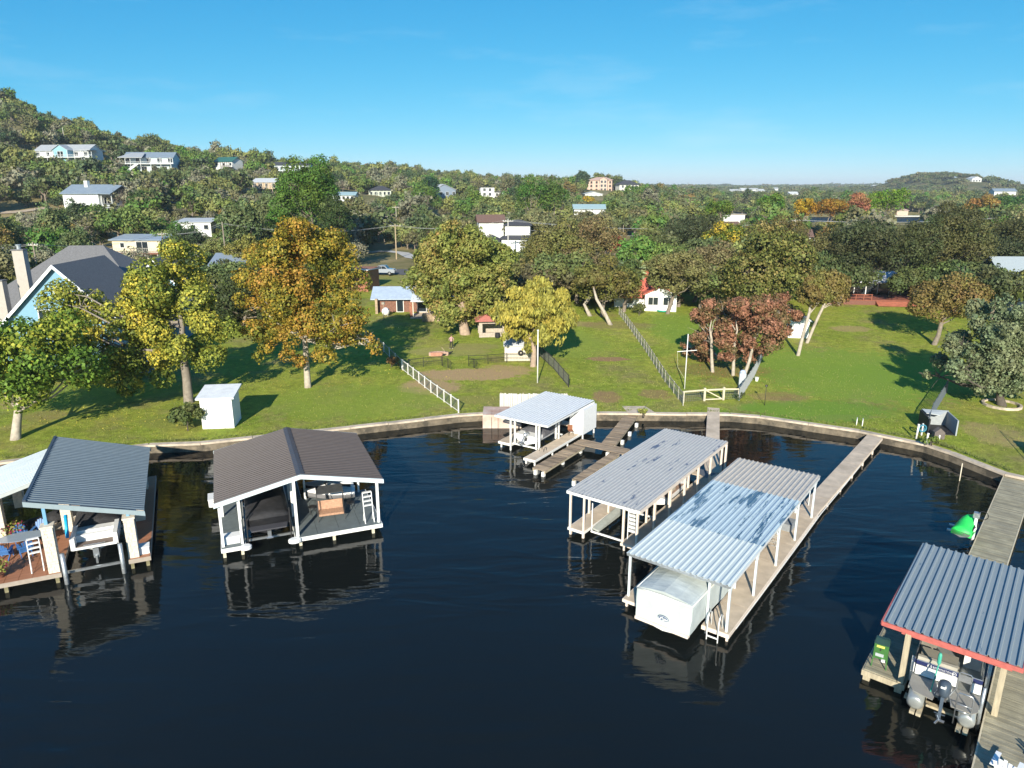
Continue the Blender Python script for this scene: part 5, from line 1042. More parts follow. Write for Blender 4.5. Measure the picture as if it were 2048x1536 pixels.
# well house with red roof
p=T(985,674); t=thing('garden_pavilion','small stone pavilion with red roof and open arches on the lawn','pavilion',(p.x,p.y,p.z),rad(6))
for x_ in (-1.5,1.5):
    for y_ in (0,2.4): square_post(t,x_,y_,0,2.1,.42,M('pale_rubble',(.42,.36,.30),.9,.2,4,.4,8),'pillar')
for x0,x1 in ((-1.7,1.7),): MB().box(x0,x1,-.15,.15,0,.55).box(x0,x1,2.25,2.55,0,1.2).obj('low_wall',MATS['pale_rubble'],t); MB().box(x0,x1,-.18,.18,1.75,2.1).obj('lintel',MATS['pale_rubble'],t)
r=MB(); r.add([(-2.2,-.7,2.1),(2.2,-.7,2.1),(2.2,3.1,2.1),(-2.2,3.1,2.1),(0,1.2,3.2)],[(0,1,4),(1,2,4),(2,3,4),(3,0,4),(3,2,1,0)]); r.obj('roof',M('faded_red_roof',(.45,.16,.13),.7,.12,4),t)
MB().lathe((.6,-.5,0),[(.3,0),(.34,.2),(.3,.6)],10).obj('barrel',rubber,t)
# storage shed with tyre
p=T(1037,723); t=thing('storage_shed','cream storage shed with pale grey roof and a tyre hung on its wall','shed',(p.x,p.y,p.z),rad(2))
body(t,3.1,2.3,1.75,M('cream_siding',(.66,.60,.50),.7,.05,3,stretch=(6,6,.5)),M('grey_white_sheet',(.50,.52,.54),.5,.06),'x',.55,.12,base=.2)
for k in range(9): MB().box(-1.5+k*.37,-1.47+k*.37,-.02,0,.1,1.7).obj('batten',MATS['cream_siding'],t)
ty=thing('tyre','black tyre hanging on the cream storage shed','tyre',(p.x+.25,p.y-.14,p.z+.95)); MB().torus((0,0,0),.24,.09,'y',18,8).obj('tread_ring',rubber,ty,True); MB().torus((0,0,0),.13,.03,'y',14,5).obj('inner_rim',blackm,ty,True)
# big white box shed left
p=G(437,855,.85); t=thing('white_shed','bright white box shed with white sheet roof near the left seawall','shed',(p.x,p.y,.8),rad(8)); body(t,2.5,2.6,2.55,M('sunlit_white',(.84,.84,.82),.6,.02),M('white_shed_roof',(.70,.73,.76),.5,.1,2),'shed',.35,.25,base=.1)
MB().box(-1.1,1.1,-.012,0,.05,2.3).obj('door_panel',MATS['sunlit_white'],t)
p=T(1592,676); t=thing('white_shed','white gable shed behind the two slender leaning trees','shed',(p.x-.2,p.y,p.z),rad(-10)); body(t,3.3,3,2.2,MATS['sunlit_white'],M('white_shed_roof',(.6,.6,.6)),'y',.8,.25,base=.2)
MB().box(-.7,.7,-.02,0,.1,1.9).obj('door_panel',MATS['sunlit_white'],t)
PROT.append((1565,630,1615,680,86))
# red tile house
t=thing('red_roof_house','white house with terracotta red roof and big window behind the fence','house',(atY(1306,106),106,hz(21,106)),rad(-8))
body(t,6.6,7,2.2,MATS['sunlit_white'],RT,'x',2.9,.7,ox=-1.6,oy=1,base=.5); body(t,4.6,5,2.5,MATS['sunlit_white'],RT,'y',1.1,.35,ox=1.9,oy=-1.2,base=.5,wname='gable_wall',rname='gable_roof')
for x_ in (.8,3.0): win(t,'f',x_,.9,1.4,1.1).location=(x_,-1.23,.9)
win(t,'f',-2.6,.7,1.1,1.1).location=(-2.6,.98,.7)
PROT.append((1268,535,1345,612,106))
p=T(1326,623); t=thing('paddling_pool','round turquoise paddling pool on the lawn by the red-roofed house','pool',tuple(p)); MB().torus((0,0,.12),.85,.13,'z',24,6).obj('ring',M('turquoise_vinyl',(.01,.30,.20),.4,.1),t,True); MB().lathe((0,0,.03),[(.8,0),(.8,.05)],20).obj('water',M('pool_water',(.15,.45,.45),.05,.1),t)
# porch house with red deck at right
t=thing('porch_house','white-trimmed screened porch house behind the red deck','house',(atY(1770,116),116,hz(58,116)),rad(-8)); 
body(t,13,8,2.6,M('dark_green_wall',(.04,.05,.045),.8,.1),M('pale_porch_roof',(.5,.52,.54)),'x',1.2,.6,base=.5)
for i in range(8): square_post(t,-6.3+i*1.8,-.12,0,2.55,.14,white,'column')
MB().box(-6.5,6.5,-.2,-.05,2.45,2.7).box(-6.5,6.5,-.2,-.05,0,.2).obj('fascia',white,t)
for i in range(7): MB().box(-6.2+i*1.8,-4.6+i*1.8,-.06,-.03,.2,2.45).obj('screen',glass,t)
PROT.append((1680,560,1860,622,115))
reddeck=M('red_cedar_deck',(.30,.095,.055),.75,.2,2,.3,20)
t=thing('red_deck','wide red cedar deck with rails and steps along the porch house','deck',(atY(1770,110),110,hz(57,110)),rad(-8))
for i in range(12): MB().box(-7+i*1.17+.01,-7+(i+1)*1.17-.01,-1.0,5.2,.62,.70).obj('deck_panel',reddeck,t)
for k in range(4): MB().box(.5,7.2,-1.0-.36*(k+1),-1.0-.36*k-.01,.0,.56-.14*k).obj('step',reddeck,t)
MB().box(-7,7.1,-1.02,-.98,-.2,.6).obj('skirt',M('dark_red_board',(.16,.06,.04)),t)
for i in range(7): square_post(t,-7+i*1.15,-.9,.6,1.55,.1,reddeck)
MB().box(-7.1,.0,-.95,-.85,1.5,1.57).box(-7.1,.0,-.95,-.88,1.05,1.1).obj('rail',reddeck,t)
for (u,v,c,nm,l) in ((1722,608,(.05,.42,.62),'tarp_pile','folded turquoise tarp lying in front of the red deck'),(1318,628,(.9,.9,.9),'tub','')):
    if l: p=T(u,v); t=thing(nm,l,'tarp',tuple(p),.2); MB().add([(-1,-.4,0),(1,-.4,0),(1.1,.5,0),(-.9,.5,0),(-.6,-.1,.35),(.5,-.15,.45),(.6,.3,.3),(-.4,.3,.4)],[(0,3,2,1),(4,5,6,7),(0,1,5,4),(1,2,6,5),(2,3,7,6),(3,0,4,7)]).obj('fold',M('turquoise_tarp',c,.5,.1),t)
for (u,v,l) in ((1795,600,'small round fire bowl on the red deck'),):
    p=T(u,v); t=thing('planter_box','tan planter box at the middle of the red deck','planter',(p.x,p.y+1.5,p.z+.7)); MB().box(-.4,.4,-.4,.4,0,.6).obj('pot',TW,t); V,F=leafcloud(120,(.5,.5,.4),.15,3); me=bpy.data.meshes.new('foliage'); npmesh(me,V+np.array([0,0,.9]),F); me.materials.append(M('pot_leaf',(.2,.2,.04))); put(me,'foliage',t)
# right grey roof house
t=thing('grey_roof_house','house with pale blue-grey standing seam roof cut by the right edge','house',(atY(2098,104),104,hz(70,104)),rad(-4)); body(t,14,10,4.2,M('shaded_grey_wall',(.2,.23,.26)),M('standing_seam_roof',(.33,.38,.40),.45,.05),'x',3.2,.6,ox=4.0,base=.5)
for i in range(20): MB().beam((-3.5+i*.8,-.6,4.02),(-3.5+i*.8,5.0,7.38),.05,.10).obj('seam',MATS['standing_seam_roof'],t)
PROT.append((1988,545,2048,600,104))
# ---------------------------------------------------------------- fences
def fence_run(name,label,pts,h,spacing,postm,railm,rails,ps=.09,mesh=None,pickets=0,cat='fence',postn='post',ends=True,top=None):
    a0=pts[0]; t=thing(name,label,cat,(a0.x,a0.y,0)); o=Vector((a0.x,a0.y,0)); me=MB().box(-ps/2,ps/2,-ps/2,ps/2,-.2,h+.06).mesh(postn,postm)
    mm=MB()
    for a,b in zip(pts[:-1],pts[1:]):
        L_=(Vector((b.x-a.x,b.y-a.y,0))).length; n=max(1,round(L_/spacing))
        for i in range(n+1):
            if i==n and b is not pts[-1]: continue
            x_=a.x+(b.x-a.x)*i/n; y_=a.y+(b.y-a.y)*i/n; put(me,postn,t,loc=(x_-o.x,y_-o.y,hz(x_,y_)),rz=math.atan2(b.y-a.y,b.x-a.x))
        for i in range(n):
            P=[Vector((a.x+(b.x-a.x)*q/n-o.x,a.y+(b.y-a.y)*q/n-o.y,hz(a.x+(b.x-a.x)*q/n,a.y+(b.y-a.y)*q/n))) for q in (i,i+1)]
            rr=MB()
            for z_,w_ in rails: MB().beam(P[0]+Vector((0,0,z_)),P[1]+Vector((0,0,z_)),.045,w_).obj('rail',railm,t)
            if pickets:
                for k in range(pickets):
                    q=P[0].lerp(P[1],(k+.5)/pickets); mm.beam(q+Vector((0,0,.05)),q+Vector((0,0,h)),mesh[0],mesh[0]) 
            if mesh and mesh[1]:
                for z_ in np.arange(.15,h,mesh[1]): mm.beam(P[0]+Vector((0,0,z_)),P[1]+Vector((0,0,z_)),.012,.012)
    if mm.v: kind(mm.obj('mesh_infill' if not mesh or mesh[1] else 'pickets',postm if mesh is None or len(mesh)<3 else mesh[2],t),'stuff')
    return t
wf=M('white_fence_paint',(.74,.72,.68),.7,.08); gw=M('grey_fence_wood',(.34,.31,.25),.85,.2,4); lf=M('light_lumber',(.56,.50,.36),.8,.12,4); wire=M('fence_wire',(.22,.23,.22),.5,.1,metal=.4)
fence_run('ranch_fence','white post and rail fence with wire dividing the two left lawns',[T(806,742),T(862,786),T(917,826)],1.15,1.75,wf,wf,((1.1,.08),(.12,.06)),.09,(.010,.16,wire),9)
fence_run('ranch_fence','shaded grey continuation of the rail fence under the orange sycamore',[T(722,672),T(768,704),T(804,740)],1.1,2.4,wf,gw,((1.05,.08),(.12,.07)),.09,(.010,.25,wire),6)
fence_run('picket_fence','dark metal picket fence running back from the low grey panel roof',[T(1137,776),T(1108,740),T(1078,712)],1.25,1.9,blackm,blackm,((1.2,.06),(.15,.06)),.08,(.035,0,M('dark_picket',(.07,.075,.06),.6,.1)),11)
fence_run('rail_fence','long post fence with pale posts and wire splitting the middle lawns',[T(1366,812),T(1330,765),T(1288,698),T(1255,652),T(1238,630)],1.15,1.75,M('dull_fence_post',(.42,.40,.33),.8,.15),gw,((1.1,.08),(.6,.04)),.075,(.010,.16,wire),8)
s1=T(1366,806);s2=T(1408,803);s3=T(1446,801);s4=T(1476,801)
fence_run('lumber_fence','pale lumber rail fence along the seawall left of the gate',[s1,s2],1.05,2.2,lf,lf,((1.05,.14),),.14,(.010,.16,wire),10)
fence_run('lumber_fence','pale lumber rail fence along the seawall right of the gate',[s3,s4],1.05,3,lf,lf,((1.05,.14),),.12,(.010,.16,wire),8)
g_=thing('timber_gate','pale timber gate with diagonal brace at the head of the narrow concrete walkway','gate',(s2.x,s2.y,s2.z),math.atan2(s3.y-s2.y,s3.x-s2.x)); gl_=(s3-s2).length
for x_ in (0,gl_): MB().box(x_-.09,x_+.09,-.09,.09,-.1,1.25).obj('post',lf,g_)
MB().box(.1,gl_-.1,-.04,.04,.98,1.12).obj('rail',lf,g_); MB().box(.1,gl_-.1,-.04,.04,.08,.18).obj('rail',lf,g_); MB().beam((.15,-.02,1.0),(gl_-.15,-.02,.15),.05,.09).obj('brace',lf,g_)
fence_run('panel_fence','pale grey corrugated panel fence between the red-brown grove and the right lawn',[T(1478,803),T(1508,755),T(1535,692)],1.3,1.5,galv,galv,((1.28,.05),(.1,.04)),.07,(.045,0,M('pale_grey_panel',(.22,.24,.25),.6,.08)),9)
fence_run('chain_fence','dark chain link fence running up the right lawn from the small dark kennel',[T(1853,868),T(1862,838),T(1878,812),T(1893,786)],1.35,1.7,M('dark_fence_post',(.09,.11,.13),.5,.1),MATS['dark_fence_post'],((1.32,.06),),.06,(.014,.12,MATS['dark_fence_post']),12)
# black low fences with swung gates
fence_run('garden_fence','low black metal garden fence, left half, ending in an open zigzag gate',[T(818,738),T(847,735),T(884,732)],1.05,2.2,blackm,blackm,((1.03,.04),(.62,.03)),.05,(.008,.2,blackm),8)
fence_run('garden_fence','low black metal garden fence, right half, passing in front of the cream shed',[T(937,731),T(976,728),T(1013,726),T(1060,726)],1.05,2.2,blackm,blackm,((1.03,.04),(.62,.03)),.05,(.008,.2,blackm),8)
for (u,v,r,l) in ((885,734,-38,'open black gate leaf pair at the end of the left garden fence'),(937,733,-40,'open black gate leaf pair at the start of the right garden fence')):
    p=T(u,v); t=thing('swing_gate',l,'gate',tuple(p),rad(r))
    for x0,h0,mx,sk in ((0,1.05,.9,-.0),(.75,1.0,1.5,-.25)):
        m=MB(); m.tube([(x0,0,.05),(x0,0,h0),(mx,sk,h0-.15),(mx,sk,-.0),(x0,0,.05)],.025,5)
        for k in range(5): f=(k+1)/6; m.tube([(x0+(mx-x0)*f,sk*f,.05),(x0+(mx-x0)*f,sk*f,h0-.1)],.007,3)
        for k in range(4): z_=.2+.2*k; m.tube([(x0,0,z_),(mx,sk,z_)],.007,3)
        m.obj('gate_leaf',blackm,t)
# kennel at right
p=T(1882,872); t=thing('kennel','small dark open-topped kennel box with grey walls beside the chain link fence','kennel',(p.x,p.y,p.z),rad(-14))
kg=M('grey_panel_wall',(.30,.33,.35),.7,.1)
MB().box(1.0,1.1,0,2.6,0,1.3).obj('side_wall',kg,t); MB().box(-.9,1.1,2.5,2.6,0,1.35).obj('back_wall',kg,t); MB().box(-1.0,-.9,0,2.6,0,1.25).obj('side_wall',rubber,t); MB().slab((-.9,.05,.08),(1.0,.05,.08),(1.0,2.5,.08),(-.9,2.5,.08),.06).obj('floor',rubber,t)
MB().slab((-.8,1.6,1.3),(.2,1.6,1.2),(1.0,2.5,1.32),(-.9,2.5,1.38),.05).obj('lid_flap',M('light_grey_sheet',(.45,.48,.48),.5,.05),t)
MB().prism([(0,0),(.1,0),(.1,.1)],0,.1) if False else None
p=T(1878,880); t=thing('dog_house','tiny brown-grey peaked box in front of the kennel','dog house',(p.x,p.y,p.z),rad(-8)); MB().add([(-.38,0,0),(.38,0,0),(.38,0,.55),(0,0,.9),(-.38,0,.55),(-.38,.5,0),(.38,.5,0),(.38,.5,.55),(0,.5,.9),(-.38,.5,.55)],[(0,1,2,3,4),(9,8,7,6,5),(0,5,6,1),(1,6,7,2),(2,7,8,3),(3,8,9,4),(4,9,5,0)]).obj('body',M('grey_brown_board',(.13,.11,.10),.8,.2,5),t); MB().box(-.06,.04,-.03,0,.0,.35).obj('latch',white,t)
for (u,v,h,l) in ((1832,878,1.15,'stubby white standpipe on the lawn edge left of the kennel'),(1852,888,.8,'short pale post by the seawall below the kennel')):
    p=T(u,v); t=thing('standpipe',l,'pipe',tuple(p)); MB().tube([(0,0,0),(.05,0,h)],.07,8).obj('pipe',white,t,True); MB().lathe((.05,0,h),[(.09,0),(.09,.06)],8).obj('cap',white,t)
p=T(1843,872); t=thing('hose_reel','teal hose coiled on a white stand beside the standpipe','hose',(p.x,p.y,p.z)); MB().torus((0,0,.6),.28,.06,'y',16,6).torus((0,.12,.6),.24,.05,'y',16,6).obj('hose_coil',M('teal_hose',(.04,.20,.28),.5,.1),t,True); MB().box(-.04,.04,.0,.12,0,1.0).obj('stand',white,t)
# flagpoles, lamp, posts
def polething(name,label,u,v,h,r,mat,extra=None,cat='pole'):
    p=T(u,v); t=thing(name,label,cat,tuple(p)); MB().tube([(0,0,0),(0,0,h)],[r,r*.7],8).obj('pole',mat,t,True); 
    if extra: extra(t)
    return t
polething('flagpole','slim white pole on the lawn left of the dark picket fence',1075,767,5.3,.07,white,lambda t:MB().lathe((0,0,5.3),[(.07,0),(.1,.08),(.05,.16)],8).obj('finial',white,t))
def yard(t):
    MB().tube([(-.95,0,3.75),(.95,0,3.9)],.035,6).obj('cross_yard',white,t); m=MB(); m.tube([(-.93,0,3.75),(-.8,0,2.2),(-.1,0,1.1)],.012,4); m.obj('halyard',M('cream_rope',(.6,.58,.4)),t)
polething('flagpole','white mast with crossbar and halyard in the middle right lawn',1369,778,5.5,.055,white,yard)
polething('garden_lamp','thin black lamp post on the right lawn near the panel fence',1529,811,1.75,.03,blackm,lambda t:MB().lathe((0,0,1.75),[(.05,0),(.14,.05),(.1,.18)],8).obj('lamp_head',blackm,t),'lamp')
polething('bird_feeder_pole','thin post by the cottage pillar',768,640,2.2,.05,gw,lambda t:MB().box(-.2,.2,-.2,.2,2.2,2.5).obj('feeder_box',gw,t),'feeder')
p=T(1513,763); t=thing('bucket','white bucket beside the pale grey panel fence','bucket',(p.x,p.y,p.z)); MB().lathe((0,0,0),[(.14,0),(.2,.38),(.21,.4)],12).obj('pail',white,t)
p=T(1483,776); t=thing('utility_cabinet','grey cabinet with white-blue bag on top at the end of the panel fence','cabinet',(p.x,p.y,p.z),rad(-10)); MB().box(-.32,.32,-.25,.25,0,1.45).obj('case',M('cabinet_grey',(.40,.44,.46),.5,.06),t); MB().lathe((0,0,1.45),[(.28,0),(.3,.15),(.15,.3)],10).obj('sack',M('blue_white_sack',(.45,.52,.66),.6,.25,8),t)
# fire pit bench and sticks
p=T(880,712); t=thing('fire_pit','pinkish stone fire ring with charred logs and a long stick near the person','fire pit',(p.x,p.y,p.z),rad(4))
pks=M('pink_stone',(.42,.28,.22),.9,.15,5)
for k in range(9):
    a=math.pi*k/8+math.pi*.02; MB().cbox((-.15+.95*math.cos(a)*1.0,.55*math.sin(a),.2),(.34,.26,.40)).obj('stone',pks,t)
MB().box(-1.05,.3,-.32,-.12,0,.42).obj('stone_front',M('salmon_stone',(.40,.20,.14),.9,.15,5),t)
for k in range(6): MB().tube([(.25+.15*k,-.35+.12*k,.1),(.95+.1*k,.3-.1*k,.25+.05*k)],.07,6).obj('charred_log',rubber,t)
MB().tube([(.9,-.3,.1),(.2,.7,.8)],.025,5).obj('stick',TW,t)
ring=[(math.cos(a),math.sin(a)) for a in np.linspace(0,2*math.pi,19)[:-1]]
p=T(2003,812); t=thing('tree_ring','pale concrete ring edging the bed under the big right oak','edging',(p.x,p.y,p.z-.02))
for i,(c_,s_) in enumerate(ring):
    o=MB().box(-.28,.28,-.1,.1,0,.22).obj('edging_stone',conc,t,loc=(1.45*c_,1.45*s_,0),rz=math.atan2(s_,c_)+math.pi/2)
# stairs / rail at the right edge
t=thing('shore_stairs','grey stone steps with black handrail at the right shore','stairs',tuple(Vector(loc2w(Gd,4.4,30.6,0))),rad(-30))
for k in range(9): MB().box(-.9,1.4,k*.42,(k+1)*.42+.02,0,.62+.17*k).obj('step',M('blue_grey_stone',(.30,.33,.36),.85,.12,3),t)
m=MB(); m.tube([(-.75,0,.6),(-.75,0,1.6),(-.75,3.8,3.0),(-.75,3.8,2.1)],.03)
for k in range(6): m.tube([(-.75,.3+.6*k,.75+.25*k),(-.75,.3+.6*k,1.7+.23*k)],.012,4)
m.obj('handrail',blackm,t)

# ---------------------------------------------------------------- utility poles and lines
polem=M('pole_wood',(.26,.22,.17),.9,.15,3); polel=M('pale_pole_wood',(.46,.42,.35),.9,.1,3)
def upole(label,u,vt,y,vb=None,arm=2.2,mat=None,trans=False,r=.15):
    x=atY(u,y); zb=hz(x,y); zt=20-(vt-375)/1474*y; t=thing('utility_pole',label,'utility pole',(x,y,zb),rad(random.uniform(-15,15)),'utility poles carrying wires through the trees')
    MB().tube([(0,0,-.5),(0,0,zt-zb)],[r,r*.7],8).obj('pole',mat or polem,t)
    if arm:
        MB().box(-arm/2,arm/2,-.06,.06,zt-zb-.55,zt-zb-.42).obj('crossarm',mat or polel,t); me=MB().lathe((0,0,0),[(.05,0),(.08,.05),(.05,.16)],6).mesh('insulator',white)
        for q in (-.46,-.2,.2,.46): put(me,'insulator',t,loc=(q*arm,0,zt-zb-.42))
    if trans: MB().lathe((.3,0,zt-zb-1.9),[(.2,0),(.24,.05),(.24,.75),(.2,.82)],10).obj('transformer',M('pale_grey_tank',(.5,.52,.54)),t)
    PROT.append((u-2,vt,u+2,(vb or vt+25),y)); return Vector((x,y,zt-.3))
U1=upole('tall tan utility pole above the silver pickup',787,446,165,530,2.4,M('tan_pole',(.42,.33,.22),.9,.1))
U2=upole('thinner utility pole just left of the tall tan one',764,428,205,520,2.4)
U3=upole('pale far utility pole above the valley, left of the dark cedar',790,411,260,440,2.4,polel)
U4=upole('grey utility pole with light bracket over the orange sycamore',437,442,140,515,0,None)
U5=upole('utility pole left of the tall stone chimney',46,482,110,545,1.6)
U6=upole('pale utility pole with T arm in front of the white black-roofed house',1016,436,150,512,2.2,M('grey_white_pole',(.5,.49,.46),.9,.1))
U7=upole('utility pole with white transformer in the right oaks',1598,436,190,468,2.2,polel,True)
U8=upole('short pole on the green clearing right of the cyan-roofed house',1250,448,235,465,0)
U9=upole('dark utility pole right of the cream cabin',312,462,150,500,1.8)
U10=upole('far pale utility pole by the white-gabled house',875,372,400,395,3)
U11=upole('thin utility pole behind the long hillside house',144,262,360,285,0,polel,r=.2)
def wirething(label,a,b,sag,offs=((0,0),),r=.022):
    t=thing('power_line',label,'power line',(0,0,0),0,'power lines strung between poles')
    for ox,oz in offs:
        m=MB(); rope(m,a+Vector((ox,0,oz)),b+Vector((ox,0,oz)),sag,12,r); m.obj('wire',M('wire_grey',(.35,.36,.36),.5,.1),t)
UR=onY(2150,190)+Vector((0,0,11)); UL=onY(-150,110)+Vector((0,0,9))
wirething('three wires from the T-arm pole to the transformer pole over the oaks',U6,U7,2.,((-.9,0),(.9,0),(0,-1.6)),.028)
wirething('two wires leaving the transformer pole to the right',U7,UR,1.5,((-.9,0),(.9,0)),.028)
wirething('wires between the tall tan pole and the T-arm pole',U1,U6,1.2,((-.9,0),(.9,0)))
wirething('wires crossing behind the yellow sycamore to the tall tan pole',U4,U1,1.5,((-.5,0),(.5,0)))
wirething('wires at the left edge running to the chimney pole',UL,U5,.8,((-.6,0),(.6,0),(0,-1.2)))
wirething('wires from the chimney pole towards the cabin pole',U5,U9,1.2,((-.6,0),(.6,0)))
wirething('wires from the cabin pole to the bracket pole',U9,U4,.8,((-.5,0),(.5,0)))
wirething('wires between the paired valley poles',U1,U2,.6,((-.7,0),(.7,0)))
wirething('wires up the valley to the pale far pole',U2,U3,1.2,((-.7,0),(.7,0)))
# ---------------------------------------------------------------- roads
asph=M('asphalt',(.10,.10,.105),.9,.12,1.5,world=True); dirt=M('pale_dirt',(.42,.34,.25),.95,.18,.8,world=True); cpath=M('concrete_path',(.48,.47,.44),.9,.1,1,world=True)
def road(name,pts,w_,mat,lift=.06):
    V=[];F=[]; P=[]
    for a,b in zip(pts[:-1],pts[1:]):
        n=max(2,int((b-a).length/2.5))
        for i in range(n): P.append(a.lerp(b,i/n))
    P.append(pts[-1])
    for i,p in enumerate(P):
        d=(P[min(i+1,len(P)-1)]-P[max(i-1,0)]); d.z=0; d.normalize(); s=Vector((-d.y,d.x,0))
        for k in (-1,-.33,.33,1): q=p+s*(w_/2*k); V.append((q.x,q.y,hz(q.x,q.y)+lift))
    for i in range(len(P)-1):
        for k in range(3): F.append((i*4+k,i*4+k+1,i*4+5+k,i*4+4+k))
    m=MB(); m.add(V,F); kind(m.obj(name,mat),'structure')
road('road',[onY(560,141),onY(690,143),onY(790,144),onY(850,140)],6.5,asph)
road('gravel_path',[onY(765,186),onY(800,180),onY(818,168),onY(880,160)],3.,cpath,.12)
road('hillside_road',[onY(-60,222),onY(30,225),onY(95,232)],5,dirt,.25); road('hillside_track',[onY(330,262),onY(300,258),onY(360,255)],3.,dirt,.25)
road('valley_road',[onY(800,335),onY(860,300),onY(930,290)],5,cpath,.3); road('dirt_track',[onY(700,185),onY(735,182),onY(765,186)],4,dirt,.14)
PROT+= [(700,540,800,562,141),(770,500,820,520,175),(745,505,790,530,180),(0,400,88,410,222),(330,398,350,402,250),(868,405,930,428,290),(1235,446,1262,458,235)]
# pickup
def pickup(name,label,loc,rz):
    t=thing(name,label,'pickup truck',loc,rz); pm=M('silver_blue_paint',(.42,.46,.52),.25,.04,metal=.35,coat=.5)
    pr=[(-2.7,.55),(-2.7,1.15),(-.7,1.15),(-.6,1.75),(-.1,1.88),(.9,1.85),(1.45,1.25),(2.6,1.12),(2.75,.85),(2.75,.5)]
    m=MB(); n=len(pr); m.add([(x_,-.95,z_) for x_,z_ in pr]+[(x_,.95,z_) for x_,z_ in pr],[tuple(range(n)),tuple(range(2*n-1,n-1,-1))]+[(i,n+i,n+(i+1)%n,(i+1)%n) for i in range(n)]); m.obj('body',pm,t)
    MB().box(-2.55,-.8,-.8,.8,1.1,1.16).obj('truck_bed',rubber,t)
    for x0,x1 in ((-.5,.2),(.28,1.15)): MB().add([(x0,-.965,1.25),(x1 if x1<1 else 1.25,-.965,1.25),(x1 if x1<1 else .85,-.965,1.72),(x0,-.965,1.76)],[(0,1,2,3)]).obj('side_window',glass,t)
    MB().add([(.93,-.8,1.83),(.93,.8,1.83),(1.43,.85,1.3),(1.43,-.85,1.3)],[(0,1,2,3)]).obj('windscreen',glass,t)
    for x_ in (-1.75,1.75):
        for y_ in (-.9,.9): o=MB().torus((0,0,0),.27,.12,'y',14,6).obj('wheel',rubber,t,True,loc=(x_,y_,.4)); MB().lathe((0,0,0),[(.2,-.03),(.2,.03)],10).obj('rim',alu,o,mat4=Matrix.Rotation(math.pi/2,4,'X'))
    MB().box(2.74,2.77,-.85,-.55,.8,.98).obj('headlight',white,t); MB().box(2.74,2.77,.55,.85,.8,.98).obj('headlight',white,t)
    return t
p=onY(758,139.); pt=pickup('pickup_truck','silver pickup truck parked on the road behind the brick building',(p.x-.3,p.y,p.z+.1),rad(-3))
PROT.append((733,536,786,564,139))
# person
def person(loc,rz):
    t=thing('person','person in a pink shirt and black trousers standing on the lawn, head bent','person',loc,rz)
    J=[(0,0,.95,.13,.10),(0,0,1.15,.125,.095),(0,-.02,1.36,.16,.10),(0,-.04,1.47,.06,.06),(0,-.08,1.57,.065,.07),(0,-.09,1.66,.085,.095),(0,-.08,1.73,.06,.07),
       (.10,0,.88,.085,.09),(.12,-.02,.48,.06,.065),(.12,.02,.10,.042,.045),(.13,-.12,.04,.04,.03),(-.10,0,.88,.085,.09),(-.14,.05,.48,.06,.065),(-.16,.12,.10,.042,.045),(-.17,-.02,.04,.04,.03),
       (.20,-.02,1.38,.055,.055),(.30,-.03,1.12,.04,.04),(.20,-.22,1.0,.032,.032),(.16,-.28,.99,.035,.025),(-.20,-.02,1.38,.055,.055),(-.32,-.05,1.14,.04,.04),(-.36,-.24,1.1,.032,.032),(-.37,-.31,1.1,.035,.025)]
    Ed=[(0,1),(1,2),(2,3),(3,4),(4,5),(5,6),(0,7),(7,8),(8,9),(9,10),(0,11),(11,12),(12,13),(13,14),(2,15),(15,16),(16,17),(17,18),(2,19),(19,20),(20,21),(21,22)]
    me=bpy.data.meshes.new('body'); me.from_pydata([j[:3] for j in J],Ed,[]); o=bpy.data.objects.new('body',me); COL.objects.link(o)
    sk=o.modifiers.new('s','SKIN'); 
    if not me.skin_vertices: 
        bpy.context.view_layer.objects.active=o
    for i,j in enumerate(J): me.skin_vertices[0].data[i].radius=(j[3],j[4])
    me.skin_vertices[0].data[0].use_root=True; o.modifiers.new('u','SUBSURF').levels=1
    bpy.context.view_layer.update(); m2=bpy.data.meshes.new_from_object(o.evaluated_get(bpy.context.evaluated_depsgraph_get())); bpy.data.objects.remove(o)
    skin=M('skin_tone',(.45,.27,.19),.6,.05); shirt=M('pink_shirt',(.52,.30,.32),.8,.06); tr_=M('black_trousers',(.015,.015,.02),.8,.1); shoe=M('white_shoe',(.6,.58,.5),.6)
    for q in (skin,shirt,tr_,shoe): m2.materials.append(q)
    for f in m2.polygons:
        c_=f.center; f.use_smooth=True
        f.material_index=3 if c_.z<.09 else 2 if c_.z<.97 and abs(c_.x)<.24 and c_.y>-.15 else 1 if c_.z<1.47 and not (c_.y<-.2 or (abs(c_.x)>.2 and c_.z<1.1)) else 0
    put(m2,'body',t)
    MB().lathe((0,-.07,1.62),[(.09,0),(.105,.06),(.09,.13),(.03,.17)],10).obj('hair',M('brown_hair',(.08,.045,.03),.7,.1),t,True)
    return t
try: p=T(903,699); person((p.x,p.y,p.z),rad(25))
except Exception as ex: print('person failed',ex)
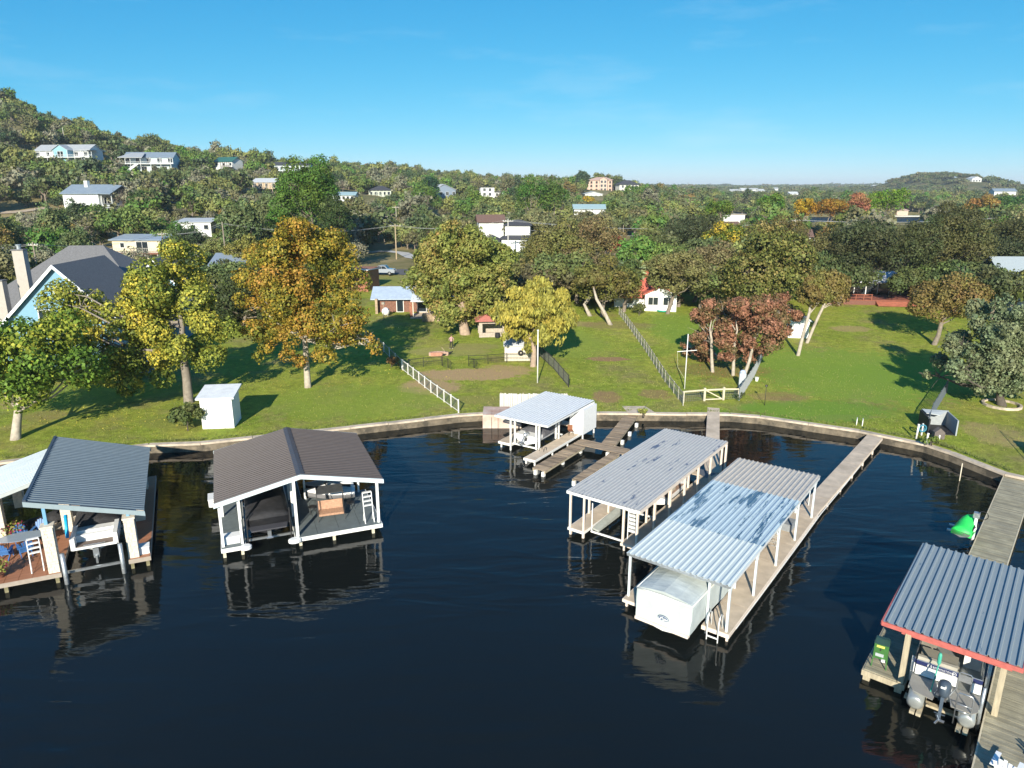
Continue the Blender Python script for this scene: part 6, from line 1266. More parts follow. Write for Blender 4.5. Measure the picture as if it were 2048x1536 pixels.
# ================================================================ TREES
def leaf_material(name,src='obj',stops=None,trans=.16,dark=.66,bright=1.35,hue=.045):
    """leaf colour = the tree's own colour, varied leaf by leaf and clump by clump"""
    m=bpy.data.materials.new(name); m.use_nodes=True; n=m.node_tree; N=n.nodes; L=n.links; b=N['Principled BSDF']
    b.inputs['Roughness'].default_value=.6; b.inputs['Specular IOR Level'].default_value=.25
    def attr(a,t='GEOMETRY'):
        q=N.new('ShaderNodeAttribute'); q.attribute_name=a; q.attribute_type=t; return q
    r=attr('leaf_r').outputs['Fac']; c=attr('leaf_c').outputs['Fac']
    if stops:
        q=N.new('ShaderNodeValToRGB'); e=q.color_ramp.elements
        while len(e)<len(stops): e.new(.5)
        for i,(p,cc) in enumerate(stops): e[i].position=p; e[i].color=cc+(1,)
        ad=N.new('ShaderNodeMath'); ad.operation='MULTIPLY_ADD'; L.new(r,ad.inputs[0]); ad.inputs[1].default_value=.35; sb=N.new('ShaderNodeMath'); sb.operation='MULTIPLY_ADD'; L.new(c,sb.inputs[0]); sb.inputs[1].default_value=.9; sb.inputs[2].default_value=-.12; L.new(sb.outputs[0],ad.inputs[2]); L.new(ad.outputs[0],q.inputs[0]); col=q.outputs[0]
    elif src=='obj': col=N.new('ShaderNodeObjectInfo').outputs['Color']
    else: col=attr('tcol',src).outputs['Color']
    h=N.new('ShaderNodeHueSaturation'); L.new(col,h.inputs['Color'])
    mr=N.new('ShaderNodeMapRange'); mr.inputs['To Min'].default_value=dark; mr.inputs['To Max'].default_value=bright; L.new(r,mr.inputs[0]); L.new(mr.outputs[0],h.inputs['Value'])
    mh=N.new('ShaderNodeMapRange'); mh.inputs['To Min'].default_value=.5-hue; mh.inputs['To Max'].default_value=.5+hue; L.new(c,mh.inputs[0]); L.new(mh.outputs[0],h.inputs['Hue'])
    L.new(h.outputs[0],b.inputs['Base Color'])
    t=N.new('ShaderNodeBsdfTranslucent'); L.new(h.outputs[0],t.inputs[0]); mx=N.new('ShaderNodeMixShader'); mx.inputs[0].default_value=trans; L.new(b.outputs[0],mx.inputs[1]); L.new(t.outputs[0],mx.inputs[2]); L.new(mx.outputs[0],N['Material Output'].inputs[0])
    return m
LEAF=leaf_material('leaf_foliage'); LEAFI=leaf_material('leaf_foliage_far','INSTANCER',dark=.8,bright=1.2)
BARK=M('grey_brown_bark',(.20,.165,.13),.9,.25,4,.6,14); BARKP=M('pale_bark',(.42,.37,.30),.85,.2,3,.4,10,col2=(.24,.20,.16),c2=(.5,.7)); BARKD=M('dark_bark',(.09,.075,.06),.9,.25,4,.5,12)
def crown_mesh(name,mat,R,nb,n,leaf,seed,rb=(.22,.36),asp=1.,droop=None,up=.25,inner=.55,lobes=None,flat=.85,tiers=False,zlow=-.35):
    """leaf clusters on the shells of overlapping clumps: R half sizes, origin at the middle of the crown"""
    g=np.random.default_rng(seed); R=np.array(R,float)
    if lobes is None:
        d=g.normal(size=(nb,3)); d/=np.linalg.norm(d,axis=1)[:,None]; d[:,2]=np.where(d[:,2]<zlow,-d[:,2]*.6,d[:,2])
        rr=inner+(.84-inner)*g.random((nb,1))**.7; rr*=1-.16*(np.sin(d[:,:1]*4+seed)*np.sin(d[:,1:2]*3+seed*2)+.4*g.random((nb,1))); c=d*R*rr; 
        if tiers: c[:,:2]*=np.clip(1.15-.75*(c[:,2:]/R[2]+1)/2,.2,1.1)
        br=g.uniform(rb[0],rb[1],nb)*R.mean()
        if not tiers: c=np.vstack([c,g.normal(size=(3,3))*R*.22]); br=np.append(br,[R.min()*.34]*3)
    else:
        c=[];br=[]
        for (x,y,z,r) in lobes:
            k=max(3,int(nb*r*r/sum(q[3]**2 for q in lobes)))
            d=g.normal(size=(k,3)); d/=np.linalg.norm(d,axis=1)[:,None]; c.append(np.array([x,y,z])+d*r*.62*np.array([1,1,.85])); br.append(g.uniform(.36,.52,k)*r)
        c=np.vstack(c); br=np.concatenate(br)
    p=[];nr=[];cl=[]
    w_=br**2/np.sum(br**2); need=n
    for _ in range(5):
        k=int(need*1.6)+50; bi=g.choice(len(c),k,p=w_); d=g.normal(size=(k,3)); d[:,2]+=up; d/=np.linalg.norm(d,axis=1)[:,None]
        q=c[bi]+d*br[bi,None]*(1.06-.42*g.random((k,1))**2)*np.array([1,1,flat])
        # ragged outline
        q+=g.normal(size=(k,3))*leaf*.5
        dist=np.linalg.norm((q[:,None,:]-c[None])/np.array([1,1,flat]),axis=2)/br[None]; keep=dist.min(1)>.58
        # gaps: thin out some cells
        cell=np.sin(q[:,0]*2.1/R.mean()*3+seed)*np.sin(q[:,1]*2.3/R.mean()*3+1.)*np.sin(q[:,2]*2.7/R.mean()*3+2.); keep&=~((cell>.22)&(g.random(k)<.85)); ce2=np.sin(q[:,0]*6.1/R.mean()*3+seed)*np.sin(q[:,1]*5.3/R.mean()*3+2.)*np.sin(q[:,2]*6.7/R.mean()*3+.5); keep&=~((ce2>.30)&(g.random(k)<.8))
        p.append(q[keep]); nr.append(d[keep]); cl.append(bi[keep]); need-=keep.sum()
        if need<=0: break
    p=np.vstack(p)[:n]; nr=np.vstack(nr)[:n]; cl=np.concatenate(cl)[:n]; k=len(p)
    sz=leaf*np.clip(np.exp(g.normal(0,.30,k)),.5,1.8)*.93
    if droop is not None: nr=nr*np.array([1,1,.35])
    V,F=leafquads(p,nr+g.normal(size=(k,3))*.50,sz,g,asp,droop)
    me=bpy.data.meshes.new(name); npmesh(me,V,F); me.materials.append(mat)
    cr=g.random(len(c)); fine=(np.sin(p[:,0]*2.3+seed)*np.sin(p[:,1]*2.9)*np.sin(p[:,2]*3.1)+1)/2
    a=me.attributes.new('leaf_r','FLOAT','FACE'); a.data.foreach_set('value',g.random(k).astype(np.float32))
    a=me.attributes.new('leaf_c','FLOAT','FACE'); a.data.foreach_set('value',(.6*cr[cl]+.4*fine).astype(np.float32))
    return me,c,br
def trunk_mesh(name,mat,h,r,c,zc,seed,lean=(0,0),fork=.55,nbr=9,base=(0,0),twigs=0):
    """tapered trunk from the ground to the crown with limbs running out to the clumps"""
    g=random.Random(seed); m=MB(); top=Vector((lean[0],lean[1],zc+.1*h)); f=Vector((lean[0]*fork,lean[1]*fork,zc*fork))
    b=Vector((base[0],base[1],-.3)); mid=b.lerp(f,.5)+Vector((g.uniform(-.12,.12)*r*4,g.uniform(-.1,.1)*r*4,0))
    m.tube([b,b+Vector((0,0,.35)),mid,f,f.lerp(top,.5)+Vector((g.uniform(-.3,.3),g.uniform(-.3,.3),0)),top],[r*1.5,r*1.12,r*.95,r*.85,r*.5,r*.18],9)
    idx=sorted(range(len(c)),key=lambda i:-abs(c[i][0])-abs(c[i][1]))[:nbr] if nbr<len(c) else range(len(c))
    for i in idx:
        e=Vector((c[i][0],c[i][1],c[i][2]+zc)); s=b.lerp(f,.92) if e.z<zc else f.lerp(top,g.uniform(.05,.6))
        q=s.lerp(e,.5)+Vector((g.uniform(-.3,.3),g.uniform(-.3,.3),-.08*(e-s).length+g.uniform(0,.4)))
        q2=s.lerp(e,.8)+Vector((g.uniform(-.3,.3),g.uniform(-.3,.3),g.uniform(-.1,.3)))
        e2=e+(e-s).normalized()*.25*(e-s).length*.4
        m.tube([s,q,q2,e2],[r*.36,r*.25,r*.15,r*.05],6,False)
        for t_ in range(twigs):
            d=Vector((g.gauss(0,1),g.gauss(0,1),g.gauss(.3,.7))).normalized()*g.uniform(.8,1.9); m.tube([q2,q2+d*.6+Vector((0,0,.1)),q2+d],[r*.13,r*.08,r*.03],4,False)
    return m.mesh(name,mat,True)
def hero(name,label,base,zc,R,nb,n,leaf,col=None,mat=None,bark=BARK,r=.28,seed=1,off=(0,0),cat='tree',group=None,lobes=None,nbr=9,twigs=2,fork=.55,**k):
    """a tree of its own: base point on the ground, crown centre zc above it, crown half sizes R"""
    t=thing(name,label,cat,tuple(base),0,group)
    me,c,br=crown_mesh('crown',mat or LEAF,R,nb,n,leaf,seed,lobes=lobes,**k)
    o=put(me,'crown',t,loc=(off[0],off[1],zc)); 
    if col: o.color=col+(1,)
    cc=[(q[0]+off[0],q[1]+off[1],q[2]) for q in c]
    put(trunk_mesh('trunk',bark,zc,r,cc,zc,seed,off,fork,nbr,twigs=twigs),'trunk',t)
    return t
def span(base,u0,u1,vt,vb):
    """crown size in metres from its outline in the photograph, at the tree's own distance"""
    y=base.y; s=(y*.9638+(CAMH-6)*.2666)/FPX
    uc,ub=(u0+u1)/2,px(base.x,base.y,base.z)[0]
    def zat(v): r=ray(uc,v); return CAMH+r[2]*(y/r[1])
    zt,zb=zat(vt),zat(vb); return (u1-u0)/2*s,(zt-zb)/2,(zt+zb)/2-base.z,(uc-ub)*s
def PH(name,label,base,box_,n,leaf,depth=.9,nb=22,**k):
    nb=int(nb*1.6); n=int(n*1.45); leaf*=.82
    rx,rz_,zc,ox=span(base,*box_); rx*=1.12; rz_*=1.10; return hero(name,label,base,zc,(rx,rx*depth,rz_),nb,n,leaf,off=(ox,k.pop('oy',0.)),**k)
ORANGE=leaf_material('sycamore_orange_leaf',stops=[(.0,(.07,.10,.018)),(.3,(.17,.18,.025)),(.6,(.31,.235,.03)),(.95,(.38,.19,.04))],hue=.0)
YGREEN=leaf_material('sycamore_yellow_green_leaf',stops=[(.0,(.07,.11,.02)),(.35,(.18,.22,.032)),(.65,(.33,.33,.05)),(.95,(.55,.42,.05))],hue=.0)
CYPR=leaf_material('cypress_needle',stops=[(.0,(.12,.155,.038)),(.45,(.205,.235,.052)),(.8,(.27,.24,.065)),(1.,(.32,.20,.07))],hue=.0,dark=.7,bright=1.3)
CYPY=leaf_material('yellow_cypress_needle',stops=[(.0,(.17,.18,.04)),(.5,(.33,.31,.06)),(.95,(.46,.37,.07))],hue=.0,dark=.7,bright=1.3)
RUSTL=leaf_material('rust_leaf',stops=[(.0,(.09,.12,.035)),(.35,(.19,.13,.06)),(.7,(.29,.13,.08)),(1.,(.36,.20,.12))],hue=.0)
MIXL=leaf_material('mixed_olive_leaf',stops=[(.0,(.05,.08,.02)),(.5,(.14,.155,.035)),(.9,(.26,.20,.07))],hue=.0)
# --- the named garden trees
Bs=T(32,880); hero('sycamore_tree','green sycamore with forked pale trunk at the left edge of the lawn',Bs,5.7,(6.0,4.8,4.0),38,21000,.24,zlow=-.8,mat=leaf_material('green_sycamore_leaf',stops=[(.0,(.05,.11,.015)),(.5,(.13,.22,.026)),(.9,(.30,.30,.035))],hue=.0),bark=BARKP,r=.34,seed=3,off=(.6,1.5),fork=.42,nbr=7)
Bs=T(378,806); hero('sycamore_tree','yellow-green sycamore with two broad crowns and a leaning dark trunk left of centre',Bs,8.6,(8,5,5),90,54000,.215,mat=YGREEN,bark=M('shaded_grey_bark',(.22,.19,.155),.9,.25,3,.5,10),r=.40,seed=5,off=(0,0),lobes=[(-.8,1,2.0,3.9),(.6,.6,4.2,2.5),(-2.6,.5,.2,2.8),(2.9,.5,-.9,2.5),(-9.9,1.5,-.2,3.4),(-8.2,.5,-4.2,3.1),(-11.4,1,-2.6,2.6),(-5.8,.2,-3.2,2.4),(-3.9,0,-3.4,3.3),(-6.0,.3,-5.4,2.5),(-5.6,.4,-.9,2.2),(-2.4,-.6,-5.0,2.4),(1.9,0,-3.6,2.3),(-.4,-1.2,-2.2,2.6),(-4.4,-.4,-6.2,1.9)],nbr=13,twigs=3,fork=.6)
def LH(name,label,base,y,u0,v0,lob,n,leaf,**k):
    """tree whose clumps follow (u,v,radius px) outlines seen in the photo, each with its own depth"""
    q=(y*.9638+(CAMH-6)*.2666)/FPX; g=random.Random(int(u0)); r0=ray(u0,v0); zc=CAMH+r0[2]*(y/r0[1])-base.z; L_=[]
    for (u,v,r) in lob: rr=ray(u,v); L_.append(((u-u0)*q,g.uniform(-1,1)*1.9-.3,CAMH+rr[2]*(y/rr[1])-base.z-zc,r*q*1.04))
    back=[(x*.8,y_+3.2,z*.85,r*.9) for x,y_,z,r in L_[::2]]
    return hero(name,label,base,zc,(6,5,5),k.pop('nb',80),n,leaf,off=((u0-px(base.x,base.y,base.z)[0])*q,0),lobes=L_+back,**k)
Bs=T(616,776); LH('sycamore_tree','large orange and yellow-green sycamore with a straight pale trunk',Bs,Bs.y,620,585,[(620,485,52),(565,520,50),(680,505,50),(520,570,44),(600,575,60),(700,575,54),(545,645,50),(630,655,58),(715,645,48),(548,705,27),(668,702,32),(742,688,30),(640,450,27),(598,452,22),(502,618,30),(610,700,30),(690,690,30)],50000,.21,nb=150,mat=ORANGE,bark=BARKP,r=.30,seed=11,nbr=16,twigs=3)
Bs=T(930,668); LH('cypress_tree','massive olive-gold bald cypress with a flared trunk beside the pavilion',Bs,Bs.y,925,560,[(920,488,52),(958,480,38),(875,510,45),(868,555,50),(985,535,46),(832,560,30),(1010,565,30),(905,590,52),(965,600,46),(860,600,32),(930,630,34),(890,630,26),(1000,520,34),(905,460,26),(838,520,26),(925,545,52),(948,570,46),(890,565,46)],54000,.24,nb=190,mat=CYPR,bark=M('cypress_bark',(.36,.27,.20),.9,.2,3,.5,8),r=.62,seed=21,asp=1.6,nbr=14,twigs=1)
Bs=T(1066,733); LH('cypress_tree','smaller bright yellow cypress with drooping tiers over the cream shed',Bs,Bs.y,1066,630,[(1075,578,26),(1040,598,30),(1104,598,32),(1066,622,36),(1012,636,28),(1124,636,30),(1040,660,30),(1092,664,32),(992,626,16),(1120,680,15),(1138,632,16),(1060,690,16),(1010,664,16)],30000,.20,nb=110,mat=CYPY,bark=MATS['cypress_bark'],r=.30,seed=23,asp=2.0,droop=(0,0,-1),nbr=14,twigs=1)
Bs=T(488,652); PH('shade_tree','dark olive shade tree tucked behind the orange sycamore',Bs,(430,560,540,700),7000,.34,nb=16,col=(.06,.075,.025),seed=25,r=.3)
Bs=onY(497,128); PH('rounded_tree','soft yellow-olive rounded tree behind the orange sycamore, near the grey sheet roof',Bs,(456,536,468,560),5000,.34,nb=12,col=(.22,.22,.05),seed=27)
Bs=onY(628,152); PH('pecan_tree','tall green spire-shaped tree standing above the orange sycamore',Bs,(560,690,312,480),13000,.40,nb=26,col=(.085,.16,.025),seed=29,r=.35)
Bs=onY(566,158); PH('green_shrub_tree','fresh green bush at the left foot of the tall spire-shaped tree',Bs,(540,606,410,470),2500,.36,nb=10,col=(.09,.19,.025),seed=31)
Bs=onY(660,146); PH('dark_oak','very dark oak below the right side of the tall spire-shaped tree',Bs,(630,716,400,490),3500,.36,nb=12,col=(.045,.075,.02),seed=33)
Bs=onY(652,158); PH('dead_branch_tree','small salmon-brown bare-twigged tree poking above the orange crown',Bs,(612,648,404,440),900,.25,nb=6,col=(.36,.16,.08),seed=34)
for i,(u,y,bx,c,l,s) in enumerate(((1105,112,(1045,1180,440,590),(.175,.165,.05),'broad brown-olive oak right of the yellow cypress',0),(1212,101,(1150,1270,520,632),(.15,.145,.035),'golden-olive oak with a dark hollow behind the cottage lawn',1),(1080,125,(1035,1130,470,560),(.145,.16,.055),'brown-green oak behind the yellow cypress top',2),
    (1180,128,(1110,1240,436,540),(.185,.15,.06),'russet-brown oak crown left of the dark red bush',3),(1350,103,(1296,1412,500,606),(.175,.17,.06),'bronze oak with bare limbs spreading over the red-roofed house',4),(1404,112,(1370,1470,480,575),(.18,.155,.07),'brown oak behind the red-brown grove',5),
    (1300,128,(1240,1350,462,545),(.10,.12,.04),'olive oak above the red-roofed house',6),(1258,104,(1228,1284,520,600),(.09,.12,.035),'dark olive oak left of the fan palm',7),(1230,150,(1215,1245,470,520),(.33,.08,.05),'dark red bush-like tree between the brown oaks',8))):
    Bs=onY(u,y); PH('oak_tree',l,Bs,bx,[9000,8000,4500,6000,8500,4500,4500,3500,1500][i],.33,nb=20,col=c,seed=40+i,twigs=3,nbr=12)
for (u,v,dx,l) in ((1222,650,-2.0,'bare leaning grey trunk of the golden-olive oak at the head of the long post fence'),(1181,632,.5,'second bare trunk under the golden-olive oak')):
    p=T(u,v); t=thing('leaning_oak',l,'tree',tuple(p)); m=MB(); m.tube([(0,0,-.2),(-.35,.1,.5),(-.9,.3,1.6),(dx,.8,3.4),(dx-.4,1.5,5.)],[.34,.28,.25,.2,.12],8); m.obj('trunk',BARKP,t,True)
    me,c,br=crown_mesh('crown',LEAF,(2.6,2.4,1.5),10,2200,.3,70+u); o=put(me,'crown',t,loc=(dx-.4,1.8,5.6)); o.color=(.15,.14,.04,1)
Bs=onY(1268,109); t=thing('fan_palm','pale green fan palm beside the red roof','palm',tuple(Bs)); MB().tube([(0,0,-.2),(0,0,5.2)],[.22,.16],8).obj('trunk',BARK,t)
pm=M('palm_leaf',(.26,.34,.16),.5,.2,2)
for i in range(26):
    a=i*2.4; e=.9-1.7*(i/26.); d=Vector((math.cos(a)*math.cos(e),math.sin(a)*math.cos(e),math.sin(e))); s=Vector((-math.sin(a),math.cos(a),0)); b=Vector((0,0,5.1)); q=b+d*1.3; m=MB()
    for j in range(-4,5): m.tube([q,q+(d*1.0+s*j*.28+Vector((0,0,-.25))).normalized()*1.3],[.06,.015],3)
    m.tube([b,q],.025,4); kind(m.obj('frond',pm,t),'stuff') if False else m.obj('frond',pm,t)
# sycamore-like tree mass at centre right and the rust grove
Bs=T(1560,640); PH('sycamore_tree','large pale olive sycamore-leaved tree towering behind the rust-red grove',Bs,(1440,1612,466,650),15000,.38,nb=32,mat=MIXL,seed=52,r=.35)
Bs=onY(1448,140); PH('yellow_tree','yellow-topped green tree above the rust-red grove',Bs,(1405,1492,448,520),4500,.34,nb=14,mat=leaf_material('yellow_top_leaf',stops=[(0.,(.05,.12,.02)),(.5,(.15,.19,.025)),(.8,(.50,.36,.04))],hue=0.),seed=53)
for i,(u,v,c0,lob,l) in enumerate((
 (1425,745,(1415,650),[(1400,640,26),(1428,620,26),(1450,640,24),(1392,672,20),(1432,670,28),(1455,690,20),(1412,700,18),(1440,712,16)],'rust-green tree with a pale trunk, leftmost of the grove by the mast'),
 (1466,752,(1462,650),[(1452,615,24),(1475,640,28),(1450,660,24),(1482,680,24),(1462,700,24),(1488,712,16)],'rust and green tree, second in the grove by the mast'),
 (1487,757,(1508,645),[(1500,605,24),(1530,615,26),(1512,645,32),(1545,650,26),(1492,670,24),(1530,690,24),(1508,712,20),(1556,682,16)],'tallest rust-pink tree over the grey cabinet'),
 (1545,690,(1552,635),[(1540,600,20),(1560,625,22),(1568,655,18),(1548,672,18)],'salmon-brown tree at the right end of the grove'),
 (1452,722,(1400,690),[(1388,692,15),(1410,708,17),(1378,712,10)],'low reddish branch tree at the left foot of the grove'))):
    Bs=T(u,v); LH('crape_tree',l,Bs,Bs.y,c0[0],c0[1],lob,(11000,9500,14000,6000,3000)[i],.21,nb=(50,44,60,30,14)[i],mat=RUSTL,bark=BARKP,r=.17,seed=60+i,fork=.7,nbr=9,group='rust-coloured trees of the lawn grove')
for i,(u,v,bx,l) in enumerate(((1596,712,(1588,1640,545,640),'slender leaning tree in front of the white gable shed'),(1614,686,(1612,1682,530,640),'taller slender leaning tree right of the white gable shed'))):
    Bs=T(u,v); PH('elm_tree',l,Bs,bx,6000,.26,nb=18,col=(.19,.16,.045),bark=BARKP,r=.19,seed=66+i,fork=.75,depth=.8)
Bs=T(1868,690); PH('elm_tree','orange-olive tree with a forked trunk in front of the red deck steps',Bs,(1822,1962,555,668),9500,.28,nb=24,col=(.19,.15,.045),bark=BARK,r=.28,seed=69,oy=1.)
Bs=T(2003,812); LH('live_oak','huge grey-green live oak filling the right edge above the stone ring',Bs,Bs.y,1975,700,[(1985,620,34),(2030,625,40),(1950,655,36),(2000,665,46),(2050,675,44),(1905,690,30),(1945,705,40),(1880,735,26),(1915,745,32),(1990,730,46),(2040,740,44),(1955,765,26),(2010,775,24),(1868,755,14),(2075,710,40),(1965,628,20),(1998,752,38),(1972,770,26),(2030,770,28)],48000,.22,nb=150,col=(.17,.205,.105),bark=BARKD,r=.35,seed=71,fork=.35,nbr=16,twigs=4)
for i,(u,y,bx,c,l) in enumerate(((1700,110,(1640,1790,440,590),(.065,.075,.03),'dark live oak left of the porch house'),(1805,112,(1735,1875,446,560),(.075,.085,.03),'dark live oak leaning over the porch house roof'),(1905,112,(1835,1962,440,575),(.10,.105,.035),'olive live oak behind the red deck steps'),(1985,122,(1915,2060,470,600),(.055,.07,.028),'deep green live oak left of the grey seamed roof'),
    (1620,128,(1560,1680,468,560),(.13,.12,.04),'bronze-green oak behind the slender leaning pair'),(2020,140,(1950,2090,430,530),(.08,.085,.03),'dark oak above the grey seamed roof'),(1545,150,(1490,1610,436,520),(.13,.11,.035),'bronze oak above the large pale olive tree'),(1385,150,(1330,1440,432,500),(.055,.07,.03),'dark oak right of the green clearing'),(1885,150,(1848,1945,412,500),(.075,.085,.03),'dark oak right of the blue water patch'))):
    Bs=onY(u,y); PH('live_oak',l,Bs,bx,8500,.32,nb=24,col=c,seed=80+i,bark=BARKD,twigs=3)
# distinct far trees
for i,(u,y,bx,c,l,nm) in enumerate(((1768,245,(1728,1806,376,436),(.13,.22,.02),'bright lime green round tree before the right-hand hill','round_tree'),(1600,225,(1582,1622,398,442),(.36,.22,.02),'small golden-orange round tree right of the plain','golden_tree'),(1650,230,(1625,1692,394,446),(.28,.15,.025),'wide burnt-orange tree right of the golden one','orange_tree'),(1712,235,(1690,1728,388,432),(.34,.16,.08),'salmon bare-twigged tree left of the lime green one','salmon_tree'),
    (1060,225,(1022,1100,356,440),(.075,.155,.025),'tall fresh green pecan, left half of the pair on the skyline','pecan_tree'),(1105,228,(1075,1142,354,450),(.06,.125,.022),'tall fresh green pecan, right half of the pair on the skyline','pecan_tree'),(862,400,(848,876,354,400),(.02,.06,.025),'dark green cedar by the white-gabled house','cedar_tree'),(840,300,(812,880,360,430),(.09,.16,.03),'mid green tree left of the dark cedar','round_tree'),
    (1168,560,(1152,1175,344,372),(.05,.08,.04),'lone pine pair silhouetted left of the pink mansion','pine_tree'),(948,330,(928,975,384,430),(.11,.17,.025),'light green tree in front of the modern white house','round_tree'),(1172,430,(1155,1188,394,418),(.35,.24,.02),'golden bush-like tree below the low white gallery house','golden_tree'),(2008,330,(1980,2040,392,425),(.05,.13,.025),'fresh green round tree at the far right','round_tree'),(1950,300,(1925,1985,392,430),(.28,.17,.04),'orange-brown tree below the hilltop house','orange_tree'),
    (1530,260,(1510,1562,388,425),(.09,.17,.02),'vivid green tree on the plain, centre right','round_tree'),(1440,215,(1405,1468,400,445),(.10,.16,.02),'green tree left of the tan-roofed house','round_tree'),(285,205,(255,318,385,440),(.05,.10,.025),'round dark green oak beside the stilted white house','round_tree'),(345,172,(310,395,440,490),(.07,.14,.025),'broad fresh green tree right of the cream cabin','round_tree'),(2035,150,(2000,2080,440,500),(.05,.065,.025),'darkest oak at the far right edge','live_oak'),(1255,480,(1246,1300,376,396),(.10,.17,.03),'green tree in front of the hip-roofed hilltop house','round_tree'))):
    Bs=onY(u,y); PH(nm,l,Bs,bx,2600,.42*y/200,nb=14,col=c,seed=100+i,twigs=0,nbr=5,r=.25)
# --- shared kinds for the woods
KINDS=[]
for i,(R,nb,n,lf,fl) in enumerate((((3.9,3.9,2.5),30,5200,.29,.8),((3.2,3.2,2.7),24,4200,.28,.9),((4.4,3.8,2.2),34,5600,.30,.75),((2.8,2.8,3.1),24,4000,.27,1.),((2.3,2.3,1.6),16,2300,.24,.8))):
    me,c,br=crown_mesh('crown',LEAF,R,nb,n,lf,200+i,flat=fl); zc=(3.6,3.8,3.4,4.4,2.0)[i]
    tm=trunk_mesh('trunk',BARK,zc,.22,c,zc,300+i,(0,0),.5,9,twigs=4); KINDS.append((me,tm,zc,R,c))
for i in range(2):   # half-bare brushy trees
    me,c,br=crown_mesh('crown',LEAF,(3.2,3.0,2.2),12,650,.30,260+i); zc=3.2
    KINDS.append((me,trunk_mesh('trunk',M('pale_grey_twig',(.27,.24,.20),.9,.15),zc,.20,c,zc,360+i,(0,0),.35,12,twigs=9),zc,(3.2,3.0,2.2),c))
PAL=[((.11,.145,.055),'dark live oak'),((.14,.20,.05),'green oak'),((.20,.225,.07),'olive oak'),((.17,.17,.075),'brown-olive oak'),((.11,.205,.04),'fresh green tree'),((.22,.22,.14),'grey-brown half-bare tree'),((.27,.21,.06),'golden-brown tree'),((.065,.10,.045),'deep green cedar')]
rg=random.Random(12)
def zone(u,y):
    side='far left' if u<250 else 'left' if u<560 else 'centre-left' if u<850 else 'centre' if u<1150 else 'centre-right' if u<1450 else 'right' if u<1750 else 'far right'
    dep='just behind the gardens' if y<145 else 'on the lower slope' if y<185 and u<900 else 'in the second row of woods' if y<185 else 'on the middle slope' if y<260 and u<900 else 'in the back woods'
    return side,dep
cand=[]
def blocked(x,y,s,zb,kind_):
    me,tm,zc,R,c=KINDS[kind_]; u,vt=px(x,y,zb+(zc+R[2]*.9)*s); _,vb=px(x,y,zb+.6); hw=R[0]*s*.85*1474/y
    for (u0,v0,u1,v1,yy) in PROT:
        if y<yy and u+hw>u0 and u-hw<u1 and vb>v0 and vt<v1: return True
        if abs(y-yy-3)<6 and u0-4<u<u1+4 and y>=yy-1: return True
    # lake views
    for (u0,v0,u1,v1,yy) in ((1795,428,1845,446,440),(1622,432,1668,444,440),(1455,428,1480,446,440)):
        if y<yy and u+hw>u0 and u-hw<u1 and vb>v0 and vt<v1: return True
    # lawns and streets
    if 136<y<146 and 500<u<860: return True
    if y<122 and not (u<455 and y>96) and not(u>1640 and y>118) and not (1040<u<1240 and y>108): return True
    return False
yv=97.
PTS=[]; tries=0
def scatter(y0,y1,dens,smin,smax):
    n=int((y1*y1-y0*y0)*.5*1.75*dens)
    for _ in range(n):
        y=math.sqrt(rg.uniform(y0*y0,y1*y1)); k=rg.uniform(-.80,.82); PTS.append((k*y,y,smin+(smax-smin)*rg.random()**1.5))
scatter(97,145,.036,.75,1.4); scatter(145,260,.034,.5,1.75); scatter(260,430,.030,.5,1.7); scatter(430,800,.020,.6,1.9)
NEAR=[];FAR=[]; grid={}
for (x,y,s) in sorted(PTS,key=lambda p:p[1]):
    u=1024+x/y*1474; zb=hz(x,y)
    if zb<.8: continue
    # openness: dry grass patches on the slope
    op=mn.noise(Vector((x*.018,y*.018,3.)))
    if op>.16 and y<500 and u<1000 and rg.random()<.85: continue
    kk=rg.choices(range(7),(5,4,4,2.2,3,1.8,1.8) if u<1000 else (6,4,5,3,1.5,.6,.6))[0]
    if y<145 and kk==4: kk=1
    g_=(int(x/4.2),int(y/4.2))
    if any((g_[0]+a,g_[1]+b) in grid for a in (-1,0,1) for b in (0,)) and y<260 and rg.random()<.4: continue
    if blocked(x,y,s,zb,kk): continue
    grid[g_]=1
    nn=mn.noise(Vector((x*.03,y*.03,9.)))
    wts=[4.5,3.4,3.2,1.6,1.4,1.2,.2,1.8] if u<1000 else [4.5,2,3.2,3.0,1.2,.8,.7,1.]
    ci=rg.choices(range(8),wts)[0]
    if kk>=5: ci=5 if rg.random()<.7 else 3
    col,nm=PAL[ci]; f=rg.uniform(.8,1.25); col=tuple(c*f for c in col)
    (NEAR if len(NEAR)<258 and -60<u<2110 else FAR).append((x,y,zb,s,kk,col,nm,u))
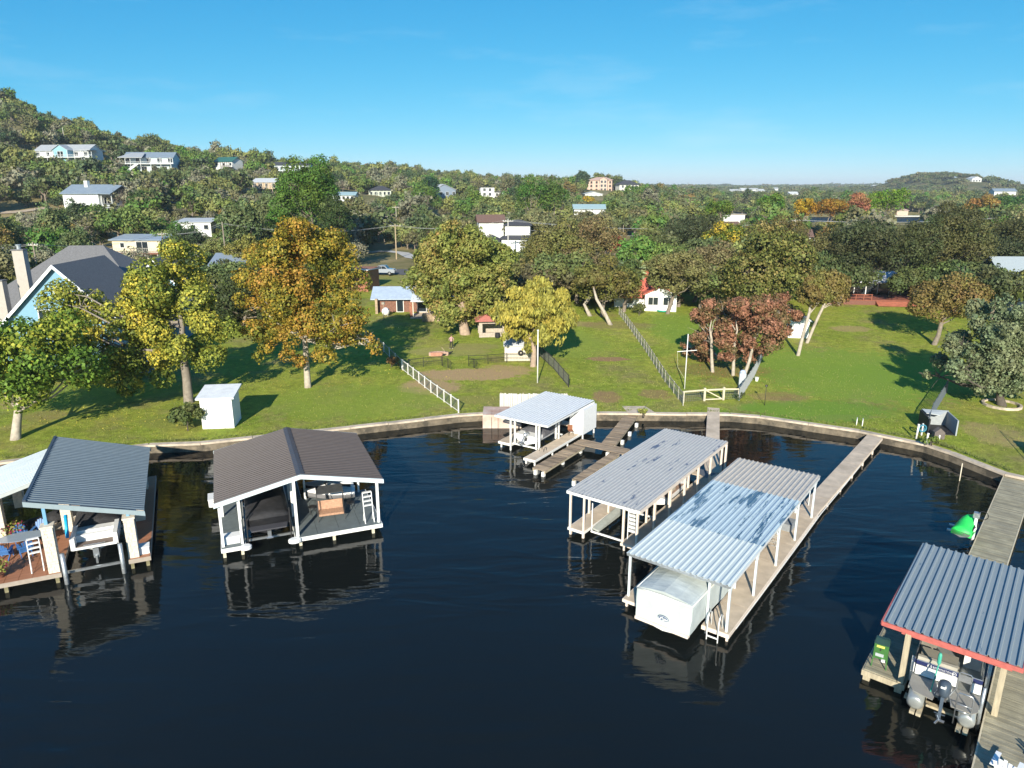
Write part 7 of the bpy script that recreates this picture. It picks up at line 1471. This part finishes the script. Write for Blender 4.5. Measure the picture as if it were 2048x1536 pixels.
LM=[(135,318,'the long white hillside house'),(305,330,'the slate-roofed hillside house'),(158,400,'the stilted white house'),(452,336,'the green-roofed house'),(588,343,'the dark skyline house'),(528,377,'the tan two-storey house'),(257,500,'the cream cabin'),(377,460,'the low white flat-roofed building'),(686,401,'the low house with pale blue roof'),(760,392,'the dark hip-roofed valley house'),(888,392,'the white-gabled house'),(975,390,'the modern white house'),(1040,490,'the black-roofed white house'),(982,458,'the brown-roofed cottage'),(1200,383,'the pink mansion'),(1180,420,'the cyan-roofed house'),(1250,455,'the green clearing'),(1345,470,'the bronze oaks'),(787,470,'the tall tan pole'),(628,400,'the tall spire-shaped tree'),(920,480,'the big cypress'),(1470,460,'the cream house by the far water'),(1600,450,'the transformer pole'),(1768,410,'the lime green tree'),(1820,440,'the blue water patch'),(1950,430,'the far right hill foot'),(2010,500,'the grey seamed roof'),(1700,500,'the porch house'),(64,500,'the stone chimney'),(20,560,'the left chimney'),(437,480,'the bracket pole'),(60,440,'the left edge road'),(700,520,'the silver pickup'),(1120,460,'the twin green pecans'),(1545,440,'the large olive sycamore'),(240,400,'the right of the stilted house'),(640,460,'the orange sycamore'),(850,440,'the dark cedar')]
EXTRA=[(1045,108,1.2,2),(1088,106,1.15,3),(1128,107,1.25,2),(1160,110,1.3,3),(1322,113,1.2,2),(1372,108,1.25,3),(1418,106,1.2,3),(1455,104,1.3,2),(1492,102,1.25,2),(1520,108,1.3,1),(1552,106,1.3,2),(1585,110,1.3,3),(1625,112,1.25,2),(1668,113,1.2,0),(1706,109,1.15,0),(1862,108,1.1,0),(1893,110,1.2,0),(1925,108,1.25,2),(1958,106,1.3,0),(1990,99,1.35,0),(2030,98,1.3,0),(2075,98,1.3,2),(420,104,1.2,2),(455,112,1.2,0),(520,108,1.3,0),(560,112,1.2,2),(600,114,1.1,0),(648,116,1.2,1),(395,98,1.0,1),(1005,112,1.25,0),(968,116,1.2,0),(925,118,1.2,0),(885,116,1.2,2)]
NE=[]
for (u,y,s,ci) in EXTRA:
    x=atY(u,y); NE.append((x,y,hz(x,y),s,(0,1,2)[int(u)%3],tuple(c*rg.uniform(.65,.85) for c in PAL[ci][0]),PAL[ci][1],u))
NEAR=NE+NEAR[:258]
lab={}
for i,(x,y,zb,s,kk,col,nm,u) in enumerate(NEAR):
    v=px(x,y,zb+2)[1]; n_,l_=min(((u-a)**2+1.6*(v-b)**2,(a,b,c)) for a,b,c in LM)
    rel=('left of' if u<l_[0] else 'right of') if abs(u-l_[0])>1.2*abs(v-l_[1]) else ('above' if v<l_[1] else 'below')
    sz='small' if s<.85 else 'large' if s>1.08 else 'mid-sized'
    lab.setdefault('%s %s %s %s'%(sz,nm,rel,l_[2]),[]).append((u,i))
FIN={}
ORD=['leftmost','second from the left','third from the left','fourth from the left','fifth from the left','sixth from the left','seventh from the left','eighth from the left']
for k_,v_ in lab.items():
    v_.sort()
    for j,(u,i) in enumerate(v_): FIN[i]=k_ if len(v_)==1 else (k_+', '+(('left one' if j==0 else 'right one') if len(v_)==2 else ORD[min(j,7)]))
for i,(x,y,zb,s,kk,col,nm,u) in enumerate(NEAR):
    t=thing({'dark live oak':'live_oak','green oak':'oak_tree','olive oak':'oak_tree','brown-olive oak':'oak_tree','fresh green tree':'broadleaf_tree','grey-brown half-bare tree':'bare_tree','golden-brown tree':'broadleaf_tree','deep green cedar':'cedar_tree'}[nm],FIN[i],'tree',(x,y,zb-.1),rg.uniform(0,6.28),'woodland trees behind the gardens')
    t.scale=(s*rg.uniform(.9,1.1),s*rg.uniform(.9,1.1),s*rg.uniform(.85,1.15))
    me,tm,zc,R,c=KINDS[kk]; o=put(me,'crown',t,loc=(0,0,zc)); o.color=col+(1,); put(tm,'trunk',t)
# the rest of the hillside woods: one stuff object, leaf clumps and stems instanced on points
def gn_forest(name,items,meshes,leafmat,label=None):
    P=np.array([(i[0],i[1],i[2]) for i in items],float); me=bpy.data.meshes.new(name); me.vertices.add(len(P)); me.vertices.foreach_set('co',P.astype(np.float32).ravel())
    def at(n_,ty,vals,k): a=me.attributes.new(n_,ty,'POINT'); a.data.foreach_set(k,np.array(vals,np.float32 if ty!='INT' else np.int32).ravel())
    at('sc','FLOAT_VECTOR',[i[3] for i in items],'vector'); at('kd','INT',[i[4] for i in items],'value'); at('rz','FLOAT_VECTOR',[(0,0,rg.uniform(0,6.28)) for i in items],'vector'); at('tcol','FLOAT_VECTOR',[i[5] for i in items],'vector')
    col=bpy.data.collections.new(name+'_kinds')
    for i,ms in enumerate(meshes):
        o=bpy.data.objects.new('kind_%02d'%i,ms); col.objects.link(o)
    ng=bpy.data.node_groups.new(name,'GeometryNodeTree'); ng.interface.new_socket('Geometry',in_out='INPUT',socket_type='NodeSocketGeometry'); ng.interface.new_socket('Geometry',in_out='OUTPUT',socket_type='NodeSocketGeometry')
    N=ng.nodes;L=ng.links; gi=N.new('NodeGroupInput'); go=N.new('NodeGroupOutput'); ip=N.new('GeometryNodeInstanceOnPoints'); ci=N.new('GeometryNodeCollectionInfo'); ci.inputs[0].default_value=col; ci.inputs['Separate Children'].default_value=True; ci.inputs['Reset Children'].default_value=True
    def na(n_,ty): q=N.new('GeometryNodeInputNamedAttribute'); q.data_type=ty; q.inputs[0].default_value=n_; return q.outputs[0]
    L.new(gi.outputs[0],ip.inputs['Points']); L.new(ci.outputs[0],ip.inputs['Instance']); ip.inputs['Pick Instance'].default_value=True
    L.new(na('kd','INT'),ip.inputs['Instance Index']); L.new(na('sc','FLOAT_VECTOR'),ip.inputs['Scale']); L.new(na('rz','FLOAT_VECTOR'),ip.inputs['Rotation']); L.new(ip.outputs[0],go.inputs[0])
    o=put(me,name); md=o.modifiers.new('g','NODES'); md.node_group=ng; kind(o,'stuff'); return o
FM=[]
for (me,tm,zc,R,c) in KINDS:   # crown and trunk joined for the far copies, fewer leaves
    i=len(FM); m2,c2,b2=crown_mesh('far_tree',LEAFI,R,12,(1300,1100,1400,1050,650,380,380)[i],(.56,.56,.58,.54,.46,.46,.46)[i],500+i)
    bm=bmesh.new(); bm.from_mesh(m2); bmesh.ops.translate(bm,verts=bm.verts,vec=(0,0,zc)); k=len(bm.faces); bm.from_mesh(tm); bm.faces.ensure_lookup_table()
    for f in bm.faces[k:]: f.material_index=1
    bm.to_mesh(m2); bm.free(); m2.materials.append(BARK); FM.append(m2)
if FAR: gn_forest('hillside_woods',[(x,y,zb-.2,(s,s,s*rg.uniform(.85,1.15)),kk,col) for (x,y,zb,s,kk,col,nm,u) in FAR],FM,LEAFI)
# far plain: clumps of canopy, one stuff object
F2=[crown_mesh('canopy_clump',LEAFI,(9,8,3.6),14,420,2.2,700+i,flat=.6)[0] for i in range(3)]
it=[]
for (y0,y1,dn,sc) in ((800,1500,.0040,1.),(1500,3000,.0011,1.7),(3000,8500,.00016,4.)):
    for _ in range(int((y1*y1-y0*y0)*.5*1.6*dn)):
        y=math.sqrt(rg.uniform(y0*y0,y1*y1)); x=rg.uniform(-.74,.76)*y; zb=hz(x,y)
        if zb<.8: continue
        if any(abs((1024+x/y*1474)-(a[0]+a[2])/2)<(a[2]-a[0])/2+8 and y<a[4]+20 and y>a[4]-200 for a in PROT if a[4]>800): continue
        c=rg.choice(((.11,.135,.055),(.14,.15,.065),(.09,.12,.05),(.17,.155,.08),(.12,.16,.055))); s=sc*rg.uniform(.6,1.2); it.append((x,y,zb+1.2*s,(s,s,s*rg.uniform(.7,1.1)*(.8 if sc<2 else .45)),rg.randrange(3),c))
gn_forest('far_woods',it,F2,LEAFI)
print('near trees',len(NEAR),'far',len(FAR),'canopy',len(it))
# --- ground cover, hedges and litter
def scatterleaves(name,pts,size,col,seed):
    g=np.random.default_rng(seed); p=np.array(pts); V,F=leafquads(p,np.tile([0,0,1.],(len(p),1))+g.normal(size=(len(p),3))*.3,size*(.6+.8*g.random(len(p))),g); me=bpy.data.meshes.new(name); npmesh(me,V,F); me.materials.append(M(name+'_leaf',col,.8,.35,3,world=True)); kind(put(me,name),'stuff')
def around(u,v,r,n,ry=None):
    p=T(u,v); o=[]
    for _ in range(n): x=p.x+rg.gauss(0,r); y=p.y+rg.gauss(0,ry or r*.7); o.append((x,y,hz(x,y)+.02))
    return o
scatterleaves('fallen_leaves',around(250,840,6,380,2)+around(120,790,5,200)+around(600,760,7,420,3)+around(880,740,4,160)+around(700,720,4,150),.11,(.50,.42,.06),5)
scatterleaves('rusty_leaf_litter',around(1450,748,3.5,700,3)+around(1380,720,2.5,150)+around(1850,660,4,200),.11,(.32,.15,.06),6)
def bush(label,u,v,R,n,col,leaf=.2,seed=1,group=None,y=None):
    p=T(u,v) if y is None else onY(u,y); t=thing('shrub',label,'shrub',tuple(p),0,group); me,c,br=crown_mesh('foliage',LEAF,R,8,n,leaf,seed); o=put(me,'foliage',t,loc=(0,0,R[2]*.75)); o.color=col+(1,)
    put(trunk_mesh('stem',BARKD,R[2]*.6,.06,c[:5],R[2]*.6,seed,(0,0),.4,5,twigs=1),'stem',t); return t
bush('grey-green shrub beside the white shed at the left seawall',376,862,(1.25,1.1,1.5),2600,(.10,.13,.04),.2,1)
for i,(u,v,l) in enumerate(((60,765,'low green hedge before the blue house, left piece'),(175,762,'low green hedge before the blue house, middle piece'),(245,755,'low green hedge before the blue house, right piece'))): bush(l,u,v,(3.2,1.,1.),2600,(.055,.10,.025),.22,3+i)
bush('small grey shrub bed beside the cottage porch',905,634,(1.5,.9,.8),1000,(.11,.12,.06),.18,8); bush('leafy bush in front of the cottage wall',868,622,(1.6,1.1,1.4),1400,(.07,.10,.02),.2,9)
bush('rounded bush at the corner of the red-roofed house',1352,612,(1.3,1,1.1),1000,(.12,.09,.05),.2,10); bush('small weeping bush by the pink bed near the long post fence',1278,632,(.9,.8,1.3),900,(.10,.12,.04),.18,11)
bush('dark leafy bush under the rust-red grove fence',1478,800,(.5,.4,.5),300,(.05,.08,.03),.12,12); bush('orange-flowered bush under the left fence shade',783,735,(1.0,.8,.7),700,(.20,.13,.05),.16,13)
bush('weeds at the head of the plank dock',1287,829,(.5,.3,.3),260,(.25,.28,.06),.14,14); bush('weeds at the foot of the dark kennel',1862,888,(.9,.4,.3),300,(.14,.2,.04),.14,15)
# short tufts over the lawns
lt=[]
while len(lt)<26000:
    y=rg.uniform(50,112); k=rg.uniform(-.75,.76); x=k*y
    if y<float(np.interp(k,SK,SY))+.5: continue
    if mn.noise(Vector((x*.25,y*.25,1.)))+rg.uniform(-.4,.4)<-.12: continue
    lt.append((x,y,hz(x,y)-.01,rg.uniform(.05,.13)))
# tall grass tufts along the wall
tuft=[]; g=np.random.default_rng(3)
def tufts(name,pts,col,nb_=5):
    V=[];F=[]
    for (x,y,z,h) in pts:
        for k in range(nb_):
            a=rg.uniform(0,6.28); d=(math.cos(a)*.05,math.sin(a)*.05); i=len(V); V+=[(x-d[1]*.5,y+d[0]*.5,z),(x+d[1]*.5,y-d[0]*.5,z),(x+d[0]*3*h,y+d[1]*3*h,z+h*rg.uniform(.7,1.1))]; F.append((i,i+1,i+2))
    m=MB(); m.add(V,F); kind(m.obj(name,M(name+'_blade',col,.8,.3,2,world=True)),'stuff')
pt_=[]
for i in range(2600):
    x=rg.uniform(-37,34); ys=float(np.interp(x/50.,SK,SY)); 
    # walk along the true shore line
    seg=rg.randrange(3,len(SHORE)-4); f=rg.random(); a,b=SHORE[seg],SHORE[seg+1]; x=a[0]+(b[0]-a[0])*f; y=a[1]+(b[1]-a[1])*f; L_=math.hypot(b[0]-a[0],b[1]-a[1]); nx,ny=-(b[1]-a[1])/L_,(b[0]-a[0])/L_; o=.5+abs(rg.gauss(0,.25)); x+=nx*o; y+=ny*o; pt_.append((x,y,hz(x,y)-.02,rg.uniform(.05,.20)))
tufts('wall_edge_grass',pt_,(.16,.19,.05))
tufts('lawn_tufts',lt[:14000],(.20,.25,.04),3); tufts('lawn_weeds',lt[14000:],(.34,.31,.10),3)

# ---------------------------------------------------------------- thin air: far woods fade a little
hm=bpy.data.materials.new('thin_haze'); hm.use_nodes=True; hn=hm.node_tree; hn.nodes.clear(); ho=hn.nodes.new('ShaderNodeOutputMaterial'); hv=hn.nodes.new('ShaderNodeVolumePrincipled')
hv.inputs['Color'].default_value=(.80,.90,1.,1); hv.inputs['Density'].default_value=.00013; hv.inputs['Anisotropy'].default_value=.0; hn.links.new(hv.outputs[0],ho.inputs['Volume'])
kind(MB().box(-9600,9600,-400,9700,-1.6,96).obj('haze',hm),'stuff')
